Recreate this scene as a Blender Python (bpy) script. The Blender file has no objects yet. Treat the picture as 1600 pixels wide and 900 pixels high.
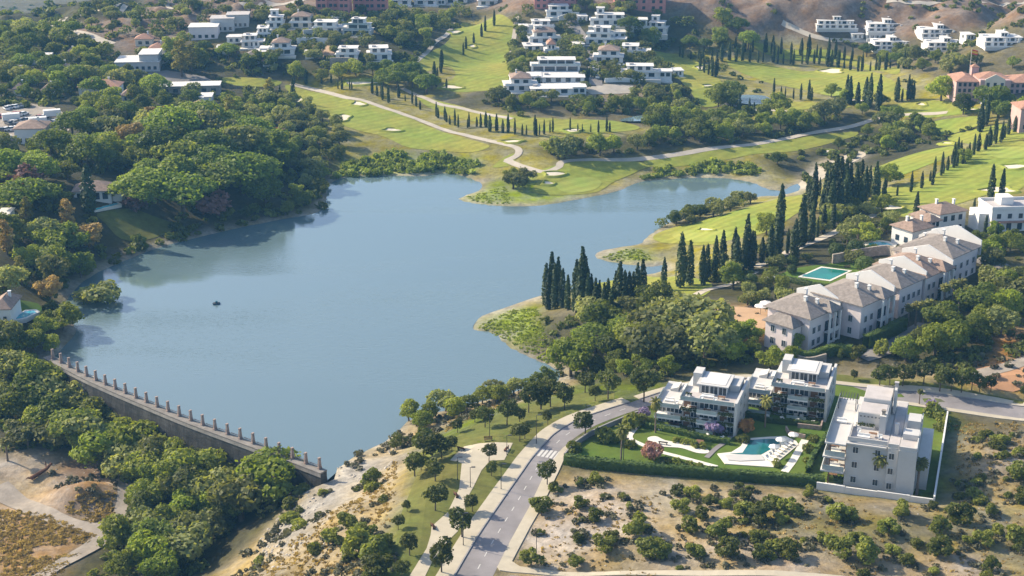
import bpy, bmesh, math, random
import numpy as np
from mathutils import Vector, Matrix
from mathutils.geometry import delaunay_2d_cdt

# ---------------------------------------------------------------- camera, world, sun, exposure
SC = bpy.context.scene
COL = SC.collection
TH = math.radians(19.4); FPX = 2250.0; CAMZ = 130.0
cam_data = bpy.data.cameras.new('camera'); cam = bpy.data.objects.new('camera', cam_data); COL.objects.link(cam)
cam_data.sensor_width = 36.0; cam_data.lens = 36.0 * FPX / 1600.0
cam_data.clip_start = 1.0; cam_data.clip_end = 20000.0
cam.location = (0, 0, CAMZ); cam.rotation_euler = (math.pi / 2 - TH, 0, 0)
SC.camera = cam
SUN_EL = 32.0; SUN_AZ = -63.0          # degrees; azimuth from the view direction, minus = to the left
wd = bpy.data.worlds.new('World'); SC.world = wd; wd.use_nodes = True
wn = wd.node_tree.nodes; wl = wd.node_tree.links
sky = wn.new('ShaderNodeTexSky'); sky.sky_type = 'NISHITA'; sky.sun_disc = False
sky.sun_elevation = math.radians(SUN_EL); sky.sun_rotation = math.radians(SUN_AZ)
sky.air_density = 1.0; sky.dust_density = 1.8; sky.ozone_density = 1.0; sky.altitude = 100
wl.new(sky.outputs[0], wn['Background'].inputs[0]); wn['Background'].inputs[1].default_value = 0.14
sd = bpy.data.lights.new('sun', 'SUN'); so = bpy.data.objects.new('sun', sd); COL.objects.link(so)
sd.energy = 5.0; sd.angle = math.radians(0.6); sd.color = (1.0, 0.86, 0.64)
_e, _a = math.radians(SUN_EL), math.radians(SUN_AZ)
SUNDIR = Vector((math.sin(_a) * math.cos(_e), math.cos(_a) * math.cos(_e), math.sin(_e)))   # towards the sun
so.rotation_euler = (-SUNDIR).to_track_quat('-Z', 'Y').to_euler()
SC.view_settings.view_transform = 'Standard'; SC.view_settings.look = 'None'
SC.view_settings.exposure = 0.77; SC.view_settings.gamma = 1.0
SC.cycles.max_bounces = 6; SC.cycles.diffuse_bounces = 2; SC.cycles.glossy_bounces = 2
SC.cycles.transmission_bounces = 3; SC.cycles.transparent_max_bounces = 4; SC.cycles.volume_bounces = 0
SC.cycles.use_denoising = True

rng = random.Random(7); nrng = np.random.default_rng(7)

# ---------------------------------------------------------------- pixel (1600x900) -> world helpers
CT, ST = math.cos(TH), math.sin(TH)
def ray(px, py):
    u = (np.asarray(px, float) - 800) / FPX; v = (np.asarray(py, float) - 450) / FPX
    return u, CT - v * ST, -ST - v * CT
def at_z(px, py, z):
    u, dy, dz = ray(px, py); t = (z - CAMZ) / dz
    return np.stack([u * t, dy * t, np.full(np.shape(t), float(z)) if np.ndim(z) == 0 else z + 0 * t], -1)
def to_px(x, y, z):
    zz = z - CAMZ
    d = y * CT - zz * ST; v = -(y * ST + zz * CT) / d
    return 800 + FPX * x / d, 450 + FPX * v, d

def inside(poly, x, y):
    poly = np.asarray(poly); r = np.zeros(np.shape(x), bool); n = len(poly)
    for i in range(n):
        x0, y0 = poly[i, 0], poly[i, 1]; x1, y1 = poly[i - 1, 0], poly[i - 1, 1]
        if y0 == y1: continue
        c = (y0 > y) != (y1 > y)
        r ^= c & (x < (x1 - x0) * (y - y0) / (y1 - y0) + x0)
    return r
def dist_poly(poly, x, y, closed=True):
    poly = np.asarray(poly); best = np.full(np.shape(x), 1e9)
    for i in range(0 if closed else 1, len(poly)):
        a = poly[i - 1, :2]; b = poly[i, :2]; d = b - a; L = max(d @ d, 1e-9)
        t = np.clip(((x - a[0]) * d[0] + (y - a[1]) * d[1]) / L, 0, 1)
        best = np.minimum(best, np.hypot(x - a[0] - t * d[0], y - a[1] - t * d[1]))
    return best
def smooth_line(pts, k=6):
    """Catmull-Rom through the points"""
    p = np.asarray(pts, float); out = []
    q = np.vstack([2 * p[0] - p[1], p, 2 * p[-1] - p[-2]])
    for i in range(1, len(q) - 2):
        for t in np.linspace(0, 1, k, endpoint=False):
            a, b, c, d = q[i - 1], q[i], q[i + 1], q[i + 2]
            out.append(.5 * ((2 * b) + (c - a) * t + (2 * a - 5 * b + 4 * c - d) * t * t + (3 * b - a - 3 * c + d) * t ** 3))
    out.append(p[-1]); return np.array(out)
def smooth_loop(pts, k=5):
    p = np.asarray(pts, float); n = len(p); out = []
    for i in range(n):
        a, b, c, d = p[i - 1], p[i], p[(i + 1) % n], p[(i + 2) % n]
        for t in np.linspace(0, 1, k, endpoint=False):
            out.append(.5 * ((2 * b) + (c - a) * t + (2 * a - 5 * b + 4 * c - d) * t * t + (3 * b - a - 3 * c + d) * t ** 3))
    return np.array(out)

# ---------------------------------------------------------------- tagging and object helpers
def tag(o, label=None, cat=None, group=None, kind=None):
    if label: o['label'] = label
    if cat: o['category'] = cat
    if group: o['group'] = group
    if kind: o['kind'] = kind
    return o
def link(name, data, parent=None, loc=None):
    o = bpy.data.objects.new(name, data); COL.objects.link(o)
    if parent is not None: o.parent = parent
    if loc is not None: o.location = loc
    return o
def thing(name, loc, rz=0.0, label=None, cat=None, group=None):
    o = link(name, None, None, loc); o.rotation_euler = (0, 0, rz); o.empty_display_size = 0.2
    return tag(o, label, cat, group)
def mesh_np(name, V, Fq, mats, midx=None, smooth=False):
    me = bpy.data.meshes.new(name)
    V = np.asarray(V, np.float32)
    if isinstance(Fq, np.ndarray):
        nf, k = Fq.shape
        me.vertices.add(len(V)); me.vertices.foreach_set('co', V.ravel())
        me.loops.add(nf * k); me.loops.foreach_set('vertex_index', Fq.astype(np.int32).ravel())
        me.polygons.add(nf); me.polygons.foreach_set('loop_start', np.arange(0, nf * k, k, dtype=np.int32))
        me.polygons.foreach_set('loop_total', np.full(nf, k, np.int32))
        me.update(calc_edges=True)
    else:
        me.from_pydata([tuple(map(float, v)) for v in V], [], Fq)
    for m in (mats if isinstance(mats, (list, tuple)) else [mats]): me.materials.append(m)
    if midx is not None: me.polygons.foreach_set('material_index', np.asarray(midx, np.int32))
    if smooth: me.polygons.foreach_set('use_smooth', np.ones(len(me.polygons), bool))
    me.update(); return me
class MB:
    """collects simple solids, links them as ONE mesh object"""
    def __init__(s): s.v = []; s.f = []; s.m = []
    def add(s, v, f, m=0):
        n = len(s.v); s.v += [tuple(p) for p in v]; s.f += [tuple(n + i for i in q) for q in f]; s.m += [m] * len(f); return s
    def box(s, x0, y0, z0, x1, y1, z1, m=0):
        return s.add([(x0, y0, z0), (x1, y0, z0), (x1, y1, z0), (x0, y1, z0), (x0, y0, z1), (x1, y0, z1), (x1, y1, z1), (x0, y1, z1)],
                     [(3, 2, 1, 0), (4, 5, 6, 7), (0, 1, 5, 4), (1, 2, 6, 5), (2, 3, 7, 6), (3, 0, 4, 7)], m)
    def prism(s, pts, z0, z1, m=0):
        n = len(pts); a = sum(pts[i - 1][0] * pts[i][1] - pts[i][0] * pts[i - 1][1] for i in range(n))
        if a < 0: pts = pts[::-1]
        return s.add([(p[0], p[1], z0) for p in pts] + [(p[0], p[1], z1) for p in pts],
                     [tuple(range(n - 1, -1, -1)), tuple(range(n, 2 * n))] + [(i, (i + 1) % n, n + (i + 1) % n, n + i) for i in range(n)], m)
    def tube(s, pts, rad, k=6, m=0):
        pts = [Vector(p) for p in pts]; rings = []
        for i, p in enumerate(pts):
            d = (pts[min(i + 1, len(pts) - 1)] - pts[max(i - 1, 0)]).normalized()
            e = d.cross(Vector((0.3, 1, 0.1))).normalized(); g = d.cross(e)
            r = rad[i] if isinstance(rad, (list, tuple)) else rad
            rings.append([p + e * (r * math.cos(2 * math.pi * j / k)) + g * (r * math.sin(2 * math.pi * j / k)) for j in range(k)])
        v = [q for R in rings for q in R]; f = []
        for i in range(len(rings) - 1):
            for j in range(k): f.append((i * k + j, i * k + (j + 1) % k, (i + 1) * k + (j + 1) % k, (i + 1) * k + j))
        f.append(tuple(range((len(rings) - 1) * k, len(rings) * k))); f.append(tuple(range(k - 1, -1, -1)))
        return s.add(v, f, m)
    def hip(s, x0, y0, x1, y1, z, h, t=0.18, m=0, gable=False):
        w, d = x1 - x0, y1 - y0
        if w >= d: r = d / 2 * (0.02 if gable else 1); a, b = (x0 + r, (y0 + y1) / 2, z + h), (x1 - r, (y0 + y1) / 2, z + h)
        else: r = w / 2 * (0.02 if gable else 1); a, b = ((x0 + x1) / 2, y0 + r, z + h), ((x0 + x1) / 2, y1 - r, z + h)
        base = [(x0, y0, z), (x1, y0, z), (x1, y1, z), (x0, y1, z)]
        low = [(p[0], p[1], z - t) for p in base]
        v = base + [a, b] + low
        if w >= d: f = [(0, 1, 5, 4), (1, 2, 5), (2, 3, 4, 5), (3, 0, 4)]
        else: f = [(0, 1, 4), (1, 2, 5, 4), (2, 3, 5), (3, 0, 4, 5)]
        f += [(6, 7, 1, 0), (7, 8, 2, 1), (8, 9, 3, 2), (9, 6, 0, 3), (9, 8, 7, 6)]
        return s.add(v, f, m)
    def mesh(s, name, mats): return mesh_np(name, np.array(s.v, np.float32), s.f, mats, s.m)
    def build(s, name, mats, parent=None, loc=None): return link(name, s.mesh(name, mats), parent, loc)
ONES = 'zeroth first second third fourth fifth sixth seventh eighth ninth tenth eleventh twelfth thirteenth fourteenth fifteenth sixteenth seventeenth eighteenth nineteenth'.split()
TENS = {2: 'twent', 3: 'thirt', 4: 'fort', 5: 'fift', 6: 'sixt', 7: 'sevent', 8: 'eight', 9: 'ninet'}
def ordinal(n):
    if n < 20: return ONES[n]
    if n < 100: return TENS[n // 10] + ('ieth' if n % 10 == 0 else 'y-' + ONES[n % 10])
    return ('%dth' % n) if n % 10 not in (1, 2, 3) or n % 100 in (11, 12, 13) else '%d%s' % (n, {1: 'st', 2: 'nd', 3: 'rd'}[n % 10])

# ---------------------------------------------------------------- materials
def nodes(name):
    m = bpy.data.materials.new(name); m.use_nodes = True
    nt = m.node_tree; return m, nt.nodes, nt.links, nt.nodes['Principled BSDF']
def mat(name, col, rough=0.8, var=0.15, scale=0.6, bump=0.0, bscale=None, spec=0.3, metal=0.0, coord='Object', dirt=None):
    m, N, L, B = nodes(name)
    B.inputs['Roughness'].default_value = rough; B.inputs['Metallic'].default_value = metal
    B.inputs['Specular IOR Level'].default_value = spec
    geo = N.new('ShaderNodeNewGeometry') if coord == 'World' else N.new('ShaderNodeTexCoord')
    src = geo.outputs['Position'] if coord == 'World' else geo.outputs['Object']
    nz = N.new('ShaderNodeTexNoise'); nz.inputs['Scale'].default_value = scale; nz.inputs['Detail'].default_value = 6; nz.inputs['Roughness'].default_value = 0.65
    L.new(src, nz.inputs['Vector'])
    rp = N.new('ShaderNodeValToRGB')
    rp.color_ramp.elements[0].position = 0.3; rp.color_ramp.elements[1].position = 0.7
    rp.color_ramp.elements[0].color = tuple(c * (1 - var) for c in col) + (1,)
    rp.color_ramp.elements[1].color = tuple(min(1, c * (1 + var)) for c in col) + (1,)
    if dirt: rp.color_ramp.elements[0].color = dirt + (1,)
    L.new(nz.outputs['Fac'], rp.inputs['Fac']); L.new(rp.outputs['Color'], B.inputs['Base Color'])
    if bump:
        n2 = N.new('ShaderNodeTexNoise'); n2.inputs['Scale'].default_value = bscale or scale * 4; n2.inputs['Detail'].default_value = 5
        L.new(src, n2.inputs['Vector']); b = N.new('ShaderNodeBump'); b.inputs['Strength'].default_value = 1.0; b.inputs['Distance'].default_value = bump
        L.new(n2.outputs['Fac'], b.inputs['Height']); L.new(b.outputs['Normal'], B.inputs['Normal'])
    return m
def leafmat(name, c0, c1, transl=0.3, attr=False, spread=0.35):
    """foliage: colour differs from plant to plant and from clump to clump"""
    m, N, L, B = nodes(name)
    B.inputs['Roughness'].default_value = 0.65; B.inputs['Specular IOR Level'].default_value = 0.25
    if attr:
        at = N.new('ShaderNodeAttribute'); at.attribute_name = 'tone'; rnd = at.outputs['Fac']
        src = N.new('ShaderNodeNewGeometry').outputs['Position']
    else:
        rnd = N.new('ShaderNodeObjectInfo').outputs['Random']; src = N.new('ShaderNodeTexCoord').outputs['Object']
    nz = N.new('ShaderNodeTexNoise'); nz.inputs['Scale'].default_value = 0.9; nz.inputs['Detail'].default_value = 4
    L.new(src, nz.inputs['Vector'])
    mx = N.new('ShaderNodeMath'); mx.operation = 'MULTIPLY_ADD'; mx.inputs[1].default_value = 0.55; L.new(rnd, mx.inputs[0])
    ml = N.new('ShaderNodeMath'); ml.operation = 'MULTIPLY_ADD'; ml.inputs[1].default_value = 1.5; ml.inputs[2].default_value = -0.5; L.new(nz.outputs['Fac'], ml.inputs[0])
    L.new(ml.outputs[0], mx.inputs[2])
    mix = N.new('ShaderNodeMix'); mix.data_type = 'RGBA'; mix.inputs[6].default_value = c0 + (1,); mix.inputs[7].default_value = c1 + (1,)
    L.new(mx.outputs[0], mix.inputs[0])
    hs = N.new('ShaderNodeHueSaturation'); L.new(mix.outputs[2], hs.inputs['Color'])
    r2 = N.new('ShaderNodeMath'); r2.operation = 'MULTIPLY'; r2.inputs[1].default_value = 7.31; L.new(rnd, r2.inputs[0])
    fr = N.new('ShaderNodeMath'); fr.operation = 'FRACT'; L.new(r2.outputs[0], fr.inputs[0])
    va = N.new('ShaderNodeMapRange'); va.inputs[3].default_value = 1 - spread; va.inputs[4].default_value = 1 + spread; L.new(fr.outputs[0], va.inputs[0]); L.new(va.outputs[0], hs.inputs['Value'])
    L.new(hs.outputs[0], B.inputs['Base Color'])
    tr = N.new('ShaderNodeBsdfTranslucent'); tc = N.new('ShaderNodeMix'); tc.data_type = 'RGBA'; tc.blend_type = 'MULTIPLY'; tc.inputs[0].default_value = 1
    L.new(hs.outputs[0], tc.inputs[6]); tc.inputs[7].default_value = (1.5, 1.45, 0.6, 1); L.new(tc.outputs[2], tr.inputs['Color'])
    ms = N.new('ShaderNodeMixShader'); ms.inputs[0].default_value = transl
    L.new(B.outputs[0], ms.inputs[1]); L.new(tr.outputs[0], ms.inputs[2]); L.new(ms.outputs[0], N['Material Output'].inputs['Surface'])
    return m
M = {}
M['white'] = mat('white_render', (.70, .69, .67), .8, .05, .4)
M['cream'] = mat('cream_render', (.66, .60, .50), .85, .08, .4)
M['palegrey'] = mat('pale_grey_render', (.50, .49, .475), .8, .06, .4)
M['pinkwhite'] = mat('pale_pink_render', (.74, .65, .64), .85, .07, .35)
M['pink'] = mat('rose_pink_render', (.47, .32, .30), .85, .10, .35)
M['red'] = mat('brick_red_render', (.52, .22, .19), .85, .15, .3)
M['glass'] = mat('window_glass', (.03, .045, .06), .12, .3, .5, spec=.6)
M['blueglass'] = mat('railing_glass', (.36, .42, .42), .15, .15, .5, spec=.6)
M['tile'] = mat('brown_roof_tile', (.27, .195, .155), .9, .30, 1.2, bump=.05, bscale=6)
M['greytile'] = mat('grey_brown_roof_tile', (.235, .205, .185), .9, .28, 1.3, bump=.05, bscale=6)
M['terracotta'] = mat('terracotta_roof_tile', (.36, .20, .14), .9, .25, 1.2, bump=.05, bscale=6)
M['flatroof'] = mat('flat_roof_membrane', (.44, .41, .40), .9, .12, .5)
M['whiteroof'] = mat('white_flat_roof', (.60, .58, .56), .85, .08, .5)
M['wood'] = mat('brown_timber', (.20, .11, .06), .7, .25, 2)
M['stone'] = mat('dry_stone', (.30, .26, .22), .95, .35, 1.2, bump=.15, bscale=3)
M['concrete'] = mat('weathered_concrete', (.34, .31, .28), .95, .30, .5, bump=.06, bscale=3)
M['damwall'] = mat('stained_dam_masonry', (.14, .13, .115), .95, .45, .35, bump=.15, bscale=2, dirt=(.05, .055, .05))
def streakmat():
    m, N, L, B = nodes('stained_dam_masonry'); B.inputs['Roughness'].default_value = .95; B.inputs['Specular IOR Level'].default_value = .15
    pos = N.new('ShaderNodeNewGeometry').outputs['Position']
    def nz(sc, det, vec):
        mp = N.new('ShaderNodeMapping'); mp.inputs['Scale'].default_value = vec; L.new(pos, mp.inputs['Vector']); n = N.new('ShaderNodeTexNoise'); n.inputs['Scale'].default_value = sc; n.inputs['Detail'].default_value = det; n.inputs['Roughness'].default_value = .7; L.new(mp.outputs[0], n.inputs['Vector']); return n.outputs['Fac']
    rp = N.new('ShaderNodeValToRGB'); e = rp.color_ramp.elements; e[0].position = .34; e[0].color = (.040, .042, .040, 1); e[1].position = .70; e[1].color = (.125, .118, .108, 1); L.new(nz(.45, 8, (1, 1, .3)), rp.inputs[0])
    r2 = N.new('ShaderNodeMapRange'); r2.inputs[1].default_value = .3; r2.inputs[2].default_value = .7; r2.inputs[3].default_value = .55; r2.inputs[4].default_value = 1.2; L.new(nz(.5, 8, (.3, .3, 1.6)), r2.inputs[0])
    hs = N.new('ShaderNodeHueSaturation'); L.new(rp.outputs[0], hs.inputs['Color']); L.new(r2.outputs[0], hs.inputs['Value']); L.new(hs.outputs[0], B.inputs['Base Color'])
    bp = N.new('ShaderNodeBump'); bp.inputs['Distance'].default_value = .12; L.new(nz(2.2, 5, (1, 1, 1)), bp.inputs['Height']); L.new(bp.outputs[0], B.inputs['Normal']); return m
M['damwall'] = streakmat(); M['damtop'] = mat('grey_dam_coping', (.20, .185, .17), .95, .3, .6, bump=.05, bscale=3)
M['brick'] = mat('reddish_pier_brick', (.33, .25, .215), .95, .30, 1.5, bump=.05)
M['asphalt'] = mat('asphalt', (.225, .21, .215), .9, .2, .18, bump=.01, bscale=8, coord='World')
M['farasphalt'] = mat('pale_worn_asphalt', (.20, .185, .175), .9, .2, .2, coord='World')
M['paving'] = mat('pale_concrete_paving', (.43, .385, .30), .9, .10, .5, coord='World')
M['kerb'] = mat('grey_kerb_stone', (.26, .25, .25), .9, .15, 1)
M['path'] = mat('pale_cart_path', (.42, .375, .31), .95, .15, .3, coord='World')
M['dirtroad'] = mat('dusty_dirt_track', (.30, .26, .215), .98, .22, .35, bump=.08, bscale=1.5, coord='World')
M['sand'] = mat('bunker_sand', (.60, .54, .43), .95, .08, .5, coord='World')
M['mud'] = mat('pale_shore_mud', (.42, .37, .29), .9, .22, .35, bump=.05, bscale=2, coord='World')
M['paint'] = mat('white_road_paint', (.50, .49, .47), .8, .12, 2)
M['metal'] = mat('dark_metal', (.05, .05, .055), .5, .2, 2, metal=.3)
M['rust'] = mat('rusty_brown', (.12, .05, .025), .85, .4, 1)
M['bark'] = mat('bark', (.11, .085, .065), .95, .3, 2)
M['palmbark'] = mat('palm_bark', (.20, .15, .11), .95, .3, 3)
M['pool'] = mat('pool_water', (.02, .32, .40), .08, .12, .4, spec=.5)
M['greenpool'] = mat('green_pool_water', (.01, .17, .13), .08, .25, .15, spec=.5)
M['deck'] = mat('white_pool_deck', (.66, .63, .57), .85, .06, .6)
M['fabric'] = mat('white_parasol_fabric', (.78, .76, .72), .8, .03, 1)
# ---------------------------------------------------------------- terrain heights
LAKE_PX = [(100,541),(118,520),(112,498),(104,472),(140,434),(190,410),(250,387),(330,366),(430,345),(498,332),(512,308),(514,290),(540,278),(600,275),(660,276),
 (700,271),(738,281),(753,290),(742,300),(714,312),(760,321),(830,323),(900,313),(950,303),(975,296),(1000,285),(1040,281),(1110,278),(1168,284),(1198,296),(1222,298),(1246,288),(1250,296),(1215,306),(1190,306),
 (1150,316),(1070,336),(1014,366),(1001,380),(985,383),(940,391),(928,402),(958,411),(1010,417),(1036,415),(1034,423),(990,433),(925,444),(880,456),(842,462),(800,476),(745,496),(733,516),(770,522),(790,541),
 (830,561),(870,578),(868,596),(826,606),(770,622),(700,640),(645,652),(604,686),(575,700),(555,712),(530,726)]
DAM_PX = [(505,737),(400,697),(300,660),(220,627),(140,592),(72,557)]
DAM = at_z(np.array([p[0] for p in DAM_PX]), np.array([p[1] for p in DAM_PX]), 2.5)[:, :2]
_l = np.array(LAKE_PX, float)
LAKE = np.vstack([smooth_line(at_z(_l[:, 0], _l[:, 1], 0.0)[:, :2], 4), DAM])

CP = [(0,900,-8),(150,900,-8),(0,780,-9),(130,700,-9),(250,800,-9),(290,900,-9),(200,650,-9),(0,650,-6),(50,600,-3),(330,720,-9),(400,780,-8.5),(330,850,-9),
 (420,850,-1),(360,905,-3),(505,752,1.5),(470,790,1),(455,860,3),(540,780,6),(540,880,8),(615,730,8),(600,880,11),(640,830,11.5),(690,800,12),(760,740,11.5),(780,650,9.5),(660,690,7),(700,650,5),
 (700,900,12.5),(760,890,12.5),(850,740,12.3),(920,660,12),(1000,632,12),(1100,610,12.3),(1000,700,12),(1200,700,12.2),(1400,770,12.6),(1300,600,12.7),(1480,650,13),(1580,650,13.5),(1560,600,14.5),
 (1000,800,13),(1200,850,13.8),(1500,850,14),(850,900,12.6),(1590,760,14),(1600,900,14.5),(900,900,12.8),
 (910,570,6),(1000,570,9.5),(1100,560,11),(800,610,7),(830,640,8.5),(850,500,3),(880,490,5),(950,460,5),(1000,500,9),(1150,500,12),(1290,430,12),(1250,550,12.3),(1350,530,13.5),(1450,490,14.5),(1560,560,15),
 (1400,380,14),(1560,340,15.5),(1500,270,13),(1590,230,15),(1100,440,7),(1150,400,8),(1100,360,4),(1200,330,6),(1300,310,7.5),(1400,260,9.5),(1300,250,2.5),(1250,270,1.5),(1200,250,3.5),(1250,185,7),
 (1000,262,2.5),(900,270,2.5),(800,290,2),(1050,225,6),(950,215,6.5),(850,240,5),(1400,205,5),(1360,225,3.5),(1480,170,11),(1560,170,14),(1380,110,11),(1250,140,8),(1150,130,7),(1090,185,4),(1350,60,15),(1500,70,17),(1590,60,18),
 (1500,15,30),(1300,10,28),(1230,60,14),(1120,30,22),(1600,5,38),(700,180,6),(850,200,6.5),(850,150,10),(950,150,9),(850,110,14),(950,100,14),(890,50,18),(1000,50,18),(1040,80,9),(800,100,11),(740,100,9),(760,40,14),(650,60,18),(640,120,11),
 (550,90,17),(500,55,21),(440,85,17),(560,25,24),(420,35,23),(600,150,8),(480,135,8),(400,135,9),(600,200,5.5),(500,175,7),(700,230,4),(580,255,1.5),(300,130,10),(230,125,12),(330,70,19),(200,105,14),(80,90,17),(170,50,21),(80,40,16),(0,60,12),
 (100,165,14),(30,200,15),(200,200,13),(350,200,9),(300,270,8),(400,270,6),(450,235,5),(100,300,12),(20,290,14),(180,350,6),(40,430,10),(100,410,6),(20,490,8),(50,545,5),(500,5,28),(800,5,26),(1000,10,26),(250,20,22)]
_c = np.array(CP, float)
_cw = at_z(_c[:, 0], _c[:, 1], _c[:, 2])
_cw = np.vstack([_cw, [(-430, 1000, -55), (-330, 1020, -45), (-430, 1300, -75), (-300, 1300, -55), (-150, 1100, 8), (100, 1150, 50), (350, 1150, 70), (450, 900, 40), (450, 600, 18), (300, 300, 16), (200, 120, 15), (0, 120, 12), (-100, 130, -6), (-200, 130, -8),
   (-300, 300, 10), (-400, 500, 18), (-450, 800, 15), (0, 1300, 70), (400, 1300, 95), (-200, 1300, -20)]])
def _rbf(x, y, c=14.0):
    x = np.asarray(x, float); out = np.full(x.shape, _rb[-1])
    for (px, py, _), w in zip(_cw, _rb): out = out + w * np.sqrt((x - px) ** 2 + (y - py) ** 2 + c * c)
    return out
_n = len(_cw); _A = np.ones((_n + 1, _n + 1)); _A[-1, -1] = 0
_A[:_n, :_n] = np.sqrt(((_cw[:, None, :2] - _cw[None, :, :2]) ** 2).sum(-1) + 14.0 ** 2) - 0.6 * np.eye(_n)
_rb = np.linalg.solve(_A, np.append(_cw[:, 2], 0))

GX0, GX1, GY0, GY1, GS = -440.0, 440.0, 120.0, 1300.0, 2.5
gx = np.arange(GX0, GX1 + .1, GS); gy = np.arange(GY0, GY1 + .1, GS)
GXX, GYY = np.meshgrid(gx, gy)
base = _rbf(GXX, GYY)
def vnoise(x, y, L, seed):
    r = np.random.default_rng(seed); T = r.random((64, 64)) * 2 - 1
    fx, fy = x / L, y / L; ix, iy = np.floor(fx).astype(int), np.floor(fy).astype(int); fx = fx - ix; fy = fy - iy
    fx = fx * fx * (3 - 2 * fx); fy = fy * fy * (3 - 2 * fy)
    g = lambda a, b: T[a % 64, b % 64]
    return (g(ix, iy) * (1 - fx) + g(ix + 1, iy) * fx) * (1 - fy) + (g(ix, iy + 1) * (1 - fx) + g(ix + 1, iy + 1) * fx) * fy
din = inside(LAKE, GXX, GYY); dl = dist_poly(LAKE, GXX, GYY)
ss = lambda a, b, v: np.clip((v - a) / (b - a), 0, 1) ** 2 * (3 - 2 * np.clip((v - a) / (b - a), 0, 1))
bank = np.where(base > 0, (base * ss(-2, 24, dl) + .25 * ss(0, 2, dl)), base)
# rough ground on the eroded slope, the dry lot and the far hills
def rough_at(x, y):
    px, py, _ = to_px(x, y, _rbf(x, y) if np.ndim(x) < 2 else base)
    s = np.zeros_like(px)
    for poly, a in (([(330,905),(500,745),(620,700),(610,800),(560,905)], 1.5), ([(830,905),(830,790),(880,745),(1290,775),(1480,785),(1500,690),(1605,690),(1605,905)], .9),
                    ([(1060,-60),(1605,-60),(1605,25),(1290,22),(1200,50),(1080,20)], 3.5), ([(-5,690),(210,700),(210,800),(80,800),(-5,790)], 1.0), ([(-5,-60),(420,-60),(420,45),(150,40),(-5,40)], 4.0)):
        s = np.maximum(s, a * inside(poly, px, py))
    return s
rough = rough_at(GXX, GYY)
for _ in range(3):
    rough = (np.roll(rough, 1, 0) + np.roll(rough, -1, 0) + np.roll(rough, 1, 1) + np.roll(rough, -1, 1) + rough) / 5
nzh = vnoise(GXX, GYY, 22, 1) + .5 * vnoise(GXX, GYY, 10, 2) + .3 * vnoise(GXX, GYY, 5, 3)
ddam = dist_poly(DAM, GXX, GYY, closed=False)
TZ = np.where(din, np.where(ddam < 7, -11.0, -np.minimum(2.0, .15 + dl * .25)), bank + nzh * (.12 + rough + .4 * ss(430, 520, GYY)) * ss(2, 14, dl))
_mp = at_z(128., 768., -8.0); _md = np.hypot((GXX - _mp[0]) / 1.25, GYY - _mp[1]); TZ = TZ + 4.2 * np.exp(-(_md / 5.2) ** 2) * (1 + .25 * vnoise(GXX, GYY, 5, 41))
def _flat(poly_px, z, soft=6.0):
    """level pad"""
    global TZ
    w = at_z(np.array([p[0] for p in poly_px], float), np.array([p[1] for p in poly_px], float), z)
    d = dist_poly(w, GXX, GYY); i = inside(w, GXX, GYY)
    k = np.where(i, 1.0, 1 - ss(0, soft, d)); TZ = TZ * (1 - k) + z * k
_flat([(872,722),(905,690),(960,662),(1010,645),(1190,590),(1330,590),(1490,650),(1462,782),(1290,762)], 12.2, 7)
_flat([(560,905),(650,905),(720,720),(790,690),(1000,640),(1600,655),(1600,632),(1000,620),(860,670),(790,690),(745,795),(690,900),(640,905),(800,905),(850,780),(900,700),(1010,640),(930,650),(780,780),(700,905)], 12.2, 9)
_flat([(1236,422),(1290,410),(1340,424),(1290,448)], 12.0, 5)
def ground(x, y):
    x = np.asarray(x, float); y = np.asarray(y, float)
    fx = np.clip((x - GX0) / GS, 0, len(gx) - 1.001); fy = np.clip((y - GY0) / GS, 0, len(gy) - 1.001)
    ix, iy = fx.astype(int), fy.astype(int); fx = fx - ix; fy = fy - iy
    a, b, c, d = TZ[iy, ix], TZ[iy, ix + 1], TZ[iy + 1, ix], TZ[iy + 1, ix + 1]
    # same diagonal split as the mesh triangles (a-b-d / a-d-c)
    return np.where(fx >= fy, a + fx * (b - a) + fy * (d - b), a + fy * (c - a) + fx * (d - c))
def on_ground(px, py):
    """where the line of sight through a photograph pixel meets the ground"""
    px = np.atleast_1d(np.asarray(px, float)); py = np.atleast_1d(np.asarray(py, float))
    u, dy, dz = ray(px, py); t = np.full(px.shape, 150.0); done = np.zeros(px.shape, bool)
    for _ in range(520):
        s = ~done
        if not s.any() or t.max() > 1900: break
        z = CAMZ + dz * t; done |= z <= ground(u * t, dy * t)
        t = np.where(done, t, t + 3.0)
    lo, hi = t - 3.0, t.copy()
    for _ in range(14):
        m = (lo + hi) / 2; b = CAMZ + dz * m <= ground(u * m, dy * m)
        hi = np.where(b, m, hi); lo = np.where(b, lo, m)
    return np.stack([u * hi, dy * hi, ground(u * hi, dy * hi)], -1)
def G1(px, py): return Vector(on_ground(px, py)[0])
def gpoly(pts, smooth=0):
    p = np.array(pts, float); w = on_ground(p[:, 0], p[:, 1])[:, :2]
    return smooth_loop(w, smooth) if smooth else w
def gline(pts, k=6):
    p = np.array(pts, float); return smooth_line(on_ground(p[:, 0], p[:, 1])[:, :2], k)

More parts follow.
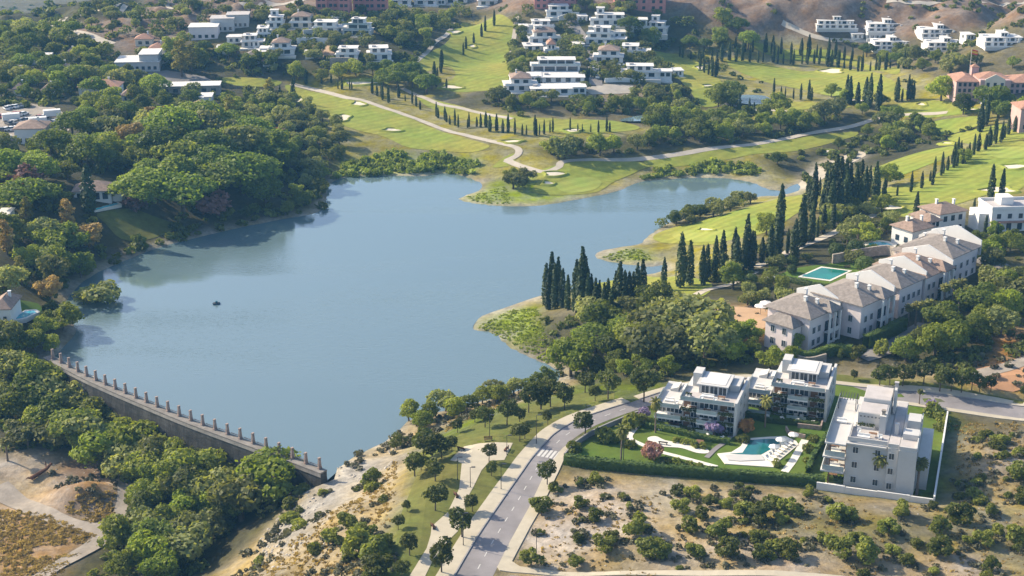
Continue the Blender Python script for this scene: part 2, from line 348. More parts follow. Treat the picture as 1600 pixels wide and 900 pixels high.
# ---------------------------------------------------------------- ground colours by kind of soil
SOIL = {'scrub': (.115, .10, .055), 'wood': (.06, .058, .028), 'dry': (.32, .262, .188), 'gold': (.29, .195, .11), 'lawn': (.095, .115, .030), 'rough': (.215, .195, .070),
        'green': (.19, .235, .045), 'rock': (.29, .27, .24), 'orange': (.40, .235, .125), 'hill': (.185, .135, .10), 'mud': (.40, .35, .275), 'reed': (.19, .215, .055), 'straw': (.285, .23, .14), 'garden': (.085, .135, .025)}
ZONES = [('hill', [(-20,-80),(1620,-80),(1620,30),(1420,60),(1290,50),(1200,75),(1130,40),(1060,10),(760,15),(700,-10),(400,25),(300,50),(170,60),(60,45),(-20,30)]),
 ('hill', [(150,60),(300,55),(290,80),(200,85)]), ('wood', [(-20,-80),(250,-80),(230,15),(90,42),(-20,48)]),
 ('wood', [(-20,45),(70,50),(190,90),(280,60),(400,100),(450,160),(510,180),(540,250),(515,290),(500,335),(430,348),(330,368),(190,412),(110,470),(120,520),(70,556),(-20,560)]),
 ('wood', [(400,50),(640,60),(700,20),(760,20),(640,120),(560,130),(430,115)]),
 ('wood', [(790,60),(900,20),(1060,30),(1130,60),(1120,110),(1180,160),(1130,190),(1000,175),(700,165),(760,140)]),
 ('rough', [(440,125),(700,95),(720,30),(800,25),(800,130),(700,150),(650,160),(1000,200),(1100,170),(1180,160),(1010,90),(1060,75),(1200,50),(1420,110),(1600,165),(1605,300),(1450,340),(1330,330),(1250,330),(1160,400),(1110,440),(1090,480),(930,475),(845,480),(800,330),(720,315),(760,260),(540,250),(480,170)]),
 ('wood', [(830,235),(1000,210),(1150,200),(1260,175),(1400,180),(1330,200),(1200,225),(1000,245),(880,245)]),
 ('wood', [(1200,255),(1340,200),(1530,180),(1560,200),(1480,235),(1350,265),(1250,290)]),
 ('straw', [(860,70),(800,90),(760,110),(770,130),(800,115)]), ('straw', [(905,135),(1000,135),(1060,160),(980,168),(900,160)]),
 ('reed', [(520,280),(540,252),(620,235),(760,245),(745,275),(700,270),(600,275)]),
 ('green', [(714,312),(780,280),(840,272),(850,300),(960,300),(900,314),(830,323)]),
 ('mud', [(690,272),(740,270),(760,290),(740,305),(700,318),(710,300),(745,290)]),
 ('mud', [(975,298),(1000,284),(1040,278),(1110,273),(1170,280),(1215,297),(1240,290),(1290,250),(1345,232),(1350,245),(1300,268),(1260,292),(1210,308),(1190,300),(1110,281),(1040,284)]),
 ('mud', [(922,392),(985,378),(1000,384),(960,392),(932,402),(965,410),(1036,412),(1040,424),(958,416),(924,404)]),
 ('green', [(935,400),(990,386),(1010,392),(1020,408),(960,410)]),
 ('green', [(735,516),(800,482),(845,476),(830,500),(870,545),(875,575),(830,560),(780,530)]),
 ('mud', [(725,515),(745,492),(842,458),(850,466),(800,484),(745,505),(735,520)]),
 ('orange', [(1090,490),(1150,478),(1215,488),(1205,515),(1160,540),(1110,525)]), ('orange', [(1190,480),(1205,455),(1280,470),(1260,490)]),
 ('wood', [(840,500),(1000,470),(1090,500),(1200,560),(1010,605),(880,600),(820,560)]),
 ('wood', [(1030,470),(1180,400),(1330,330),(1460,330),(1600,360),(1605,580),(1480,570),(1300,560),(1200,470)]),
 ('orange', [(1480,580),(1560,560),(1605,555),(1605,610),(1500,605)]), ('orange', [(1560,510),(1605,520),(1605,560),(1550,545)]),
 ('straw', [(1320,580),(1480,570),(1520,600),(1605,610),(1605,640),(1330,600)]),
 ('lawn', [(560,905),(600,850),(615,790),(640,760),(650,700),(700,670),(800,620),(880,600),(1010,600),(1180,585),(1400,590),(1605,625),(1605,645),(1450,620),(1010,640),(850,700),(700,905)]),
 ('lawn', [(1310,600),(1480,605),(1605,625),(1605,640),(1300,618)]),
 ('garden', [(872,722),(905,690),(960,662),(1010,645),(1200,590),(1330,590),(1490,650),(1462,782),(1290,762)]),
 ('straw', [(500,730),(560,715),(700,640),(830,600),(900,590),(880,610),(700,660),(650,700),(640,760),(600,850),(560,905),(330,905),(440,800)]),
 ('rock', [(420,830),(500,752),(540,730),(620,700),(610,722),(560,760),(500,820),(440,870)]),
 ('dry', [(800,905),(830,800),(880,738),(1100,758),(1290,772),(1470,795),(1490,690),(1605,670),(1605,905)]),
 ('straw', [(880,738),(1290,768),(1468,788),(1460,805),(1290,785),(900,755)]),
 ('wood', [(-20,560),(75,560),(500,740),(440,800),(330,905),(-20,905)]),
 ('dry', [(-20,720),(70,690),(150,690),(205,740),(200,810),(120,830),(-20,790)]), ('gold', [(-20,790),(60,800),(145,835),(80,905),(-20,905)]), ('hill', [(75,765),(95,720),(140,700),(180,730),(188,790),(150,815),(90,795)]), ('gold', [(100,770),(130,752),(182,752),(182,775),(130,780)])]
PXX, PYY, _ = to_px(GXX, GYY, TZ)
CR = np.empty(GXX.shape + (3,)); CR[:] = SOIL['scrub']
jx = PXX + 5 * vnoise(GXX, GYY, 13, 11) + 4 * vnoise(GXX, GYY, 6, 12); jy = PYY + 3 * vnoise(GXX, GYY, 12, 13) + 2 * vnoise(GXX, GYY, 6, 14)
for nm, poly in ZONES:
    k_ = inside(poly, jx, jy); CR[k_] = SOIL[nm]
    if nm == 'dry':     # pale bare earth broken by olive and straw patches
        n_ = vnoise(GXX, GYY, 14, 31) + .6 * vnoise(GXX, GYY, 6, 32); CR[k_ & (n_ > .08)] = (.25, .20, .112); CR[k_ & (n_ > .5)] = (.18, .16, .08); CR[k_ & (n_ < -.55)] = (.42, .35, .28)
CR[inside([(832,884),(880,845),(960,800),(1000,782),(1040,770),(1062,778),(1030,800),(1010,830),(960,835),(900,872),(850,892)], jx, jy) & (vnoise(GXX, GYY, 4, 77) > -.45)] = (.41, .355, .285)
CR[(~din) & (dl < 2.2) & (GYY > 255)] = SOIL['mud']; CR[din] = (.16, .15, .11)
for _ in range(2):
    P2 = np.pad(CR, ((1, 1), (1, 1), (0, 0)), 'edge'); CR = (P2[1:-1, 1:-1] * 2 + P2[:-2, 1:-1] + P2[2:, 1:-1] + P2[1:-1, :-2] + P2[1:-1, 2:]) / 6

def soilmat():
    m, N, L, B = nodes('soil')
    B.inputs['Roughness'].default_value = 0.95; B.inputs['Specular IOR Level'].default_value = 0.15
    at = N.new('ShaderNodeAttribute'); at.attribute_name = 'soil'
    pos = N.new('ShaderNodeNewGeometry').outputs['Position']
    def nz(sc, det=6, ro=.65):
        n = N.new('ShaderNodeTexNoise'); n.inputs['Scale'].default_value = sc; n.inputs['Detail'].default_value = det; n.inputs['Roughness'].default_value = ro; L.new(pos, n.inputs['Vector']); return n.outputs['Fac']
    a, b = nz(.05), nz(.55, 8, .75)
    mr = N.new('ShaderNodeMapRange'); mr.inputs[1].default_value = .3; mr.inputs[2].default_value = .7; mr.inputs[3].default_value = .62; mr.inputs[4].default_value = 1.35; L.new(a, mr.inputs[0])
    mr2 = N.new('ShaderNodeMapRange'); mr2.inputs[1].default_value = .3; mr2.inputs[2].default_value = .7; mr2.inputs[3].default_value = .6; mr2.inputs[4].default_value = 1.4; L.new(b, mr2.inputs[0])
    mm = N.new('ShaderNodeMath'); mm.operation = 'MULTIPLY'; L.new(mr.outputs[0], mm.inputs[0]); L.new(mr2.outputs[0], mm.inputs[1])
    hs = N.new('ShaderNodeHueSaturation'); L.new(at.outputs['Color'], hs.inputs['Color']); L.new(mm.outputs[0], hs.inputs['Value'])
    c = nz(.13, 5, .6); mr3 = N.new('ShaderNodeMapRange'); mr3.inputs[1].default_value = .35; mr3.inputs[2].default_value = .65; mr3.inputs[3].default_value = .65; mr3.inputs[4].default_value = 1.45; L.new(c, mr3.inputs[0]); L.new(mr3.outputs[0], hs.inputs['Saturation'])
    L.new(hs.outputs[0], B.inputs['Base Color'])
    bp = N.new('ShaderNodeBump'); bp.inputs['Distance'].default_value = .35; L.new(b, bp.inputs['Height']); L.new(bp.outputs[0], B.inputs['Normal'])
    return m
M['soil'] = soilmat()
nxg, nyg = len(gx), len(gy)
idx = np.arange(nxg * nyg).reshape(nyg, nxg)
a, b, c, d = idx[:-1, :-1], idx[:-1, 1:], idx[1:, :-1], idx[1:, 1:]
TRI = np.concatenate([np.stack([a, b, d], -1).reshape(-1, 3), np.stack([a, d, c], -1).reshape(-1, 3)])
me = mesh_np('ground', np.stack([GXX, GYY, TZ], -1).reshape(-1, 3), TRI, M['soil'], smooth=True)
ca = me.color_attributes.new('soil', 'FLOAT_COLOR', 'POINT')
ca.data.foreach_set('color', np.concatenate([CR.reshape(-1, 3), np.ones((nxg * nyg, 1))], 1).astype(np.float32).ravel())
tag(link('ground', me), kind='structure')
# the land around, out to the horizon
ox = np.concatenate([np.arange(-6000, -440, 278), np.arange(-440, 441, 44), np.arange(440 + 278, 6001, 278)])
oy = np.concatenate([np.arange(-2500, 120, 131), np.arange(120, 1301, 59), np.arange(1300 + 250, 9001, 250)])
OX, OY = np.meshgrid(ox, oy); OZ = ground(OX, OY)
far = np.maximum(np.maximum(OY - 1300, 0), np.maximum(np.abs(OX) - 440, 0) * .6); OZ = OZ + far * .10 * (1 + .8 * vnoise(OX, OY, 700, 21)) * ss(0, 600, far) * (OY > 900) + 6 * vnoise(OX, OY, 260, 22) * ss(0, 400, far)
OZ = np.minimum(OZ, 118 + 6 * vnoise(OX, OY, 300, 23)); inn = (OX > -438) & (OX < 438) & (OY > 122) & (OY < 1298); OZ = np.where(inn, OZ - 30, OZ)
ii = np.arange(OX.size).reshape(OX.shape)
q = np.stack([ii[:-1, :-1], ii[:-1, 1:], ii[1:, 1:], ii[1:, :-1]], -1).reshape(-1, 4)
keep = ~inn.ravel()[q].all(1)
me = mesh_np('outer_hills', np.stack([OX, OY, OZ - .4], -1).reshape(-1, 3), q[keep], M['soil'], smooth=True)
ca = me.color_attributes.new('soil', 'FLOAT_COLOR', 'POINT'); cc = np.ones((OX.size, 4)); cc[:, :3] = (.11, .10, .06)
ca.data.foreach_set('color', cc.astype(np.float32).ravel()); tag(link('outer_hills', me), kind='structure')

# ---------------------------------------------------------------- lake water
def watermat():
    m, N, L, B = nodes('lake_water')
    B.inputs['Base Color'].default_value = (.108, .162, .178, 1); B.inputs['Roughness'].default_value = .10; B.inputs['IOR'].default_value = 1.9
    B.inputs['Specular IOR Level'].default_value = .5
    pos = N.new('ShaderNodeNewGeometry').outputs['Position']
    mp = N.new('ShaderNodeMapping'); mp.inputs['Scale'].default_value = (.45, 1.7, 1); mp.inputs['Rotation'].default_value = (0, 0, .3); L.new(pos, mp.inputs['Vector'])
    w = N.new('ShaderNodeTexNoise'); w.inputs['Scale'].default_value = 1.1; w.inputs['Detail'].default_value = 4; L.new(mp.outputs[0], w.inputs['Vector'])
    big = N.new('ShaderNodeTexNoise'); big.inputs['Scale'].default_value = .012; big.inputs['Detail'].default_value = 3; big.inputs['Distortion'].default_value = .8; L.new(mp.outputs[0], big.inputs['Vector'])
    mr = N.new('ShaderNodeMapRange'); mr.inputs[1].default_value = .4; mr.inputs[2].default_value = .65; mr.inputs[3].default_value = .006; mr.inputs[4].default_value = .11; L.new(big.outputs['Fac'], mr.inputs[0])
    bp = N.new('ShaderNodeBump'); L.new(w.outputs['Fac'], bp.inputs['Height']); L.new(mr.outputs[0], bp.inputs['Distance']); L.new(bp.outputs[0], B.inputs['Normal'])
    mr2 = N.new('ShaderNodeMapRange'); mr2.inputs[1].default_value = .4; mr2.inputs[2].default_value = .65; mr2.inputs[3].default_value = .03; mr2.inputs[4].default_value = .12; L.new(big.outputs['Fac'], mr2.inputs[0]); L.new(mr2.outputs[0], B.inputs['Roughness'])
    return m
M['lake'] = watermat()
def flat_poly(name, poly, z, mt):
    bm = bmesh.new(); vs = [bm.verts.new((p[0], p[1], z)) for p in poly]; f = bm.faces.new(vs)
    if f.normal.z < 0 or (f.normal_update() or f.normal.z < 0): f.normal_flip()
    bmesh.ops.triangulate(bm, faces=bm.faces[:]); me = bpy.data.meshes.new(name); bm.to_mesh(me); bm.free(); me.materials.append(mt); return link(name, me)
wx0, wy0 = LAKE.min(0) - 12; wx1, wy1 = LAKE.max(0) + 12
# the water sheet follows the shore a few metres under the banks; along the dam it stops at the dam axis
cen = LAKE.mean(0); n1 = len(LAKE) - len(DAM)
SH = []
for i in range(len(LAKE)):
    p, a_, b_ = LAKE[i], LAKE[i - 1], LAKE[(i + 1) % len(LAKE)]
    d_ = b_ - a_; nrm = np.array([d_[1], -d_[0]]) / (np.hypot(*d_) + 1e-9)
    if inside(LAKE, np.array([p[0] + nrm[0] * .4]), np.array([p[1] + nrm[1] * .4]))[0]: nrm = -nrm
    SH.append(p + nrm * (1.2 if i < n1 else .3))
tag(flat_poly('lake', SH, 0.02, M['lake']), kind='structure')

0 and tag(flat_poly('sandbar', at_z(*np.array([(640,327),(662,324),(690,325),(704,328),(690,332),(660,332)], float).T, 0.0)[:, :2], .045, M['mud']), kind='structure')
# ---------------------------------------------------------------- draped sheets
def sheet(name, poly, mt, off=.12, thick=0.0, kind='structure', parent=None):
    """a sheet that follows the ground: grid vertices inside the outline + the outline itself"""
    poly = np.asarray(poly, float)
    seg = []
    for i in range(len(poly)):
        a, b = poly[i], poly[(i + 1) % len(poly)]; L = np.hypot(*(b - a))
        if L < .02: continue
        n = max(1, int(L / 2.5)); seg += [a + (b - a) * k / n for k in range(n)]
    seg = np.array(seg)
    m = (GXX > seg[:, 0].min()) & (GXX < seg[:, 0].max()) & (GYY > seg[:, 1].min()) & (GYY < seg[:, 1].max())
    X, Y = GXX[m], GYY[m]; i = inside(seg, X, Y) & (dist_poly(seg, X, Y) > .6); X, Y = X[i], Y[i]
    pts = [Vector((p[0], p[1])) for p in seg] + [Vector((x, y)) for x, y in zip(X, Y)]
    n = len(seg)
    r = delaunay_2d_cdt(pts, [(k, (k + 1) % n) for k in range(n)], [list(range(n))], 1, 1e-4)
    xy = np.array([(v.x, v.y) for v in r[0]]); z = ground(xy[:, 0], xy[:, 1]) + off
    V = np.column_stack([xy, z]); Fc = [tuple(f) for f in r[2]]
    Fc = [f if (np.cross(xy[f[1]] - xy[f[0]], xy[f[2]] - xy[f[0]]) > 0) else f[::-1] for f in Fc]
    if thick:
        cnt = {}
        for f in Fc:
            for k in range(3):
                e = (f[k], f[(k + 1) % 3]); cnt[e] = 1
        rim = [e for e in cnt if (e[1], e[0]) not in cnt]; nv = len(V)
        V = np.vstack([V, V - (0, 0, thick)]); Fc += [(e[1], e[0], e[0] + nv, e[1] + nv) for e in rim]
    o = link(name, mesh_np(name, V, Fc, mt), parent)
    if kind and parent is None: o['kind'] = kind
    return o
def ribbon(name, pts, width, mt, off=.16, k=6, world=False, parent=None):
    c = smooth_line(pts, k) if world else gline(pts, k)
    d = np.gradient(c, axis=0); d /= np.hypot(d[:, 0], d[:, 1])[:, None] + 1e-9; nrm = np.column_stack([-d[:, 1], d[:, 0]])
    w = np.interp(np.linspace(0, 1, len(c)), np.linspace(0, 1, len(width)), width) if isinstance(width, (list, tuple)) else np.full(len(c), width)
    a = c + nrm * w[:, None] / 2; b = c - nrm * w[:, None] / 2
    n = len(c); nc = 4
    V = np.concatenate([a + (b - a) * (j / nc) for j in range(nc + 1)]); z = ground(V[:, 0], V[:, 1]) + off; V = np.column_stack([V, z])
    Fq = np.concatenate([np.stack([np.arange(n - 1) + j * n, np.arange(n - 1) + (j + 1) * n, np.arange(1, n) + (j + 1) * n, np.arange(1, n) + j * n], -1) for j in range(nc)])
    o = link(name, mesh_np(name, V, Fq, mt), parent)
    if parent is None: o['kind'] = 'structure'
    return o
def grassmat(name, col, stripe=.06, var=.22):
    m, N, L, B = nodes(name); B.inputs['Roughness'].default_value = .9; B.inputs['Specular IOR Level'].default_value = .1
    pos = N.new('ShaderNodeNewGeometry').outputs['Position']
    def nz(sc, det):
        n = N.new('ShaderNodeTexNoise'); n.inputs['Scale'].default_value = sc; n.inputs['Detail'].default_value = det; n.inputs['Roughness'].default_value = .7; L.new(pos, n.inputs['Vector']); return n.outputs['Fac']
    rp = N.new('ShaderNodeValToRGB'); rp.color_ramp.elements[0].position = .32; rp.color_ramp.elements[1].position = .68
    rp.color_ramp.elements[0].color = (col[0] * 1.25, col[1] * 1.0, col[2] * 1.1, 1); rp.color_ramp.elements[1].color = (col[0] * .86, col[1] * 1.0, col[2] * .9, 1)
    L.new(nz(.035, 6), rp.inputs[0])
    mr = N.new('ShaderNodeMapRange'); mr.inputs[1].default_value = .3; mr.inputs[2].default_value = .7; mr.inputs[3].default_value = 1 - var; mr.inputs[4].default_value = 1 + var; L.new(nz(.4, 8), mr.inputs[0])
    hs = N.new('ShaderNodeHueSaturation'); L.new(rp.outputs[0], hs.inputs['Color']); L.new(mr.outputs[0], hs.inputs['Value']); L.new(hs.outputs[0], B.inputs['Base Color'])
    if stripe:
        wv = N.new('ShaderNodeTexWave'); wv.inputs['Scale'].default_value = .075; wv.inputs['Distortion'].default_value = 1.2; wv.inputs['Detail'].default_value = 1; wv.inputs['Detail Scale'].default_value = .2
        mp = N.new('ShaderNodeMapping'); mp.inputs['Rotation'].default_value = (0, 0, .9); L.new(pos, mp.inputs['Vector']); L.new(mp.outputs[0], wv.inputs['Vector'])
        ms = N.new('ShaderNodeMapRange'); ms.inputs[1].default_value = .35; ms.inputs[2].default_value = .65; ms.inputs[3].default_value = 1 - stripe; ms.inputs[4].default_value = 1 + stripe; L.new(wv.outputs['Fac'], ms.inputs[0])
        mm = N.new('ShaderNodeMath'); mm.operation = 'MULTIPLY'; L.new(ms.outputs[0], mm.inputs[0]); L.new(mr.outputs[0], mm.inputs[1]); L.new(mm.outputs[0], hs.inputs['Value'])
    bp = N.new('ShaderNodeBump'); bp.inputs['Distance'].default_value = .06; L.new(nz(1.5, 5), bp.inputs['Height']); L.new(bp.outputs[0], B.inputs['Normal'])
    return m
M['fairway'] = grassmat('fairway_grass', (.215, .245, .042)); M['putting'] = grassmat('putting_green', (.25, .295, .06), var=.10)
M['lawn'] = grassmat('lawn_grass', (.085, .140, .022), 0, var=.2); M['parkgrass'] = grassmat('park_grass', (.105, .122, .030), 0, var=.28)
FAIR = [[(445,133),(485,143),(545,156),(600,168),(640,184),(690,206),(735,219),(765,228),(745,237),(690,236),(640,231),(600,214),(560,204),(530,194),(502,176),(468,156)],
 [(735,38),(798,32),(801,60),(796,108),(788,138),(745,143),(705,143),(692,134),(712,118),(700,104),(668,112),(645,103),(668,84),(702,62),(716,44)],
 [(655,152),(720,166),(800,181),(870,186),(960,189),(1000,200),(955,207),(860,206),(790,197),(715,184),(670,168)],
 [(1012,80),(1060,85),(1100,102),(1130,132),(1131,160),(1095,166),(1078,142),(1048,112),(1020,98)],
 [(1135,94),(1200,102),(1262,112),(1330,108),(1402,132),(1424,152),(1362,156),(1300,150),(1240,138),(1180,122)],
 [(1180,66),(1262,78),(1330,90),(1402,106),(1392,116),(1330,102),(1262,96),(1190,82)],
 [(1386,166),(1460,157),(1528,171),(1500,179),(1400,182)], [(1150,172),(1190,160),(1290,162),(1330,168),(1250,172),(1180,182)],
 [(1010,250),(1100,236),(1200,222),(1330,206),(1326,216),(1230,238),(1120,252),(1030,262)],
 [(842,268),(890,254),(960,250),(1020,257),(1000,266),(960,284),(930,301),(870,305),(832,300),(840,284)],
 [(1020,372),(1052,356),(1122,338),(1190,318),(1262,302),(1285,300),(1262,322),(1195,364),(1130,378),(1060,381)],
 [(1378,296),(1440,284),(1500,250),(1540,230),(1605,222),(1605,288),(1545,304),(1480,324),(1425,340),(1376,330),(1358,316)],
 [(1372,262),(1430,240),(1492,228),(1500,236),(1440,262),(1395,276)],
 [(926,446),(985,432),(1060,432),(1112,444),(1092,466),(1020,476),(950,470)], [(1430,196),(1520,182),(1545,190),(1470,212)], [(1480,215),(1560,195),(1605,200),(1605,215),(1530,226)],
 [(340,123),(400,122),(440,128),(420,136),(370,134)], [(530,128),(572,122),(606,126),(600,132),(545,134)], [(785,248),(805,240),(800,258),(770,262)]]
for i, p in enumerate(FAIR): sheet('fairway', gpoly(p, 4), M['fairway'], .10)
for p in ([(868,290),(890,280),(925,278),(940,286),(925,298),(888,302)], [(1050,368),(1080,360),(1140,362),(1130,374),(1075,378)], [(1530,236),(1570,230),(1605,232),(1605,246),(1560,248)], [(545,130),(575,124),(602,127),(580,131)], [(1280,146),(1320,140),(1350,146),(1320,152)]):
    sheet('putting_green', gpoly(p, 5), M['putting'], .18)
BUNK = [(865,273,28,8),(856,287,14,6),(535,185,24,9),(560,163,18,7),(462,158,22,7),(560,131,50,6),(612,204,26,5),(711,51,16,5),(705,137,30,6),(1097,107,20,7),(1065,121,12,4),(1385,325,40,10),(1585,262,36,8),(1300,112,34,7),(1340,158,30,4),
        (1295,238,20,6),(895,205,24,5),(1440,164,12,4),(800,222,30,4),(1105,135,14,4),(1560,298,50,9),(1480,225,22,3),(738,73,10,4),(1165,181,14,3),(1102,360,22,5),(1520,172,12,3)]
for x, y, w, h in BUNK:
    n = 14; ph = rng.random() * 6
    p = [(x + w * .5 * (1 + .38 * math.sin(3 * a + ph)) * math.cos(a), y + h * .5 * (1 + .2 * math.sin(2 * a + ph)) * math.sin(a)) for a in [2 * math.pi * k / n for k in range(n)]]
    w_ = gpoly(p, 2); bo = sheet('sand_bunker', w_, M['sand'], .20)
    c_ = w_.mean(0); V_ = []
    for e_, z_ in ((.0, .12), (.35, .62), (.75, .55), (1.6, .02)):
        d_ = w_ - c_; q_ = w_ + d_ / (np.hypot(d_[:, 0], d_[:, 1])[:, None] + 1e-6) * e_; V_.append(np.column_stack([q_, ground(q_[:, 0], q_[:, 1]) + z_]))
    n_ = len(w_); ff = [(k * n_ + i, k * n_ + (i + 1) % n_, (k + 1) * n_ + (i + 1) % n_, (k + 1) * n_ + i) for k in range(3) for i in range(n_)]
    link('lip', mesh_np('lip', np.vstack(V_), ff, M['fairway'], smooth=True), bo)
# golf paths
ribbon('cart_path', [(455,131),(490,140),(530,150),(575,160),(620,175),(660,190),(700,205),(740,215),(780,224),(808,232),(808,243),(790,252)], 2.6, M['path'])
ribbon('cart_path', [(790,250),(820,262),(850,269),(872,262),(880,253),(920,250),(1000,249),(1080,238),(1160,228),(1250,212),(1330,198),(1370,186),(1410,180),(1480,176)], 2.6, M['path'])
ribbon('cart_path', [(628,138),(660,152),(690,164),(730,172),(800,186)], 2.4, M['path'])
ribbon('cart_path', [(808,25),(803,60),(800,80),(798,100),(808,112),(800,122)], 2.2, M['path'])
ribbon('cart_path', [(640,102),(655,92),(680,66),(700,52),(712,36)], 2.2, M['path'])
ribbon('cart_path', [(1120,160),(1150,166),(1180,172),(1230,174)], 2.2, M['path'])
ribbon('cart_path', [(1180,418),(1230,395),(1290,370),(1330,352),(1370,335)], 3.2, M['path'])
ribbon('cart_path', [(1075,470),(1100,455),(1140,445),(1180,425)], 2.6, M['path'])
ribbon('hill_road', [(60,42),(75,38),(105,27),(135,22),(180,16),(240,10),(280,12)], 7, M['path'])
ribbon('hill_road', [(68,42),(90,46),(120,51),(150,62),(172,70)], 6.5, M['path'])
ribbon('hill_road', [(1222,36),(1246,47),(1272,57),(1300,63),(1335,64),(1372,64)], 2.0, M['path'])
ribbon('hill_road', [(380,10),(420,7),(460,3),(500,-2)], 6, M['path'])
ribbon('hill_road', [(1385,2),(1450,6),(1540,4),(1610,2)], 3, M['path'])
ribbon('village_street', [(890,30),(898,44),(908,58),(918,76),(926,98),(930,118),(931,134)], 5.5, M['farasphalt'])
sheet('gravel_yard', gpoly([(908,138),(945,132),(990,134),(985,146),(925,148)]), M['path'], .14)
sheet('car_park', gpoly([(208,116),(260,110),(320,120),(335,128),(270,136),(225,132)]), M['farasphalt'], .14)
sheet('dry_stream_bed', gpoly([(1246,292),(1270,268),(1300,252),(1345,236),(1352,244),(1315,262),(1285,280),(1262,296)], 4), M['mud'], .1)
for p in ([(1072,182),(1100,177),(1138,180),(1130,188),(1085,192),(1062,188)], [(1148,152),(1190,150),(1205,158),(1180,166),(1150,164)], [(975,186),(1015,184),(1010,192),(972,191)]):
    w = gpoly(p, 4); tag(flat_poly('golf_pond', w, float(ground(w[:, 0], w[:, 1]).max()) + .25, M['lake']), kind='structure')
# dirt tracks lower left
ribbon('dirt_track', [(-10,762),(25,785),(60,800),(110,818),(150,826),(178,822),(192,800),(198,770),(190,745),(165,722),(140,705)], [7, 5, 4, 3.5, 4, 4.5, 3.6, 3.6, 3.6, 4, 4], M['dirtroad'], .15)
ribbon('dirt_track', [(172,822),(152,848),(120,868),(88,886),(60,905)], [4.5, 3.6, 3.2, 3], M['dirtroad'], .22)
0 and ribbon('dirt_track', [(835,880),(890,850),(960,812),(1010,790),(1050,768)], [4, 5, 4, 3], mat('pale_earth_track', (.42, .36, .29), .98, .2, .3, bump=.08, bscale=1.5, coord='World'), .1)
ribbon('dirt_track', [(1500,592),(1540,582),(1570,575),(1610,562)], 3.5, M['dirtroad'], .15)
sheet('red_earth_field', gpoly([(1505,585),(1570,566),(1605,560),(1605,606),(1530,604)], 3), mat('red_earth', (.42, .23, .12), .95, .2, .2, coord='World'), .08)
sheet('earth_yard', gpoly([(1095,490),(1120,482),(1150,480),(1210,488),(1200,508),(1160,532),(1120,525)], 3), mat('ochre_earth', (.40, .265, .16), .95, .15, .2, coord='World'), .1)
# ---------------------------------------------------------------- dam
dm = thing('dam', (0, 0, 0), 0, 'long curved masonry dam with stained dark downstream face holding the lake', 'dam')
dl_c = smooth_line(DAM, 8); dd = np.gradient(dl_c, axis=0); dd /= np.hypot(dd[:, 0], dd[:, 1])[:, None]
dn = np.column_stack([dd[:, 1], -dd[:, 0]])
if dn[0] @ (cen - dl_c[0]) < 0: dn = -dn           # dn points to the lake
def loft(prof):
    n = len(dl_c); k = len(prof); V = []
    for i in range(n):
        for (o, z) in prof: V.append((dl_c[i, 0] + dn[i, 0] * o, dl_c[i, 1] + dn[i, 1] * o, z))
    f = []
    for i in range(n - 1):
        for j in range(k): f.append((i * k + j, i * k + (j + 1) % k, (i + 1) * k + (j + 1) % k, (i + 1) * k + j))
    f += [tuple(range(k)), tuple(range((n - 1) * k, n * k))[::-1]]
    return MB().add(V, f)
loft([(-1.3, -26), (1.6, -26), (.95, 2.2), (-.7, 2.2)]).build('wall', M['damwall'], dm)
loft([(-.85, 2.2), (1.05, 2.2), (1.05, 2.5), (-.85, 2.5)]).build('walkway', M['damtop'], dm)
loft([(-.84, 1.5), (-.73, 1.5), (-.72, 2.2), (-.84, 2.2)]).build('string_course', M['concrete'], dm)
seg_l = np.concatenate([[0], np.cumsum(np.hypot(*np.diff(dl_c, axis=0).T))]); npost = 25
pier = MB(); pier.box(-.5, -.75, 0, .5, .75, .3); pier.add([(-.42, -.62, .3), (.42, -.62, .3), (.42, .62, .3), (-.42, .62, .3), (-.32, -.40, 2.05), (.32, -.40, 2.05), (.32, .40, 2.05), (-.32, .40, 2.05)],
   [(3, 2, 1, 0), (4, 5, 6, 7), (0, 1, 5, 4), (1, 2, 6, 5), (2, 3, 7, 6), (3, 0, 4, 7)]); pier.box(-.40, -.48, 2.05, .40, .48, 2.25)
pier_me = pier.mesh('pier', M['brick'])
for i in range(npost):
    s = (i + .4) / npost * seg_l[-1]; k = np.searchsorted(seg_l, s); x = np.interp(s, seg_l, dl_c[:, 0]); y = np.interp(s, seg_l, dl_c[:, 1])
    o = link('pier', pier_me, dm, (x, y, 2.5)); o.rotation_euler = (0, 0, math.atan2(dd[k - 1, 1], dd[k - 1, 0])); o.scale = (.5, .62, 1.05); o.location += Vector((dn[k - 1, 0] * .55, dn[k - 1, 1] * .55, 0)); 
for i in range(npost - 1):
    s0, s1 = (i + .58) / npost * seg_l[-1], (i + 1.22) / npost * seg_l[-1]
    p0 = Vector((np.interp(s0, seg_l, dl_c[:, 0]), np.interp(s0, seg_l, dl_c[:, 1]), 2.5)); p1 = Vector((np.interp(s1, seg_l, dl_c[:, 0]), np.interp(s1, seg_l, dl_c[:, 1]), 2.5))
    k = np.searchsorted(seg_l, s0); off = Vector((dn[k - 1, 0] * .9, dn[k - 1, 1] * .9, 0))
    MB().tube([p0 + off + Vector((0, 0, .35)), p1 + off + Vector((0, 0, .35))], .16, 4).build('parapet', M['concrete'], dm)
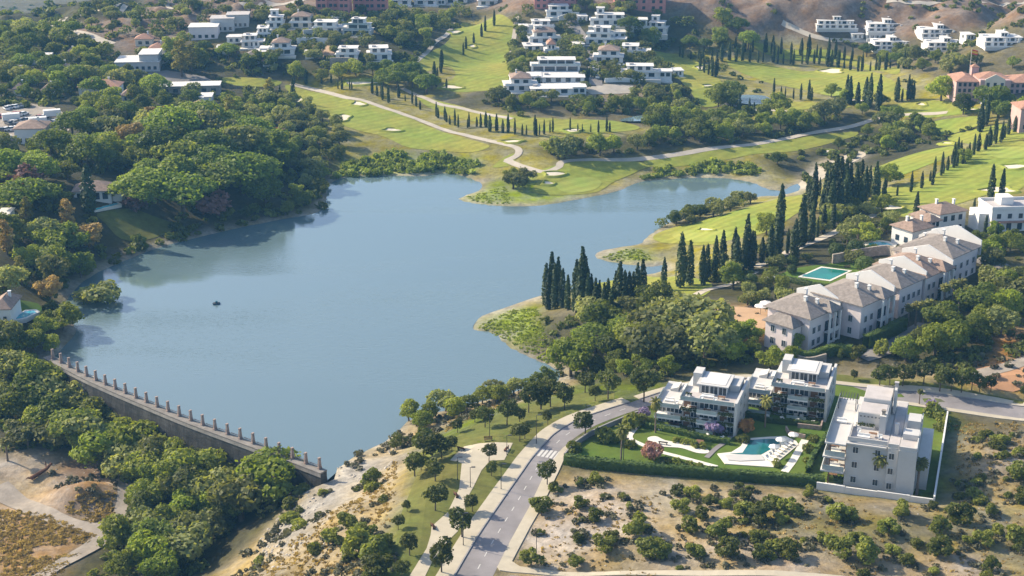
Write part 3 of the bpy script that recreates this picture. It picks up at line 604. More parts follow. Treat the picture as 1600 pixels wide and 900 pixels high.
# raft on the lake
bp_ = at_z(338, 475, 0.02)
rf = thing('raft', tuple(bp_), .25, 'small dark blue pontoon raft afloat alone on the open lake', 'raft')
b = MB()
for s in (-1, 1): b.tube([(-.95, s * .45, .12), (-.7, s * .45, .10), (.8, s * .45, .10), (1.05, s * .45, .2)], [.08, .2, .2, .06], 8)
b.build('float', mat('blue_float', (.02, .07, .12), .5, .2, 2), rf)
MB().box(-.75, -.6, .28, .75, .6, .36).build('platform', M['metal'], rf)
MB().box(-.2, -.3, .36, .35, .3, .85).build('cabinet', mat('teal_box', (.04, .14, .18), .6, .2, 2), rf)

# ---------------------------------------------------------------- main road, pavements, markings
Zr = 12.2
def zp(pts): p = np.array(pts, float); return at_z(p[:, 0], p[:, 1], Zr)[:, :2]
RL = smooth_line(zp([(690,935),(711,900),(747,839),(787,780),(813,743),(832,716),(853,692),(870,676),(904,656),(949,640),(985,629)]), 5)
RR = smooth_line(zp([(752,935),(777,887),(797,847),(827,793),(848,748),(864,720),(878,702),(896,686),(922,669),(957,654),(1005,637)]), 5)
# the road bends behind the blocks and runs off to the right
RL2 = smooth_line(zp([(985,629),(1060,606),(1150,592),(1250,596),(1330,604),(1400,612),(1450,618),(1530,627),(1610,638),(1700,652)]), 5)[1:]
RR2 = smooth_line(zp([(1005,637),(1070,617),(1150,604),(1250,608),(1330,617),(1400,626),(1450,633),(1530,645),(1610,657),(1700,672)]), 5)[1:]
A_, B_ = np.vstack([RL, RL2]), np.vstack([RR, RR2])
def off_line(l, d):
    g = np.gradient(l, axis=0); g /= np.hypot(g[:, 0], g[:, 1])[:, None]; return l + np.column_stack([-g[:, 1], g[:, 0]]) * d
sheet('road', np.vstack([A_, B_[::-1]]), M['asphalt'], .02)
side_road = zp([(745,935),(768,905),(800,899),(860,906),(1100,925),(1400,950),(1400,985),(900,985)])
sheet('side_road', side_road, M['asphalt'], .025)
sheet('kerb', np.vstack([off_line(RL, .02), off_line(RL, .24)[::-1]]), M['kerb'], .17, .2)
sheet('kerb', np.vstack([off_line(RR, -.24), off_line(RR, -.02)[::-1]])[:], M['kerb'], .17, .2) if False else None
sheet('pavement', np.vstack([off_line(RL, .25), off_line(RL, 2.9)[::-1]]), M['paving'], .15, .2)
sheet('kerb', np.vstack([off_line(RL2, .02), off_line(RL2, .24)[::-1]]), M['kerb'], .17, .2)
sheet('pavement', np.vstack([off_line(RL2, .25), off_line(RL2, 1.9)[::-1]]), M['paving'], .15, .2)
rp_ = zp([(777,887),(797,847),(827,793),(848,748),(864,720),(878,702),(888,694),(884,712),(874,735),(862,760),(848,790),(828,825),(812,855),(800,878),(812,886),(870,892),(1100,908),(1400,930),(1400,938),(1100,916),(860,899),(800,895),(781,892)])
sheet('pavement', rp_, M['paving'], .15, .2)
sheet('pavement', np.vstack([off_line(RR2[24:], -.1), off_line(RR2[24:], -1.6)[::-1]]), M['paving'], .15, .2)
# lane dashes and the zebra crossing belong to the road surface
road_o = bpy.data.objects['road']
cl = (RL + RR) / 2; cs = np.concatenate([[0], np.cumsum(np.hypot(*np.diff(cl, axis=0).T))])
def clp(s): return np.array([np.interp(s, cs, cl[:, 0]), np.interp(s, cs, cl[:, 1])])
zeb = zp([(852, 706)])[0]; zs = cs[np.argmin(np.hypot(*(cl - zeb).T))]
s = 1.0
while s < cs[-1] - 1:
    if abs(s - zs) > 3.2:
        a, b2 = clp(s), clp(s + 1.5); d = (b2 - a) / np.hypot(*(b2 - a)); n = np.array([-d[1], d[0]]) * .075
        MB().add([(*(a - n), Zr + .035), (*(a + n), Zr + .035), (*(b2 + n), Zr + .035), (*(b2 - n), Zr + .035)][::-1], [(0, 1, 2, 3)]).build('lane_dash', M['paint'], road_o)
    s += 4.0
a = clp(zs); d = clp(zs + 1) - a; d /= np.hypot(*d); n = np.array([-d[1], d[0]])
for k in range(8):
    o = a + n * (-2.8 + k * .8) - d * 1.6; e = o + d * 3.2; q = n * .26
    MB().add([(*(o - q), Zr + .035), (*(o + q), Zr + .035), (*(e + q), Zr + .035), (*(e - q), Zr + .035)][::-1], [(0, 1, 2, 3)]).build('zebra_stripe', M['paint'], road_o)
# park path and plaza
PK = [(600 + x / 3.75, 660 + y / 3.75) for x, y in [(470,110),(755,122),(705,222),(622,226),(572,282),(524,380),(474,470),(477,522),(432,640),(382,690),(292,800),(240,905),(215,980),(110,980),(148,905),(250,740),(273,665),(279,612),(372,530),(440,392),(456,240),(388,216)]]
sheet('park_path', zp(PK), M['paving'], .10, .1)
sheet('park_lawn', gpoly([(590,905),(618,850),(628,800),(655,735),(700,690),(770,650),(850,625),(930,610),(960,612),(960,630),(900,650),(858,668),(838,684),(812,716),(760,780),(715,850),(684,905)]), M['parkgrass'], .05)
sheet('verge', gpoly([(1180,582),(1320,586),(1420,596),(1605,628),(1605,634),(1450,612),(1330,598),(1180,588)]), M['parkgrass'], .06)
# benches and lamps in the park
def bench(px, py, rz, label):
    p = G1(px, py); t = thing('park_bench', p, rz, label, 'bench', 'benches along the park path')
    for k in range(3): MB().box(-.8, -.25 + k * .16, .42, .8, -.12 + k * .16, .46).build('seat_slat', M['rust'], t)
    for k in range(2): MB().box(-.8, .25, .55 + k * .18, .8, .29, .68 + k * .18).build('back_slat', M['rust'], t)
    for s in (-.65, .65): MB().box(s - .04, -.22, 0, s + .04, .28, .42).box(s - .04, .22, .42, s + .04, .25, .88).build('leg', M['metal'], t)
bench(713, 776, 1.9, 'rust brown bench halfway up the left edge of the pale path')
bench(677, 825, 1.9, 'rust brown bench at the widest bend of the pale path')
bench(721, 704, 2.6, 'rust brown bench at the near left side of the plaza')
bench(763, 689, .1, 'rust brown bench at the back edge of the plaza')
bench(791, 704, -1.9, 'rust brown bench beside the right edge of the plaza')
lamp_me = None
def lamp(px, py, h, label, rz=0.0):
    p = G1(px, py); t = thing('street_lamp', p, rz, label, 'street lamp', 'slim lamp posts')
    MB().tube([(0, 0, 0), (0, 0, .4), (0, 0, h)], [.11, .07, .045], 6).build('pole', M['metal'], t)
    MB().tube([(0, 0, h - .1), (.35, 0, h + .02)], .035, 5).build('arm', M['metal'], t)
    MB().prism([(.2, -.16), (.85, -.16), (.95, 0), (.85, .16), (.2, .16)], h, h + .1).build('lamp_head', M['metal'], t)
for px, py, h, lab in [(715,750,4.5,'slim lamp post left of the narrow waist of the pale path'), (735,762,4.0,'slim lamp post standing in the pale path near its waist'), (783,765,5,'slim lamp post between the plaza lawn and the road'),
    (765,682,4.5,'slim lamp post behind the plaza on the lawn'), (838,694,6,'slim lamp post on the left pavement by the zebra crossing'), (724,853,6,'slim lamp post on the left pavement near the bottom'),
    (974,720,4.5,'dark post standing on the garden lawn beside the hedge'), (915,679,6,'slim lamp post on the road bend by the garden wall'), (838,873,4.5,'lamp post at the bare lot kerb near the junction'), (792,711,4.0,'slim lamp post at the right corner of the plaza')]: lamp(px, py, h, lab)
# ---------------------------------------------------------------- plants: shapes
def rot_frame(nrm, r):
    nrm = nrm / (np.linalg.norm(nrm, axis=1, keepdims=True) + 1e-9)
    t = r.normal(size=nrm.shape); t -= (t * nrm).sum(1, keepdims=True) * nrm; t /= np.linalg.norm(t, axis=1, keepdims=True) + 1e-9
    return nrm, t, np.cross(nrm, t)
def leaves(P, Nn, size, r, jitter=.6, aspect=1.0):
    """leaf-clump quads at points P facing roughly along Nn"""
    n = len(P); Nn = Nn / (np.linalg.norm(Nn, axis=1, keepdims=True) + 1e-9) + r.normal(size=(n, 3)) * jitter
    _, t, b = rot_frame(Nn, r); s = (size * r.uniform(.55, 1.3, n))[:, None]
    k = r.uniform(.75, 1.25, (4, n, 1))
    V = np.stack([P + s * (-t * k[0] * aspect), P + s * b * k[1] * .8, P + s * (t * k[2] * aspect), P - s * b * k[3] * .8], 1).reshape(-1, 3)
    return V, np.arange(4 * n).reshape(n, 4)
def lobes_pts(lobes, n, r, inner=.72):
    L = np.array(lobes); area = (L[:, 3] * L[:, 4] + L[:, 3] * L[:, 5] + L[:, 4] * L[:, 5]); pick = r.choice(len(L), n * 2, p=area / area.sum())
    d = r.normal(size=(n * 2, 3)); d /= np.linalg.norm(d, axis=1, keepdims=True)
    rad = (r.uniform(inner, 1.08, n * 2) + (r.random(n * 2) < .12) * r.uniform(0, .28, n * 2))[:, None]; c = L[pick, :3]; e = L[pick, 3:]
    P = c + d * e * rad
    ok = np.ones(len(P), bool)
    for j in range(len(L)):
        q = ((P - L[j, :3]) / (L[j, 3:] * .70)); ok &= ((q * q).sum(1) > 1) | (pick == j)
    ok &= ~((d[:, 2] < -.45) & (r.random(n * 2) < .6))
    P, d, e = P[ok][:n], d[ok][:n], e[ok][:n]
    return P, d / e
def crown_mesh(name, lobes, n, size, mt, seed, jitter=.55):
    r = np.random.default_rng(seed); P, Nn = lobes_pts(lobes, n, r); V, Fq = leaves(P, Nn, size, r, jitter); return (V, Fq)
def trunk_geo(h, r0, limbs, seed, lean=.05):
    r = random.Random(seed); b = MB(); lx, ly = r.uniform(-lean, lean) * h, r.uniform(-lean, lean) * h
    b.tube([(0, 0, -.5), (lx * .3, ly * .3, h * .4), (lx, ly, h)], [r0 * 1.25, r0, r0 * .65], 6)
    for (x, y, z) in limbs: b.tube([(lx * .8, ly * .8, h * .8), ((lx + x) * .5, (ly + y) * .5, (h + z) * .52), (x, y, z)], [r0 * .55, r0 * .4, r0 * .15], 5)
    return b
def ball_lobes(r, n, R, H, z0, lob=.5, flat=.8):
    out = [(0, 0, z0 + H * .5, R * .66, R * .66, H * .42)]
    for i in range(n):
        a = 2 * math.pi * (i + r.uniform(-.3, .3)) * .618 * 2; k = (i + .5) / n; rr = R * math.sqrt(max(.05, 1 - (2 * k - 1) ** 2)) * r.uniform(.55, .78)
        s = R * lob * r.uniform(.75, 1.15); out.append((rr * math.cos(a), rr * math.sin(a), z0 + H * (.22 + .62 * k) + r.uniform(-.1, .1) * H, s, s, s * flat))
    return out
LM = {'broad': leafmat('broad_leaves', (.074, .120, .020), (.245, .270, .045), .46, spread=.45), 'bright': leafmat('bright_leaves', (.12, .185, .018), (.29, .33, .04), .45),
      'pine': leafmat('pine_needles', (.075, .125, .018), (.22, .275, .038), .42), 'olive': leafmat('olive_leaves', (.12, .145, .05), (.265, .275, .09), .4, spread=.45), 'cypress': leafmat('cypress_needles', (.022, .042, .015), (.06, .085, .024), .2),
      'tall': leafmat('yellowish_leaves', (.14, .14, .03), (.28, .25, .06), .4), 'bush': leafmat('scrub_leaves', (.092, .118, .022), (.23, .245, .048), .38, spread=.45), 'park': leafmat('young_tree_leaves', (.048, .07, .016), (.12, .135, .028), .33),
      'palm': leafmat('palm_fronds', (.11, .14, .03), (.25, .23, .07), .4), 'autumn': leafmat('rust_orange_leaves', (.24, .12, .03), (.40, .20, .06), .3), 'pinkf': leafmat('dusty_pink_blossom', (.20, .10, .09), (.34, .19, .17), .3),
      'lilac': leafmat('lilac_blossom', (.22, .17, .34), (.34, .28, .48), .3), 'gold': leafmat('dry_gold_leaves', (.24, .17, .06), (.38, .27, .10), .35), 'clip': leafmat('clipped_leaves', (.045, .078, .016), (.09, .13, .025), .25),
      'stuff': leafmat('scrub_mass', (.06, .09, .018), (.175, .19, .038), .36, attr=True), 'reeds': leafmat('reed_mass', (.14, .19, .028), (.27, .32, .055), .38, attr=True), 'dryg': leafmat('dry_grass_tufts', (.22, .16, .07), (.40, .30, .14), .3, attr=True), 'greyb': leafmat('grey_scrub_mass', (.08, .08, .05), (.15, .145, .09), .2, attr=True)}
KIND = {}
def reg(kind, variants, leaf, bark='bark', word=None, cat='tree', name=None):
    """variants: list of (trunk MB or None, (V, F)) in metres"""
    KIND[kind] = dict(v=[], word=word, cat=cat, name=name or kind)
    for tb, (V, Fq) in variants:
        cm = mesh_np('crown', V, Fq, LM[leaf]); tm = tb.mesh('trunk', M[bark]) if tb else None
        # one-piece version for small copies
        if tb:
            VV = np.vstack([V, np.array(tb.v)]); FF = [tuple(f) for f in Fq] + [tuple(i + len(V) for i in f) for f in tb.f]
            om = mesh_np(kind, VV, FF, [LM[leaf], M[bark]], [0] * len(Fq) + [1] * len(tb.f))
        else: om = cm
        KIND[kind]['v'].append((cm, tm, om, float(V[:, 2].max())))
def var(kind, fn, n): return [fn(s) for s in range(n)]
def mk_broad(s, R=3.6, H=6.2, z0=1.4, n=2000, size=.30, lob=.5, nl=10, flat=.82):
    r = random.Random(100 + s); R *= r.uniform(.82, 1.18); H *= r.uniform(.8, 1.15); lb = [(a * r.uniform(.8, 1.3), b * r.uniform(.8, 1.3), c * r.uniform(.88, 1.1), d * r.uniform(.75, 1.1), e * r.uniform(.75, 1.1), f * r.uniform(.75, 1.1)) for a, b, c, d, e, f in ball_lobes(r, nl, R, H, z0, lob, flat)]; return trunk_geo(z0 + H * .45, .24, [(l[0] * .7, l[1] * .7, l[2]) for l in lb[1:5]], s), crown_mesh('c', lb, n, size, None, s)
def mk_pine(s):
    r = random.Random(200 + s); lb = [(0, 0, 6.4, 3.6, 3.6, 2.0)]
    for i in range(13):
        a = i * 2.399; rr = 4.2 * math.sqrt((i + .5) / 13); lb.append((rr * math.cos(a), rr * math.sin(a), 7.4 - .15 * rr * rr + r.uniform(-.4, .4), r.uniform(1.5, 2.1), r.uniform(1.5, 2.1), r.uniform(1.1, 1.5)))
    return trunk_geo(6.2, .32, [(l[0] * .75, l[1] * .75, l[2] - .4) for l in lb[5:10]], s, .08), crown_mesh('c', lb, 2600, .31, None, s)
def mk_cypress(s):
    r = np.random.default_rng(300 + s); n = 620; t = r.beta(1.1, 1.35, n); a = r.uniform(0, 2 * math.pi, n)
    w = 1.15 * np.power(np.sin(np.pi * np.clip(t * .80 + .20, 0, 1)), .75) * (1 - .25 * t) * r.uniform(.72, 1.08, n) * (1 + .12 * np.sin(3 * a + 5 * t + s))
    P = np.column_stack([w * np.cos(a), w * np.sin(a), .5 + 11.5 * t]); Nn = np.column_stack([np.cos(a), np.sin(a), np.full(n, .35)])
    V, Fq = leaves(P, Nn, .36, r, .35, 1.0); return trunk_geo(6.0, .16, [], s, .0), (V, Fq)
def mk_olive(s): return mk_broad(s + 40, 2.4, 3.6, 1.0, 1200, .25, .52, 8, .8)
def mk_tall(s):
    r = random.Random(400 + s); lb = []
    for i in range(11):
        z = 3.5 + i * .95; rr = (2.0 * math.sin(math.pi * min(1, (i + 1.6) / 12.5)) + .3) * r.uniform(.5, .8); a = i * 2.4; sz = r.uniform(1.1, 1.6) * (1 - .03 * i); lb.append((rr * math.cos(a), rr * math.sin(a), z, sz, sz, sz * 1.05))
    return trunk_geo(9, .28, [(l[0] * .6, l[1] * .6, l[2]) for l in lb[2:7]], s), crown_mesh('c', lb, 1000, .40, None, s)
def mk_park(s):
    r = random.Random(500 + s); lb = ball_lobes(r, 8, 1.65, 3.0, 1.5, .5, .85); return trunk_geo(2.6, .10, [(l[0] * .7, l[1] * .7, l[2]) for l in lb[1:6]], s, .03), crown_mesh('c', lb, 800, .21, None, s, .7)
def mk_bush(s):
    r = random.Random(600 + s); lb = ball_lobes(r, 7, 1.5, 2.0, -.2, .55, .8); return None, crown_mesh('c', lb, 420, .27, None, s, .7)
def mk_shrubtree(s):
    r = random.Random(650 + s); lb = [(a * r.uniform(.8, 1.3), b * r.uniform(.8, 1.3), c * r.uniform(.85, 1.1), d, e, f) for a, b, c, d, e, f in ball_lobes(r, 9, 1.55, 2.5, .35, .44, .9)][1:]; return trunk_geo(1.6, .09, [(l[0] * .7, l[1] * .7, l[2]) for l in lb[1:5]], s, .1), crown_mesh('c', lb, 900, .20, None, s, .75)
def mk_ball(s):
    return trunk_geo(1.0, .15, [], s, 0), crown_mesh('c', [(0, 0, 2.6, 2.5, 2.5, 2.35)], 1100, .26, None, s, .25)
def mk_palm(s, H=8.0, nf=34, L=2.6, droop=1.0):
    r = random.Random(700 + s); b = MB(); bend = r.uniform(-.3, .3); b.tube([(0, 0, -.3), (bend * .4, 0, H * .5), (bend, 0, H)], [.32, .22, .19], 7)
    V, Fq = [], []
    for i in range(nf):
        a = i * 2.399; el = 1.25 - 2.1 * (i / nf) + r.uniform(-.1, .1); d0 = Vector((math.cos(a), math.sin(a), 0)); sd = Vector((-math.sin(a), math.cos(a), 0)); p = Vector((bend, 0, H + .1)); ang = el; pts = [p.copy()]
        for k in range(5): p = p + (d0 * math.cos(ang) + Vector((0, 0, math.sin(ang)))) * (L / 5); ang -= .32 * droop; pts.append(p.copy())
        wd = [.06, .30, .42, .40, .28, .05]
        for k in range(5):
            n0 = len(V)
            for s2 in (-1, 1):
                V += [pts[k], pts[k] + sd * s2 * wd[k] - Vector((0, 0, .12)), pts[k + 1] + sd * s2 * wd[k + 1] - Vector((0, 0, .12)), pts[k + 1]]
            Fq += [(n0, n0 + 1, n0 + 2, n0 + 3), (n0 + 7, n0 + 6, n0 + 5, n0 + 4)]
    return b, (np.array([tuple(v) for v in V]), np.array(Fq))
reg('broadleaf_tree', var('', mk_broad, 8), 'broad', word='dense green broadleaf tree')
reg('bright_tree', var('', lambda s: mk_broad(s + 20), 3), 'bright', word='bright green leafy tree', name='leafy_tree')
reg('umbrella_pine', var('', mk_pine, 4), 'pine', word='domed umbrella pine')
reg('cypress_tree', var('', mk_cypress, 4), 'cypress', word='slender dark cypress')
reg('olive_tree', var('', mk_olive, 4), 'olive', word='grey-green olive tree')
reg('poplar_tree', var('', mk_tall, 3), 'tall', word='tall yellowish poplar')
reg('park_tree', var('', mk_park, 4), 'park', word='young dark park tree', name='young_tree')
reg('bush', var('', mk_bush, 4), 'bush', word='rounded scrub bush', cat='bush')
reg('shrub_tree', var('', mk_shrubtree, 5), 'bush', word='small bushy tree', name='wild_olive_tree')
reg('ball_tree', var('', mk_ball, 2), 'clip', word='clipped ball-shaped tree', name='topiary_tree')
reg('palm_tree', var('', mk_palm, 3), 'palm', 'palmbark', word='feathery palm')
reg('fan_palm', [mk_palm(9 + k, 7.0, 46, 1.7, .7) for k in range(2)], 'palm', 'palmbark', word='shaggy fan palm')
reg('autumn_tree', [mk_broad(60, 1.6, 2.2, .5, 700, .24)], 'autumn', word='rust orange tree', name='orange_tree')
reg('pink_tree', [mk_broad(61 + k, 2.0, 2.4, .5, 700, .26) for k in range(2)], 'pinkf', word='dusty pink flowering tree', name='flowering_tree')
reg('lilac_tree', [mk_broad(64, 1.6, 2.2, .8, 700, .24)], 'lilac', word='lilac jacaranda tree', name='jacaranda_tree')
reg('gold_tree', [mk_tall(12), mk_broad(66)], 'gold', word='golden dry-leaved tree', name='golden_tree')

# ---------------------------------------------------------------- plants: where they stand
PL = []          # dict(kind, pos, scale, place, desc)
KEEP_OFF = []    # world polygons kept clear
def put(kind, px, py, h=None, place='', hpx=None, wide=1.0, desc=None):
    p = G1(px, py); put_w(kind, p.x, p.y, h, place, hpx, wide, desc)
def put_w(kind, x, y, h=None, place='', hpx=None, wide=1.0, desc=None):
    z = float(ground(x, y)); vi = rng.randrange(len(KIND[kind]['v'])); H0 = KIND[kind]['v'][vi][3]
    if hpx is not None: _, _, d = to_px(x, y, z); h = hpx * d / FPX / .95 * (1.17 if kind == 'cypress_tree' else 1)
    s = h / H0
    PL.append(dict(k=kind, v=vi, x=x, y=y, z=z, s=s, w=wide, place=place, desc=desc, rz=rng.random() * 6.28))
def scatter(poly_px, mix, spacing, hr, place, seed, clear=0.0, wide=(1.0, 1.25)):
    r = random.Random(seed); w = gpoly(poly_px); x0, y0 = w.min(0); x1, y1 = w.max(0); pts = []; cell = {}
    n = int((x1 - x0) * (y1 - y0) / spacing ** 2 * 6)
    for _ in range(n):
        x, y = r.uniform(x0, x1), r.uniform(y0, y1)
        ci = (int(x / spacing), int(y / spacing))
        if any((x - a) ** 2 + (y - b) ** 2 < spacing ** 2 * .8 for i in (-1, 0, 1) for j in (-1, 0, 1) for a, b in cell.get((ci[0] + i, ci[1] + j), ())): continue
        cell.setdefault(ci, []).append((x, y)); pts.append((x, y))
    P = np.array(pts); ok = inside(w, P[:, 0], P[:, 1]) & ~inside(LAKE, P[:, 0], P[:, 1])
    for k in KEEP_OFF: ok &= ~inside(k, P[:, 0], P[:, 1])
    ks, ws = zip(*mix)
    for x, y in P[ok]:
        kd = r.choices(ks, ws)[0]; hh = r.uniform(*hr)
        if kd == 'cypress_tree': hh *= 1.3
        if kd in ('bush',): hh *= .5
        if kd == 'poplar_tree': hh *= 1.25
        put_w(kd, x, y, hh, place, wide=r.uniform(*wide))
def row(kind, pts, n, hpx, place, jit=3.5, seed=0):
    r = random.Random(seed + n); p = np.array(pts, float); t = np.linspace(0, len(p) - 1, n)
    for k in t:
        x = np.interp(k, range(len(p)), p[:, 0]); y = np.interp(k, range(len(p)), p[:, 1]); put(kind, x + r.uniform(-jit, jit), y + r.uniform(-jit, jit) * .4, None, place, hpx * r.uniform(.6, 1.3), wide=r.uniform(.75, 1.3))
for p in ([(120,318),(190,300),(240,345),(285,360),(235,385),(190,380),(140,340)], [(205,112),(330,112),(350,148),(245,150)], [(175,88),(255,88),(255,120),(180,120)], [(-5,175),(110,160),(130,215),(-5,225)], [(890,20),(905,60),(922,100),(922,150),(990,150),(985,130),(935,130),(925,80),(905,30)],
          [(110,270),(185,268),(200,335),(110,330)], [(-10,470),(70,480),(60,520),(-10,520)]): KEEP_OFF.append(gpoly(p))
for x, y, w in [(874,26,40),(955,40,66),(1025,52,32),(846,50,40),(852,68,50),(938,70,46),(834,80,28),(862,88,22),(868,112,76),(950,98,46),(985,90,36),(1000,122,58),(880,130,66),(815,143,52),(862,148,64),(1035,126,24),(430,44,27),(470,44,34),(508,52,38),(557,56,44),(440,86,40),(542,94,34),(593,94,37),
    (1307,44,62),(1387,49,62),(1470,58,60),(1570,72,64),(1395,77,60),(1480,79,62),(520,24,52),(578,24,52),(215,112,68),(297,147,92),(318,62,44),(348,50,36),(372,44,34),(155,152,62),(1545,160,110),(1466,368,70),(1424,386,70),(1575,362,80)]:
    q = G1(x, y); hw = w * to_px(q.x, q.y, q.z)[2] / FPX * .5 + 1.5; KEEP_OFF.append(np.array([(q.x - hw, q.y - 4.5), (q.x + hw, q.y - 4.5), (q.x + hw, q.y + 12), (q.x - hw, q.y + 12)]))
for f in FAIR: KEEP_OFF.append(gpoly(f, 3))
# cypresses
for x, y, h in [(853,480,58),(862,478,70),(872,476,62),(879,481,52),(887,484,46),(900,489,70),(909,492,88),(914,488,72),(923,490,52),(930,494,50),(943,496,46),(955,498,42),(967,494,72),(982,491,56),(995,480,58),(1003,476,60),(857,484,50),(867,483,60),(904,484,64),(918,494,58),(936,490,44),(949,494,50),(961,490,56),(975,494,60),(988,486,52)]: put('cypress_tree', x, y, None, 'in the clump on the lake promontory', h * 1.05, .98)
for x, y, h in [(1037,454,46),(1063,450,76),(1077,446,62),(1097,440,50),(1104,440,52),(1117,428,52),(1128,424,56),(1147,412,50),(1166,406,62),(1173,422,54)]: put('cypress_tree', x, y, None, 'in the loose row above the earth yard', h, 1.0)
for x, y, h in [(1218,366,68),(1251,386,72),(1240,413,62),(1261,316,32),(1280,306,25),(1214,400,40)]: put('cypress_tree', x, y, None, 'on the slope left of the fairway grove', h)
for x, y, h in [(1297,332,62),(1303,326,72),(1310,332,74),(1318,326,66),(1325,324,60),(1336,318,52),(1343,314,56),(1350,320,52),(1357,308,42),(1366,320,58),(1372,302,28),(1289,322,50)]: put('cypress_tree', x, y, None, 'in the tall grove beside the curved fairway', h)
for x, y, h in [(1430,347,42),(1547,312,48),(1564,312,42),(1521,334,22),(1490,254,28),(1500,250,26),(1513,250,24),(1472,262,22),(1539,365,26),(1555,385,34)]: put('cypress_tree', x, y, None, 'standing apart by the white villas', h)
row('cypress_tree', [(462,133),(520,131)], 4, 17, 'in the row above the first bunker'); row('cypress_tree', [(440,160),(460,162)], 3, 26, 'beside the poplar at the fairway edge')
row('cypress_tree', [(530,140),(552,140)], 4, 13, 'on the bank below the far green'); row('cypress_tree', [(580,142),(605,160)], 6, 20, 'down the bank of the left fairway')
row('cypress_tree', [(622,152),(660,172)], 5, 16, 'on the rough between the two paths')
row('cypress_tree', [(682,182),(715,198),(760,200)], 12, 19, 'in the row along the middle path'); row('cypress_tree', [(768,205),(830,212),(862,208)], 14, 21, 'in the row under the village scrub')
row('cypress_tree', [(892,205),(955,207)], 7, 17, 'beside the greenside bunker strip'); row('cypress_tree', [(678,128),(694,100)], 5, 24, 'along the left edge of the upper fairway'); row('cypress_tree', [(722,85),(770,40)], 6, 18, 'scattered on the upper fairway')
row('cypress_tree', [(1030,118),(1048,108)], 4, 12, 'by the lowest village villa'); row('cypress_tree', [(1095,110),(1120,122)], 7, 26, 'crowding the right fairway')
row('cypress_tree', [(1130,95),(1200,98),(1260,102)], 14, 22, 'in the first row below the terraced hill'); row('cypress_tree', [(1150,80),(1260,88),(1330,95)], 16, 22, 'in the second row below the terraced hill')
row('cypress_tree', [(1262,98),(1345,112),(1420,106)], 18, 20, 'on the long slope under the terraces'); row('cypress_tree', [(1210,150),(1270,158)], 7, 22, 'along the rough by the ponds')
row('cypress_tree', [(1320,160),(1370,172)], 6, 40, 'in the tall pair rows by the hotel lawn'); row('cypress_tree', [(1400,158),(1430,156)], 5, 28, 'left of the hotel lawn'); row('cypress_tree', [(1146,172),(1180,178)], 4, 20, 'beside the small pond')
row('cypress_tree', [(1530,206),(1545,186)], 5, 34, 'in the row in front of the hotel'); row('cypress_tree', [(1550,226),(1600,200)], 8, 28, 'on the terraces at the far right edge'); row('cypress_tree', [(1488,256),(1530,238),(1565,222)], 9, 26, 'in the row along the right fairway top')
row('cypress_tree', [(1455,282),(1505,256)], 8, 22, 'among the pines of the right fairway'); put('cypress_tree', 141, 333, None, 'beside the lakeside villa pool', 66, 1.5)
row('cypress_tree', [(905,120),(965,122)], 16, 11, 'in the hedge of the village villa', .8); row('cypress_tree', [(640,130),(700,140)], 4, 18, 'at the foot of the left hill')
row('cypress_tree', [(1100,446),(1180,416),(1240,392),(1300,358)], 16, 46, 'along the drive above the olive grove'); row('cypress_tree', [(1265,330),(1300,342),(1345,330)], 9, 55, 'on the near side of the tall grove'); row('cypress_tree', [(1380,310),(1460,290)], 5, 24, 'across the curved fairway'); row('cypress_tree', [(1060,88),(1110,98)], 6, 16, 'at the head of the right fairway')
row('cypress_tree', [(1185,470),(1255,460)], 9, 12, 'in the clipped row by the green pool', .5)
# woods
scatter([(150,300),(200,275),(240,225),(330,205),(420,215),(445,260),(400,290),(440,320),(420,338),(330,352),(290,345),(240,335)], [('umbrella_pine', 5), ('broadleaf_tree', 3), ('olive_tree', 1.2), ('bright_tree', .8), ('gold_tree', .3), ('pink_tree', .3)], 9.5, (7, 15), 'in the pine wood on the left lake bank', 1, wide=(1.15, 1.6))
scatter([(0,255),(60,235),(130,215),(220,195),(330,185),(330,215),(240,235),(200,280),(120,290),(100,330),(40,345),(0,340)], [('umbrella_pine', 3), ('broadleaf_tree', 4), ('olive_tree', 2), ('bright_tree', 1), ('gold_tree', .4), ('pink_tree', .3)], 8.6, (6, 11.5), 'around the hillside villas', 2, wide=(1.05, 1.45))
scatter([(330,165),(420,150),(470,165),(510,190),(540,212),(530,250),(505,290),(480,300),(440,270),(430,215),(350,205)], [('broadleaf_tree', 4), ('olive_tree', 3), ('pink_tree', .3)], 6.0, (4, 6.5), 'in the scrub wood below the left fairway', 3)
scatter([(440,300),(500,300),(508,330),(440,342)], [('broadleaf_tree', 1)], 6, (3.5, 5.5), 'at the tip of the left bank', 4)
scatter([(0,350),(60,350),(130,395),(140,430),(105,462),(60,480),(0,475)], [('broadleaf_tree', 3), ('olive_tree', 2), ('gold_tree', 1.6), ('bright_tree', 1), ('poplar_tree', .6)], 6.8, (6.5, 10.5), 'on the near left shore', 5, wide=(1.05, 1.35))
scatter([(190,400),(255,380),(330,360),(420,342),(440,338),(360,350),(280,350),(270,368),(200,390)], [('broadleaf_tree', 3), ('bush', 2)], 5, (3.5, 5.5), 'along the shady left shore', 6)
scatter([(0,520),(62,512),(112,480),(118,505),(112,535),(85,556),(60,585),(0,592)], [('broadleaf_tree', 3), ('olive_tree', 1.5), ('bright_tree', .6)], 4.6, (4.5, 7.5), 'by the left end of the dam', 7)
scatter([(0,50),(70,52),(190,95),(250,80),(290,60),(400,95),(400,118),(340,120),(330,165),(220,190),(130,205),(120,160),(0,160)], [('broadleaf_tree', 5), ('umbrella_pine', 2), ('olive_tree', 2), ('bright_tree', .5)], 9.5, (6, 9.5), 'on the wooded hill at the far left', 8)
scatter([(120,18),(280,15),(420,10),(430,30),(300,60),(200,62),(130,45)], [('olive_tree', 3), ('broadleaf_tree', 2)], 9, (3.5, 6.5), 'on the bare hill at the far left', 9)
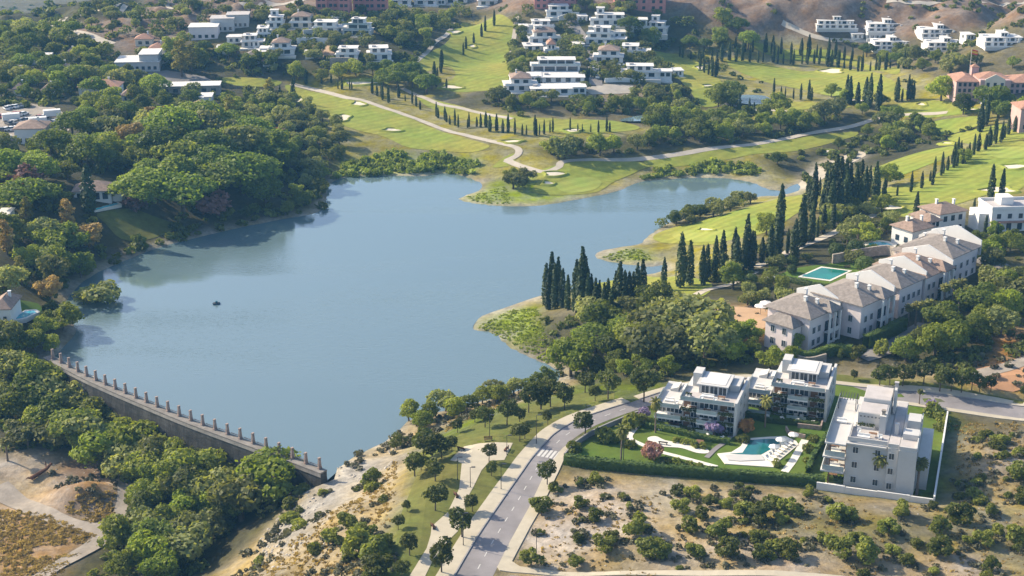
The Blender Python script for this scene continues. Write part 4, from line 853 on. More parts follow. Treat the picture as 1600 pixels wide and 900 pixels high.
scatter([(395,95),(520,110),(600,112),(640,118),(620,140),(560,125),(430,122),(395,118)], [('broadleaf_tree', 4), ('umbrella_pine', 1)], 7.5, (5.5, 8.5), 'under the left hill villas', 10)
scatter([(400,20),(480,20),(620,20),(720,10),(740,30),(660,85),(620,75),(580,45),(500,35),(410,40)], [('broadleaf_tree', 3), ('olive_tree', 2)], 7.5, (4, 7), 'between the left hill villas', 11)
scatter([(635,118),(680,125),(690,150),(640,150),(620,140)], [('umbrella_pine', 3), ('broadleaf_tree', 2)], 6.5, (6, 9), 'at the foot of the upper fairway', 12)
scatter([(735,155),(850,160),(960,158),(1060,150),(1080,170),(1060,182),(900,180),(780,172)], [('broadleaf_tree', 4), ('olive_tree', 2), ('bush', 1)], 6.5, (4.5, 7), 'in the scrub belt below the village', 13)
scatter([(960,140),(1040,130),(1075,150),(1060,160),(980,160)], [('olive_tree', 3), ('bush', 2)], 7, (3.5, 6), 'in the dry scrub beside the village', 14)
scatter([(980,48),(1040,30),(1110,28),(1160,45),(1210,72),(1190,85),(1100,82),(1000,72),(960,70)], [('broadleaf_tree', 4), ('umbrella_pine', 2)], 8.5, (6, 9.5), 'on the dark slope behind the village', 15)
scatter([(790,30),(830,15),(1000,20),(1090,25),(1060,45),(960,20),(900,30),(830,60),(795,70)], [('broadleaf_tree', 4), ('olive_tree', 1)], 7.5, (4, 7), 'among the top village villas', 16)
scatter([(820,240),(900,235),(1000,222),(1100,210),(1180,200),(1250,190),(1300,180),(1330,186),(1260,205),(1160,220),(1000,240),(880,248),(825,250)], [('broadleaf_tree', 5), ('olive_tree', 1), ('bright_tree', .3)], 6.3, (5.5, 8.5), 'above the far lake shore', 17)
scatter([(1010,195),(1080,190),(1200,178),(1250,176),(1200,190),(1060,208),(1000,214)], [('broadleaf_tree', 1)], 6.5, (6.5, 9), 'in the dark wood beside the golf pond', 18)
scatter([(1345,205),(1400,192),(1500,180),(1540,184),(1500,208),(1430,222),(1375,242),(1352,232)], [('broadleaf_tree', 3), ('olive_tree', 1), ('poplar_tree', .5), ('bright_tree', 1)], 6.5, (4.5, 7.5), 'in the scrubby gully of the stream', 19)
scatter([(1290,150),(1400,160),(1450,180),(1400,190),(1330,185),(1290,170)], [('broadleaf_tree', 2), ('bright_tree', .5)], 8, (4, 6.5), 'on the golf slope left of the hotel', 20)
scatter([(1330,80),(1420,90),(1480,100),(1605,90),(1605,110),(1500,120),(1420,120),(1340,100)], [('broadleaf_tree', 3), ('umbrella_pine', 1), ('olive_tree', 1)], 9, (5, 8), 'behind the hotel', 21)
scatter([(1270,50),(1605,60),(1605,90),(1300,70)], [('olive_tree', 1), ('broadleaf_tree', 1)], 8.5, (3, 5.5), 'between the white apartment houses', 22)
scatter([(1460,150),(1480,160),(1530,160),(1560,178),(1600,170),(1605,185),(1540,190),(1470,168)], [('broadleaf_tree', 1), ('bright_tree', 1)], 9, (6.5, 9), 'in the gardens in front of the hotel', 23)
scatter([(1090,432),(1180,412),(1240,382),(1300,340),(1330,325),(1380,330),(1360,350),(1290,372),(1230,395),(1170,425),(1110,450)], [('olive_tree', 5), ('broadleaf_tree', 2), ('bush', 1)], 5.5, (3.5, 6), 'in the olive grove along the drive', 24)
scatter([(1380,290),(1420,282),(1480,262),(1490,270),(1430,292),(1385,302)], [('broadleaf_tree', 1)], 5.5, (6.5, 8.5), 'in the shady row across the right fairway', 25)
scatter([(1330,365),(1400,355),(1440,352),(1420,372),(1350,392),(1320,385)], [('olive_tree', 2), ('broadleaf_tree', 2), ('palm_tree', .5)], 5.5, (4, 6.5), 'in the villa garden above the blue pool', 26)
scatter([(860,515),(900,505),(1000,495),(1060,490),(1095,500),(1110,530),(1150,545),(1080,570),(1000,572),(900,560),(880,535)], [('broadleaf_tree', 3), ('olive_tree', 4), ('umbrella_pine', .4)], 6.6, (6, 9.5), 'in the wood behind the new apartments', 27, wide=(1.1, 1.4))
scatter([(880,565),(960,572),(1080,575),(1100,590),(1000,600),(900,600)], [('broadleaf_tree', 2), ('olive_tree', 1), ('bright_tree', 1)], 5.5, (3.5, 5), 'in the bushy belt above the park', 28)
scatter([(1150,545),(1215,560),(1290,568),(1340,565),(1330,580),(1200,582),(1120,575)], [('broadleaf_tree', 2), ('bright_tree', 2)], 5.5, (4, 6), 'behind the new apartment blocks', 29)
scatter([(1380,545),(1440,520),(1500,480),(1560,470),(1605,480),(1605,520),(1540,530),(1480,560),(1400,570)], [('broadleaf_tree', 3), ('olive_tree', 2), ('bright_tree', 1)], 6.5, (5, 8.5), 'in the thicket behind the pink apartments', 30)
scatter([(1530,430),(1605,400),(1605,480),(1560,470),(1520,460)], [('olive_tree', 2), ('broadleaf_tree', 2)], 6.5, (5, 8), 'on the drive at the right edge', 31)
scatter([(620,660),(660,650),(720,632),(790,612),(860,598),(870,604),(800,628),(720,650),(650,672)], [('broadleaf_tree', 4), ('olive_tree', 1)], 4.4, (3.8, 5.5), 'along the near lake shore', 32)
scatter([(0,585),(60,590),(110,612),(180,650),(250,690),(330,722),(430,756),(450,775),(400,805),(340,850),(300,905),(150,905),(200,830),(215,770),(205,720),(150,690),(60,690),(0,720)], [('broadleaf_tree', 5), ('olive_tree', 3), ('bright_tree', 2)], 4.9, (4.5, 8.5), 'in the thicket below the dam', 33, wide=(1.05, 1.35))
scatter([(800,270),(835,280),(850,300),(820,306),(795,295)], [('olive_tree', 2), ('broadleaf_tree', 1)], 5.5, (4, 6), 'on the grassy point by the green', 34)
scatter([(1004,372),(1014,362),(1060,341),(1130,324),(1170,312),(1180,318),(1140,332),(1080,350),(1040,368)], [('broadleaf_tree', 2), ('olive_tree', 1)], 4.2, (3, 5.5), 'on the lake edge of the right green', 35)
scatter([(1180,248),(1260,226),(1330,210),(1345,222),(1290,244),(1230,258),(1190,262)], [('broadleaf_tree', 2), ('bush', 2)], 6, (3, 5), 'on the left bank of the dry stream', 36)
scatter([(1118,150),(1140,150),(1146,170),(1122,172)], [('broadleaf_tree', 1)], 4.5, (7.5, 9.5), 'in the dark clump before the golf pond', 37)
scatter([(800,60),(840,55),(850,100),(830,128),(800,130)], [('broadleaf_tree', 2), ('olive_tree', 2)], 8, (3.5, 6), 'on the left flank of the village', 38)
scatter([(905,60),(930,80),(990,75),(1040,90),(1040,118),(990,106),(940,106),(932,90)], [('broadleaf_tree', 2), ('olive_tree', 2)], 7, (3.5, 6), 'between the right village villas', 39)
scatter([(835,90),(905,95),(905,118),(840,120)], [('broadleaf_tree', 1), ('olive_tree', 1)], 8, (3, 5), 'around the long modern villa', 40)
scatter([(800,35),(880,18),(1040,20),(1050,128),(930,140),(800,148)], [('olive_tree', 2), ('broadleaf_tree', 2), ('bush', 1)], 5.0, (3, 5.5), 'in the village gardens', 41)
scatter([(405,30),(600,25),(625,100),(560,112),(405,110)], [('olive_tree', 2), ('broadleaf_tree', 2), ('bush', 1)], 5.5, (3, 5.5), 'in the left hill gardens', 42)
KEEP_OFF.append(gpoly([(1222,440),(1284,405),(1355,415),(1352,446),(1305,468),(1236,464)])); KEEP_OFF.append(gpoly([(1195,545),(1215,480),(1440,395),(1530,390),(1530,460),(1400,520),(1280,575)]))
scatter([(1150,440),(1230,410),(1330,395),(1370,405),(1360,425),(1310,452),(1240,470),(1190,485),(1140,470)], [('olive_tree', 3), ('broadleaf_tree', 2), ('ball_tree', .6), ('bush', 1)], 5.0, (2.5, 5.0), 'in the hedged garden around the green pool', 43)
scatter([(1505,385),(1545,372),(1600,372),(1605,400),(1560,400),(1530,425),(1515,415)], [('broadleaf_tree', 2), ('bright_tree', 1)], 5, (3.5, 6), 'beside the right edge villas', 44)
_ft = smooth_line(DAM, 6)
for i in range(3, len(_ft) - 2):
    g = _ft[i + 1] - _ft[i - 1]; g = g / np.hypot(*g); n_ = np.array([g[1], -g[0]])
    if n_ @ (LAKE.mean(0) - _ft[i]) > 0: n_ = -n_
    for o_ in (4.5, 10.5):
        q = _ft[i] + n_ * (o_ + rng.uniform(-1, 1.5)) + g * rng.uniform(-1.5, 1.5)
        if rng.random() < .78: put_w(rng.choice(['broadleaf_tree', 'olive_tree', 'bright_tree', 'broadleaf_tree']), q[0], q[1], rng.uniform(6.5, 10.5) * (1.0 if o_ > 6 else 1.0), 'at the foot of the dam', wide=rng.uniform(1.05, 1.4))
# single trees that stand out
for k, x, y, h, w, pl in [('poplar_tree',422,158,36,1.3,'at the end of the left fairway'),('poplar_tree',285,120,58,1.4,'beside the car park'),('poplar_tree',300,112,42,1.3,'just behind the car park poplar'),('poplar_tree',360,190,42,1.2,'by the small white house'),
  ('bright_tree',892,588,62,1.0,'at the end of the reedy shore'),('gold_tree',108,366,56,1.3,'beside the lakeside villa'),('olive_tree',152,482,40,1.4,'leaning over the water by the small blue pool'),('gold_tree',140,395,48,1.2,'on the near left bank'),('broadleaf_tree',1197,366,36,1.1,'alone beside the right fairway'),('broadleaf_tree',1075,345,24,1.2,'on the lake edge of the putting green'),
  ('ball_tree',1350,424,26,1.15,'right of the green pool'),('ball_tree',1237,428,16,1.1,'at the left end of the green pool'),('ball_tree',1369,430,14,1.0,'below the pool lawn'),('bright_tree',1470,158,40,1.2,'at the left wing of the hotel'),('bright_tree',1552,178,44,1.1,'right in front of the hotel'),
  ('broadleaf_tree',1508,255,24,1.2,'on the fairway crest'),('broadleaf_tree',1145,452,46,1.1,'at the corner of the earth yard'),('bright_tree',1170,538,40,1.1,'left of the pink apartments'),('bright_tree',1245,548,32,.8,'against the first pink gable'),('olive_tree',1133,506,20,1,'on the bare earth yard'),('olive_tree',1145,532,24,1,'at the near side of the earth yard'),('olive_tree',1102,488,18,1,'at the back of the earth yard'),
  ('palm_tree',1195,668,52,.9,'on the lawn between the two rear blocks'),('palm_tree',1372,765,62,1.0,'before the front block wall'),('fan_palm',1432,773,62,1.15,'at the corner of the front block'),('palm_tree',970,722,62,.8,'on the left of the garden lawn'),('fan_palm',1436,632,26,1.0,'behind the front block'),('palm_tree',1024,676,58,.75,'at the left corner of the rear block'),
  ('autumn_tree',1164,676,24,1.0,'beside the rear block garden'),('lilac_tree',1116,680,24,1.0,'in front of the rear block'),('pink_tree',1015,716,28,1.0,'beside the garden path'),('lilac_tree',1005,655,20,1.0,'by the garden gate'),('lilac_tree',1452,640,18,1.0,'at the back corner of the front block'),('pink_tree',52,282,26,2.0,'in the hillside garden'),('pink_tree',212,330,24,1.3,'beside the lakeside lawn')]:
    put(k, x, y, None, pl, h, w)
for k, (x, y, h) in enumerate([(1408,500,38),(1420,498,40),(1432,494,38),(1440,490,36),(1464,470,40),(1478,466,42),(1490,462,40),(1500,470,38),(1487,478,34)]): put('fan_palm', x + 10, y + 12, None, 'in the row along the pink apartments', h, 1.15)
for x, y, h in [(20,690,36),(44,700,34),(66,690,36),(12,720,38),(75,640,32),(36,672,34)]: put('fan_palm', x, y, None, 'in the thicket at the far left', h, 1.3)
row('shrub_tree', [(1230,575),(1290,560),(1340,560),(1400,556)], 7, 24, 'in the row under the pink apartments')
rs0 = random.Random(5)
# park and roadside trees
for x, y, h in [(662,716,48),(675,722,52),(690,716,40),(648,744,42),(658,735,28),(680,752,38),(636,800,22),(622,828,26),(680,798,44),(640,868,40),(722,840,50),(690,895,60),(628,905,34),(764,722,32),(768,744,26),(738,800,32),(855,758,44),(760,690,0),
    (706,706,28),(715,676,26),(758,668,36),(742,660,24),(792,665,44),(812,660,26),(826,645,48),(845,640,46),(860,636,50),(882,640,44),(905,650,0),(914,614,36),(950,624,50),(1006,628,58),(812,690,32),(820,686,26),(856,664,24),(846,806,26),(866,768,20),(846,640,30),(930,627,28),
    (1374,603,36),(1390,602,34),(1410,604,38),(1443,600,38),(1468,612,44),(1486,612,36),(1502,614,42),(1518,610,38),(1530,614,32),(1334,594,18),(1548,612,26),(1600,622,24),(914,682,44)]:
    if h: put('park_tree', x, y, None, 'on the roadside lawns', h, rs0.uniform(.9, 1.15))
for x, y, h in [(580,762,34),(620,700,24),(700,700,0)]:
    if h: put('broadleaf_tree', x, y, None, 'on the eroded slope by the dam', h, 1.2)
# shrubs on the dry lot
R8 = [(20,480,50),(130,520,60),(80,570,40),(440,560,62),(500,560,50),(750,650,60),(840,520,56),(1070,640,60),(1180,560,70),(1060,780,72),(1340,700,50),(440,770,70),(590,810,80),(150,790,70),(40,760,50),(560,690,40),(860,820,40),(1560,300,60),(1590,430,50),(1570,690,70),(1380,520,40),(1390,870,50),(260,400,40),(370,440,24),(1250,700,30),(190,500,30),(340,680,36),(1450,640,40),(780,770,40),(920,720,34),(1030,480,30)]
for x, y, h in R8: put('shrub_tree', 1200 + x / 4, 675 + y / 4 , None, 'on the dry lot below the front block', h / 4 * 1.9, 1.25)
R7 = [(430,330,30),(520,320,40),(430,470,46),(530,560,50),(790,640,80),(860,770,76),(1020,400,46),(1120,410,44),(1050,500,50),(1130,620,60),(1200,540,48),(1450,540,60),(1310,660,70),(1320,780,80),(1150,790,56),(1540,690,50),(1560,790,56),(570,740,60),(400,840,44),(120,830,60),(1340,470,36),(1450,420,36),(420,690,36),(620,680,40),(190,500,60),(270,380,36),(920,780,60),(1560,560,70),(1240,460,40),(1420,350,24),(1490,370,24),(700,420,24),(180,640,24)]
for x, y, h in R7: put('shrub_tree', 800 + x / 4, 675 + y / 4, None, 'on the dry lot below the hedge', h / 4 * 1.8, 1.25)
rs = random.Random(88)
for k in range(28):
    x, y = rs.uniform(885, 1600), rs.uniform(770, 905)
    put('bush', x, y, None, 'on the dry lot', rs.uniform(5, 13), 1.2)
for k in range(26):
    x, y = rs.uniform(1490, 1600), rs.uniform(665, 790); put('bush', x, y, None, 'on the dry strip right of the white wall', rs.uniform(6, 15), 1.2)
for k in range(18):
    x = rs.uniform(400, 625); y = rs.uniform(max(735, 1130 - x * .85), 905); put('bush', x, y, None, 'on the eroded slope', rs.uniform(7, 18), 1.2)
for x, y, h in [(560,870,44),(580,880,40),(600,860,34),(545,830,30),(570,840,28),(590,895,36),(520,850,26)]: put('shrub_tree', x, y, None, 'at the foot of the eroded slope', h, 1.3)
# garden shrubs
for x, y, h in [(897,706,18),(950,688,24),(968,690,16),(985,700,14),(1042,725,14),(1060,728,16),(1075,730,12),(1080,735,12),(1090,733,12),(1055,690,10),(1070,694,10),(1085,697,12),(1100,700,10),(1160,690,14),(1215,728,12),(1265,705,14),(1270,690,12),(1262,722,10),(990,668,22),(998,662,20),(1318,665,22),(1326,655,22),(1462,650,24),(1476,660,16),(1470,672,14),(1130,742,10),(1145,744,10),(1175,745,10),(1195,745,10)]: put('bush', x, y, None, 'in the residents\' garden', h, 1.1)

# ---------------------------------------------------------------- plants: objects
for p in PL:
    p['px'], p['py'], p['d'] = to_px(p['x'], p['y'], p['z']); p['hpx'] = p['s'] * KIND[p['k']]['v'][p['v']][3] * FPX / p['d']
PL = [p for p in PL if -60 < p['px'] < 1660 and -20 < p['py'] < 990]
bykind = {}
for p in PL: bykind.setdefault(p['k'], []).append(p)
REST = []; IND = []
for k, l in bykind.items():
    l.sort(key=lambda p: -p['hpx']); IND += l[:295]; REST += l[295:]
groups = {}
for p in IND: groups.setdefault((p['k'], p['place']), []).append(p)
for (k, place), l in groups.items():
    l.sort(key=lambda p: p['px']); K = KIND[k]; hm = sorted(q['hpx'] for q in l)
    for i, p in enumerate(l):
        cm, tm, om, h0 = K['v'][p['v']]
        cut = lambda q: q.replace(' from the left', ' from left') if len(q.split()) > 16 else q
        if len(l) == 1: lab = '%s %s' % (K['word'], place)
        elif i == 0: lab = '%s %s, leftmost there' % (K['word'], place)
        else: lab = '%s %s, %s from the left' % (K['word'], place, ordinal(i + 1))
        sc = (p['s'] * p['w'], p['s'] * p['w'], p['s'])
        if tm and p['hpx'] > 30:
            t = thing(K['name'], (p['x'], p['y'], p['z'] - .1), p['rz'], cut(lab), K['cat'], '%s %s' % (K['name'].replace('_', ' ') + 's', place)); t.scale = sc
            link('trunk', tm, t); link('crown', cm, t)
        else:
            t = link(K['name'], om, None, (p['x'], p['y'], p['z'] - .1)); t.rotation_euler = (0, 0, p['rz']); t.scale = sc
            tag(t, cut(lab), K['cat'], '%s %s' % (K['name'].replace('_', ' ') + 's', place))
WOOD = [crown_mesh('w', ball_lobes(random.Random(900 + k), 7, .55, .95, .02, .5, .8), 190, .085, None, 900 + k, .6) for k in range(4)]
print('plants', len(IND), 'rest', len(REST), {k: len(v) for k, v in bykind.items()})

# ---------------------------------------------------------------- stuff: undergrowth, reeds, dry grass
def mass(name, items, proto, mt, label, cat):
    """items: rows (x, y, z, sx, sz, rot); proto: list of (V, F)"""
    VV, FF, T = [], [], []; off = 0; r = np.random.default_rng(5)
    for x, y, z, sx, sz, a in items:
        V, Fq = proto[r.integers(len(proto))]; c, s = math.cos(a), math.sin(a)
        W = np.column_stack([(V[:, 0] * c - V[:, 1] * s) * sx + x, (V[:, 0] * s + V[:, 1] * c) * sx + y, V[:, 2] * sz + z])
        VV.append(W); FF.append(Fq + off); off += len(V); T.append(np.full(len(V), r.random()))
    me = mesh_np(name, np.vstack(VV), np.vstack(FF), mt); at = me.attributes.new('tone', 'FLOAT', 'POINT'); at.data.foreach_set('value', np.concatenate(T).astype(np.float32))
    return tag(link(name, me), label, cat, kind='stuff')
def low_bush(s, n=46):
    r = random.Random(s); return crown_mesh('b', ball_lobes(r, 4, 1.0, 1.2, -.15, .55, .8), n, .36, None, s, .7)
def tuft(s, n=10):
    r = np.random.default_rng(s); P = np.column_stack([r.uniform(-.6, .6, n), r.uniform(-.6, .6, n), np.full(n, .3)]); Nn = np.column_stack([r.normal(size=n), r.normal(size=n), np.full(n, .25)]); return leaves(P, Nn, .34, r, .25, 1.0)
LB = [low_bush(s) for s in range(5)]; TF = [tuft(s) for s in range(5)]
def fill(poly_px, spacing, sz, seed, keep=1.0):
    r = np.random.default_rng(seed); w = gpoly(poly_px); x0, y0 = w.min(0); x1, y1 = w.max(0); n = int((x1 - x0) * (y1 - y0) / spacing ** 2)
    X, Y = r.uniform(x0, x1, n), r.uniform(y0, y1, n); ok = inside(w, X, Y) & ~inside(LAKE, X, Y)
    ok &= vnoise(X, Y, 9, seed + 50) + vnoise(X, Y, 30, seed + 51) * .7 > 1 - 2 * keep
    for k in KEEP_OFF: ok &= ~inside(k, X, Y)
    X, Y = X[ok], Y[ok]; s = r.uniform(*sz, len(X)); return np.column_stack([X, Y, ground(X, Y) - .05, s, s * r.uniform(.7, 1.1, len(X)), r.uniform(0, 6.28, len(X))])
if REST: mass('distant_woodland', [(p['x'], p['y'], p['z'] - .2, p['s'] * KIND[p['k']]['v'][p['v']][3] * p['w'] * (1.0 if p['k'] in ('broadleaf_tree', 'umbrella_pine') else .85), p['s'] * KIND[p['k']]['v'][p['v']][3], p['rz']) for p in REST], WOOD, LM['stuff'], 'remaining mass of small trees in the far woods', 'woodland')
und = [fill([(0,50),(190,90),(290,60),(400,100),(440,160),(520,200),(530,260),(500,330),(330,362),(190,408),(110,466),(0,480)], 4.6, (1.0, 2.4), 1, .8), fill([(400,30),(620,40),(740,25),(640,118),(420,118)], 4.5, (1.0, 2.4), 2, .8),
       fill([(740,150),(1080,140),(1100,185),(800,185)], 4.2, (.9, 2.0), 3, .7), fill([(830,238),(1000,215),(1250,185),(1330,186),(1180,222),(880,248)], 4, (1, 2), 4, .8), fill([(1240,285),(1340,215),(1500,182),(1530,200),(1400,240),(1270,290)], 3.6, (.8, 1.8), 5, .75),
       fill([(800,50),(1060,30),(1180,80),(1000,140),(800,130)], 4.6, (.9, 2.2), 6, .65), fill([(850,505),(1090,490),(1200,560),(1000,600),(870,590)], 3, (.8, 1.7), 7, .8), fill([(1390,550),(1520,470),(1605,470),(1605,560),(1480,585)], 3.2, (.7, 1.7), 8, .6),
       fill([(0,570),(120,610),(420,770),(300,905),(140,905),(210,760),(60,700),(0,715)], 2.6, (.8, 1.7), 9, .85), fill([(1330,330),(1600,360),(1605,470),(1500,480),(1200,480),(1100,450)], 5, (.7, 1.5), 10, .5), fill([(1130,60),(1420,100),(1605,100),(1605,170),(1460,160),(1290,160),(1130,150)], 9, (.9, 1.8), 11, .35),
       fill([(1060,0),(1605,0),(1605,90),(1290,60),(1200,70)], 6, (.8, 2.0), 12, .5), fill([(0,-20),(400,-20),(420,40),(170,60),(60,45),(0,40)], 10, (1.5, 3.5), 13, .75), fill([(440,0),(1060,0),(1060,25),(700,30),(440,25)], 8, (1.2, 2.6), 14, .6)]
mass('undergrowth', np.vstack(und), LB, LM['stuff'], 'low dark scrub filling the ground between the trees', 'undergrowth')
gr = [fill([(400,840),(500,752),(620,700),(640,690),(620,760),(600,870),(560,905),(345,905)], 2.4, (.4, 1.0), 21, .5), fill([(830,905),(840,790),(890,748),(1290,775),(1480,790),(1500,680),(1605,660),(1605,905)], 3.0, (.35, .8), 22, .34), fill([(500,735),(700,650),(860,600),(880,608),(660,690),(540,745)], 2.2, (.5, 1.0), 23, .7), fill([(1320,580),(1520,560),(1605,540),(1605,615),(1500,600)], 3.2, (.4, 1.1), 24, .55),
      fill([(70,690),(150,690),(190,740),(180,790),(90,790)], 2.6, (.4, .9), 25, .4), fill([(1080,478),(1215,480),(1200,520),(1120,530)], 6, (.3, .6), 26, .3)]
_sk = []
for p in PL:
    if p['k'] in ('shrub_tree', 'bush') and ('lot' in p['place'] or 'slope' in p['place'] or 'strip' in p['place']):
        for _ in range(rng.randrange(3, 8)):
            a_ = rng.random() * 6.28; d_ = rng.uniform(.8, 3.2) * p['s'] * 1.3; xx, yy = p['x'] + math.cos(a_) * d_, p['y'] + math.sin(a_) * d_; sz_ = rng.uniform(.3, .85); _sk.append((xx, yy, float(ground(xx, yy)) - .05, sz_, sz_ * rng.uniform(.6, 1.0), a_))
_sk = np.array(_sk); _ok = ~(inside(rp_, _sk[:, 0], _sk[:, 1]) | (dist_poly(rp_, _sk[:, 0], _sk[:, 1]) < .7) | inside(np.vstack([A_, B_[::-1]]), _sk[:, 0], _sk[:, 1])); gr.append(_sk[_ok])
gr = [g_[~(inside(rp_, g_[:, 0], g_[:, 1]) | (dist_poly(rp_, g_[:, 0], g_[:, 1]) < .7))] for g_ in gr]
mass('dry_scrub', np.vstack(gr), LB, LM['greyb'], 'sparse grey-green scrub dotted over the dry slopes and lots', 'scrub')
rd = [fill([(522,280),(540,255),(600,240),(680,240),(745,256),(740,272),(690,270),(600,273)], 1.5, (1.1, 1.9), 31, .97), fill([(745,512),(800,485),(842,480),(850,520),(875,560),(872,574),(830,558),(790,530)], .8, (.4, .75), 32, .97), fill([(940,402),(990,388),(1010,395),(1020,406),(965,409)], .8, (.35, .7), 33, .95),
      fill([(985,285),(1040,262),(1110,252),(1180,256),(1190,272),(1110,272),(1040,276)], 1.5, (.9, 1.7), 34, .85), fill([(720,312),(790,290),(800,318),(760,319)], 1.2, (.4, .8), 35, .8), fill([(900,590),(960,598),(940,606)], 2, (.5, 1), 36, .7)]
mass('marsh_grass', np.vstack([rd[1], rd[2], rd[4]]), TF, LM['reeds'], 'bright green marsh grass on the lake points', 'marsh grass')
mass('reeds', np.vstack([rd[0], rd[3], rd[5]]), TF + LB, LM['reeds'], 'yellow-green reeds and rushes along the lake margins', 'reeds')
def rock(s):
    r = np.random.default_rng(s); b = np.array([(-1, -1, -.6), (1, -1, -.6), (1, 1, -.6), (-1, 1, -.6), (-.7, -.6, .6), (.6, -.7, .5), (.7, .6, .7), (-.6, .7, .5)]) * r.uniform(.7, 1.2, (8, 3)) * .5
    return b, np.array([(4, 5, 6, 7), (0, 1, 5, 4), (1, 2, 6, 5), (2, 3, 7, 6), (3, 0, 4, 7)])
rk = [fill([(400,850),(500,752),(545,730),(620,700),(612,725),(560,765),(500,830),(430,890)], 1.1, (.15, .75), 51, .7), fill([(480,850),(560,760),(620,740),(600,850),(540,890)], 2.4, (.15, .6), 52, .5), fill([(840,905),(880,750),(960,755),(900,860)], 2.2, (.15, .5), 53, .5), fill([(900,760),(1290,780),(1605,800),(1605,905),(860,905)], 4.5, (.15, .5), 54, .5), fill([(80,700),(150,700),(190,760),(150,815),(80,790)], 2.2, (.15, .5), 55, .6)]
M['rock'] = mat('pale_rock', (.34, .31, .27), .95, .3, .8, bump=.05, coord='World')
mass('rubble', np.vstack(rk), [rock(s) for s in range(6)], M['rock'], 'loose pale stones strewn over the eroded slope and dry lot', 'rubble')
dg = [fill([(-10,795),(60,802),(148,838),(85,905),(-10,905)], .62, (.45, .9), 41, .97), fill([(100,795),(125,772),(178,768),(182,805),(140,818)], .6, (.4, .9), 42, .95), fill([(440,860),(520,800),(620,720),(620,760),(600,860),(560,905),(360,905)], 1.1, (.4, .8), 43, .65), fill([(640,690),(700,655),(870,600),(860,612),(720,665)], 1.4, (.4, .8), 44, .7), fill([(850,780),(1290,778),(1470,795),(1605,800),(1605,905),(840,905)], 1.5, (.25, .6), 45, .6), fill([(1490,665),(1605,660),(1605,790),(1500,790)], 1.2, (.3, .7), 46, .75), fill([(1320,575),(1480,570),(1605,600),(1605,620),(1400,590)], 1.8, (.3, .7), 47, .6)]
mass('dry_grass', np.vstack(dg), TF, LM['dryg'], 'golden dry grass over the field and banks', 'dry grass')

for o in COL.objects:
    if 'label' in o and len(o['label'].split()) > 16: print('LONG', o['label'])
# ---------------------------------------------------------------- building helpers
WIN = MB().box(-.5, -.06, 0, .5, .06, 1).mesh('window', M['glass'])
WFR = MB().box(-.54, -.09, -.04, .54, -.05, .03).box(-.54, -.09, .97, .54, -.05, 1.04).box(-.54, -.09, .03, -.47, -.05, .97).box(.47, -.09, .03, .54, -.05, .97).box(-.025, -.085, .03, .025, -.055, .97).mesh('frame', M['white'])
def window(par, x, y, z, w, h, face='f'):
    """a pane set against a wall: face f = -y side, b = +y, l = -x, r = +x"""
    o = link('window', WIN, par); a = {'f': 0, 'b': math.pi, 'l': -math.pi / 2, 'r': math.pi / 2}[face]
    o.location = (x, y, z); o.rotation_euler = (0, 0, a); o.scale = (w, 1, h)
    if par.name.startswith('apartment_block') and par.get('group', '') != 'red apartment blocks along the top': link('frame', WFR, o)
    return o
def windows(par, x0, x1, y, z, n, w, h, face='f'):
    for k in range(n):
        t = x0 + (x1 - x0) * (k + .5) / n
        if face in 'fb': window(par, t, y, z, w, h, face)
        else: window(par, y, t, z, w, h, face)
def chimney(par, x, y, z, h=1.2, m='white'):
    MB().box(x - .3, y - .3, z - .6, x + .3, y + .3, z + h).box(x - .4, y - .4, z + h, x + .4, y + .4, z + h + .15).build('chimney', M[m], par)
def base_at(px, py, rz, label, cat='house', name='villa', group=None, sink=.4):
    p = G1(px, py); return thing(name, (p.x, p.y, p.z), rz, label, cat, group)
def mpp(px, py):
    p = G1(px, py); return to_px(p.x, p.y, p.z)[2] / FPX
def shed(px, py, wpx, d, h, label, wallm, roofm, rz=0.0, win=4, hip=False, name='building', cat='building', second=0):
    w = wpx * mpp(px, py); t = base_at(px, py, rz, label, cat, name); wl_ = MB().box(-w / 2, 0, -2, w / 2, d, h)
    if second: wl_.box(-w / 2 + w * .55, 1, h + .24, w / 2 - .5, d - 1, h + 3); MB().box(-w / 2 + w * .53, .6, h + 3, w / 2 - .2, d - .7, h + 3.2).build('roof', M[roofm], t)
    wl_.build('wall', M[wallm], t)
    if hip: MB().hip(-w / 2 - .5, -.5, w / 2 + .5, d + .5, h + .02, 2.0).build('roof', M[roofm], t); chimney(t, w * .2, d * .6, h + 1.4)
    else: MB().box(-w / 2 - .3, -.4, h, w / 2 + .3, d + .3, h + .22).build('roof', M[roofm], t)
    windows(t, -w / 2 + .6, w / 2 - .6, -.02, .8, win, (w - 1.2) / win * .5, 1.4); window(t, -w / 2 - .02, d / 2, .8, 1.6, 1.3, 'l'); return t
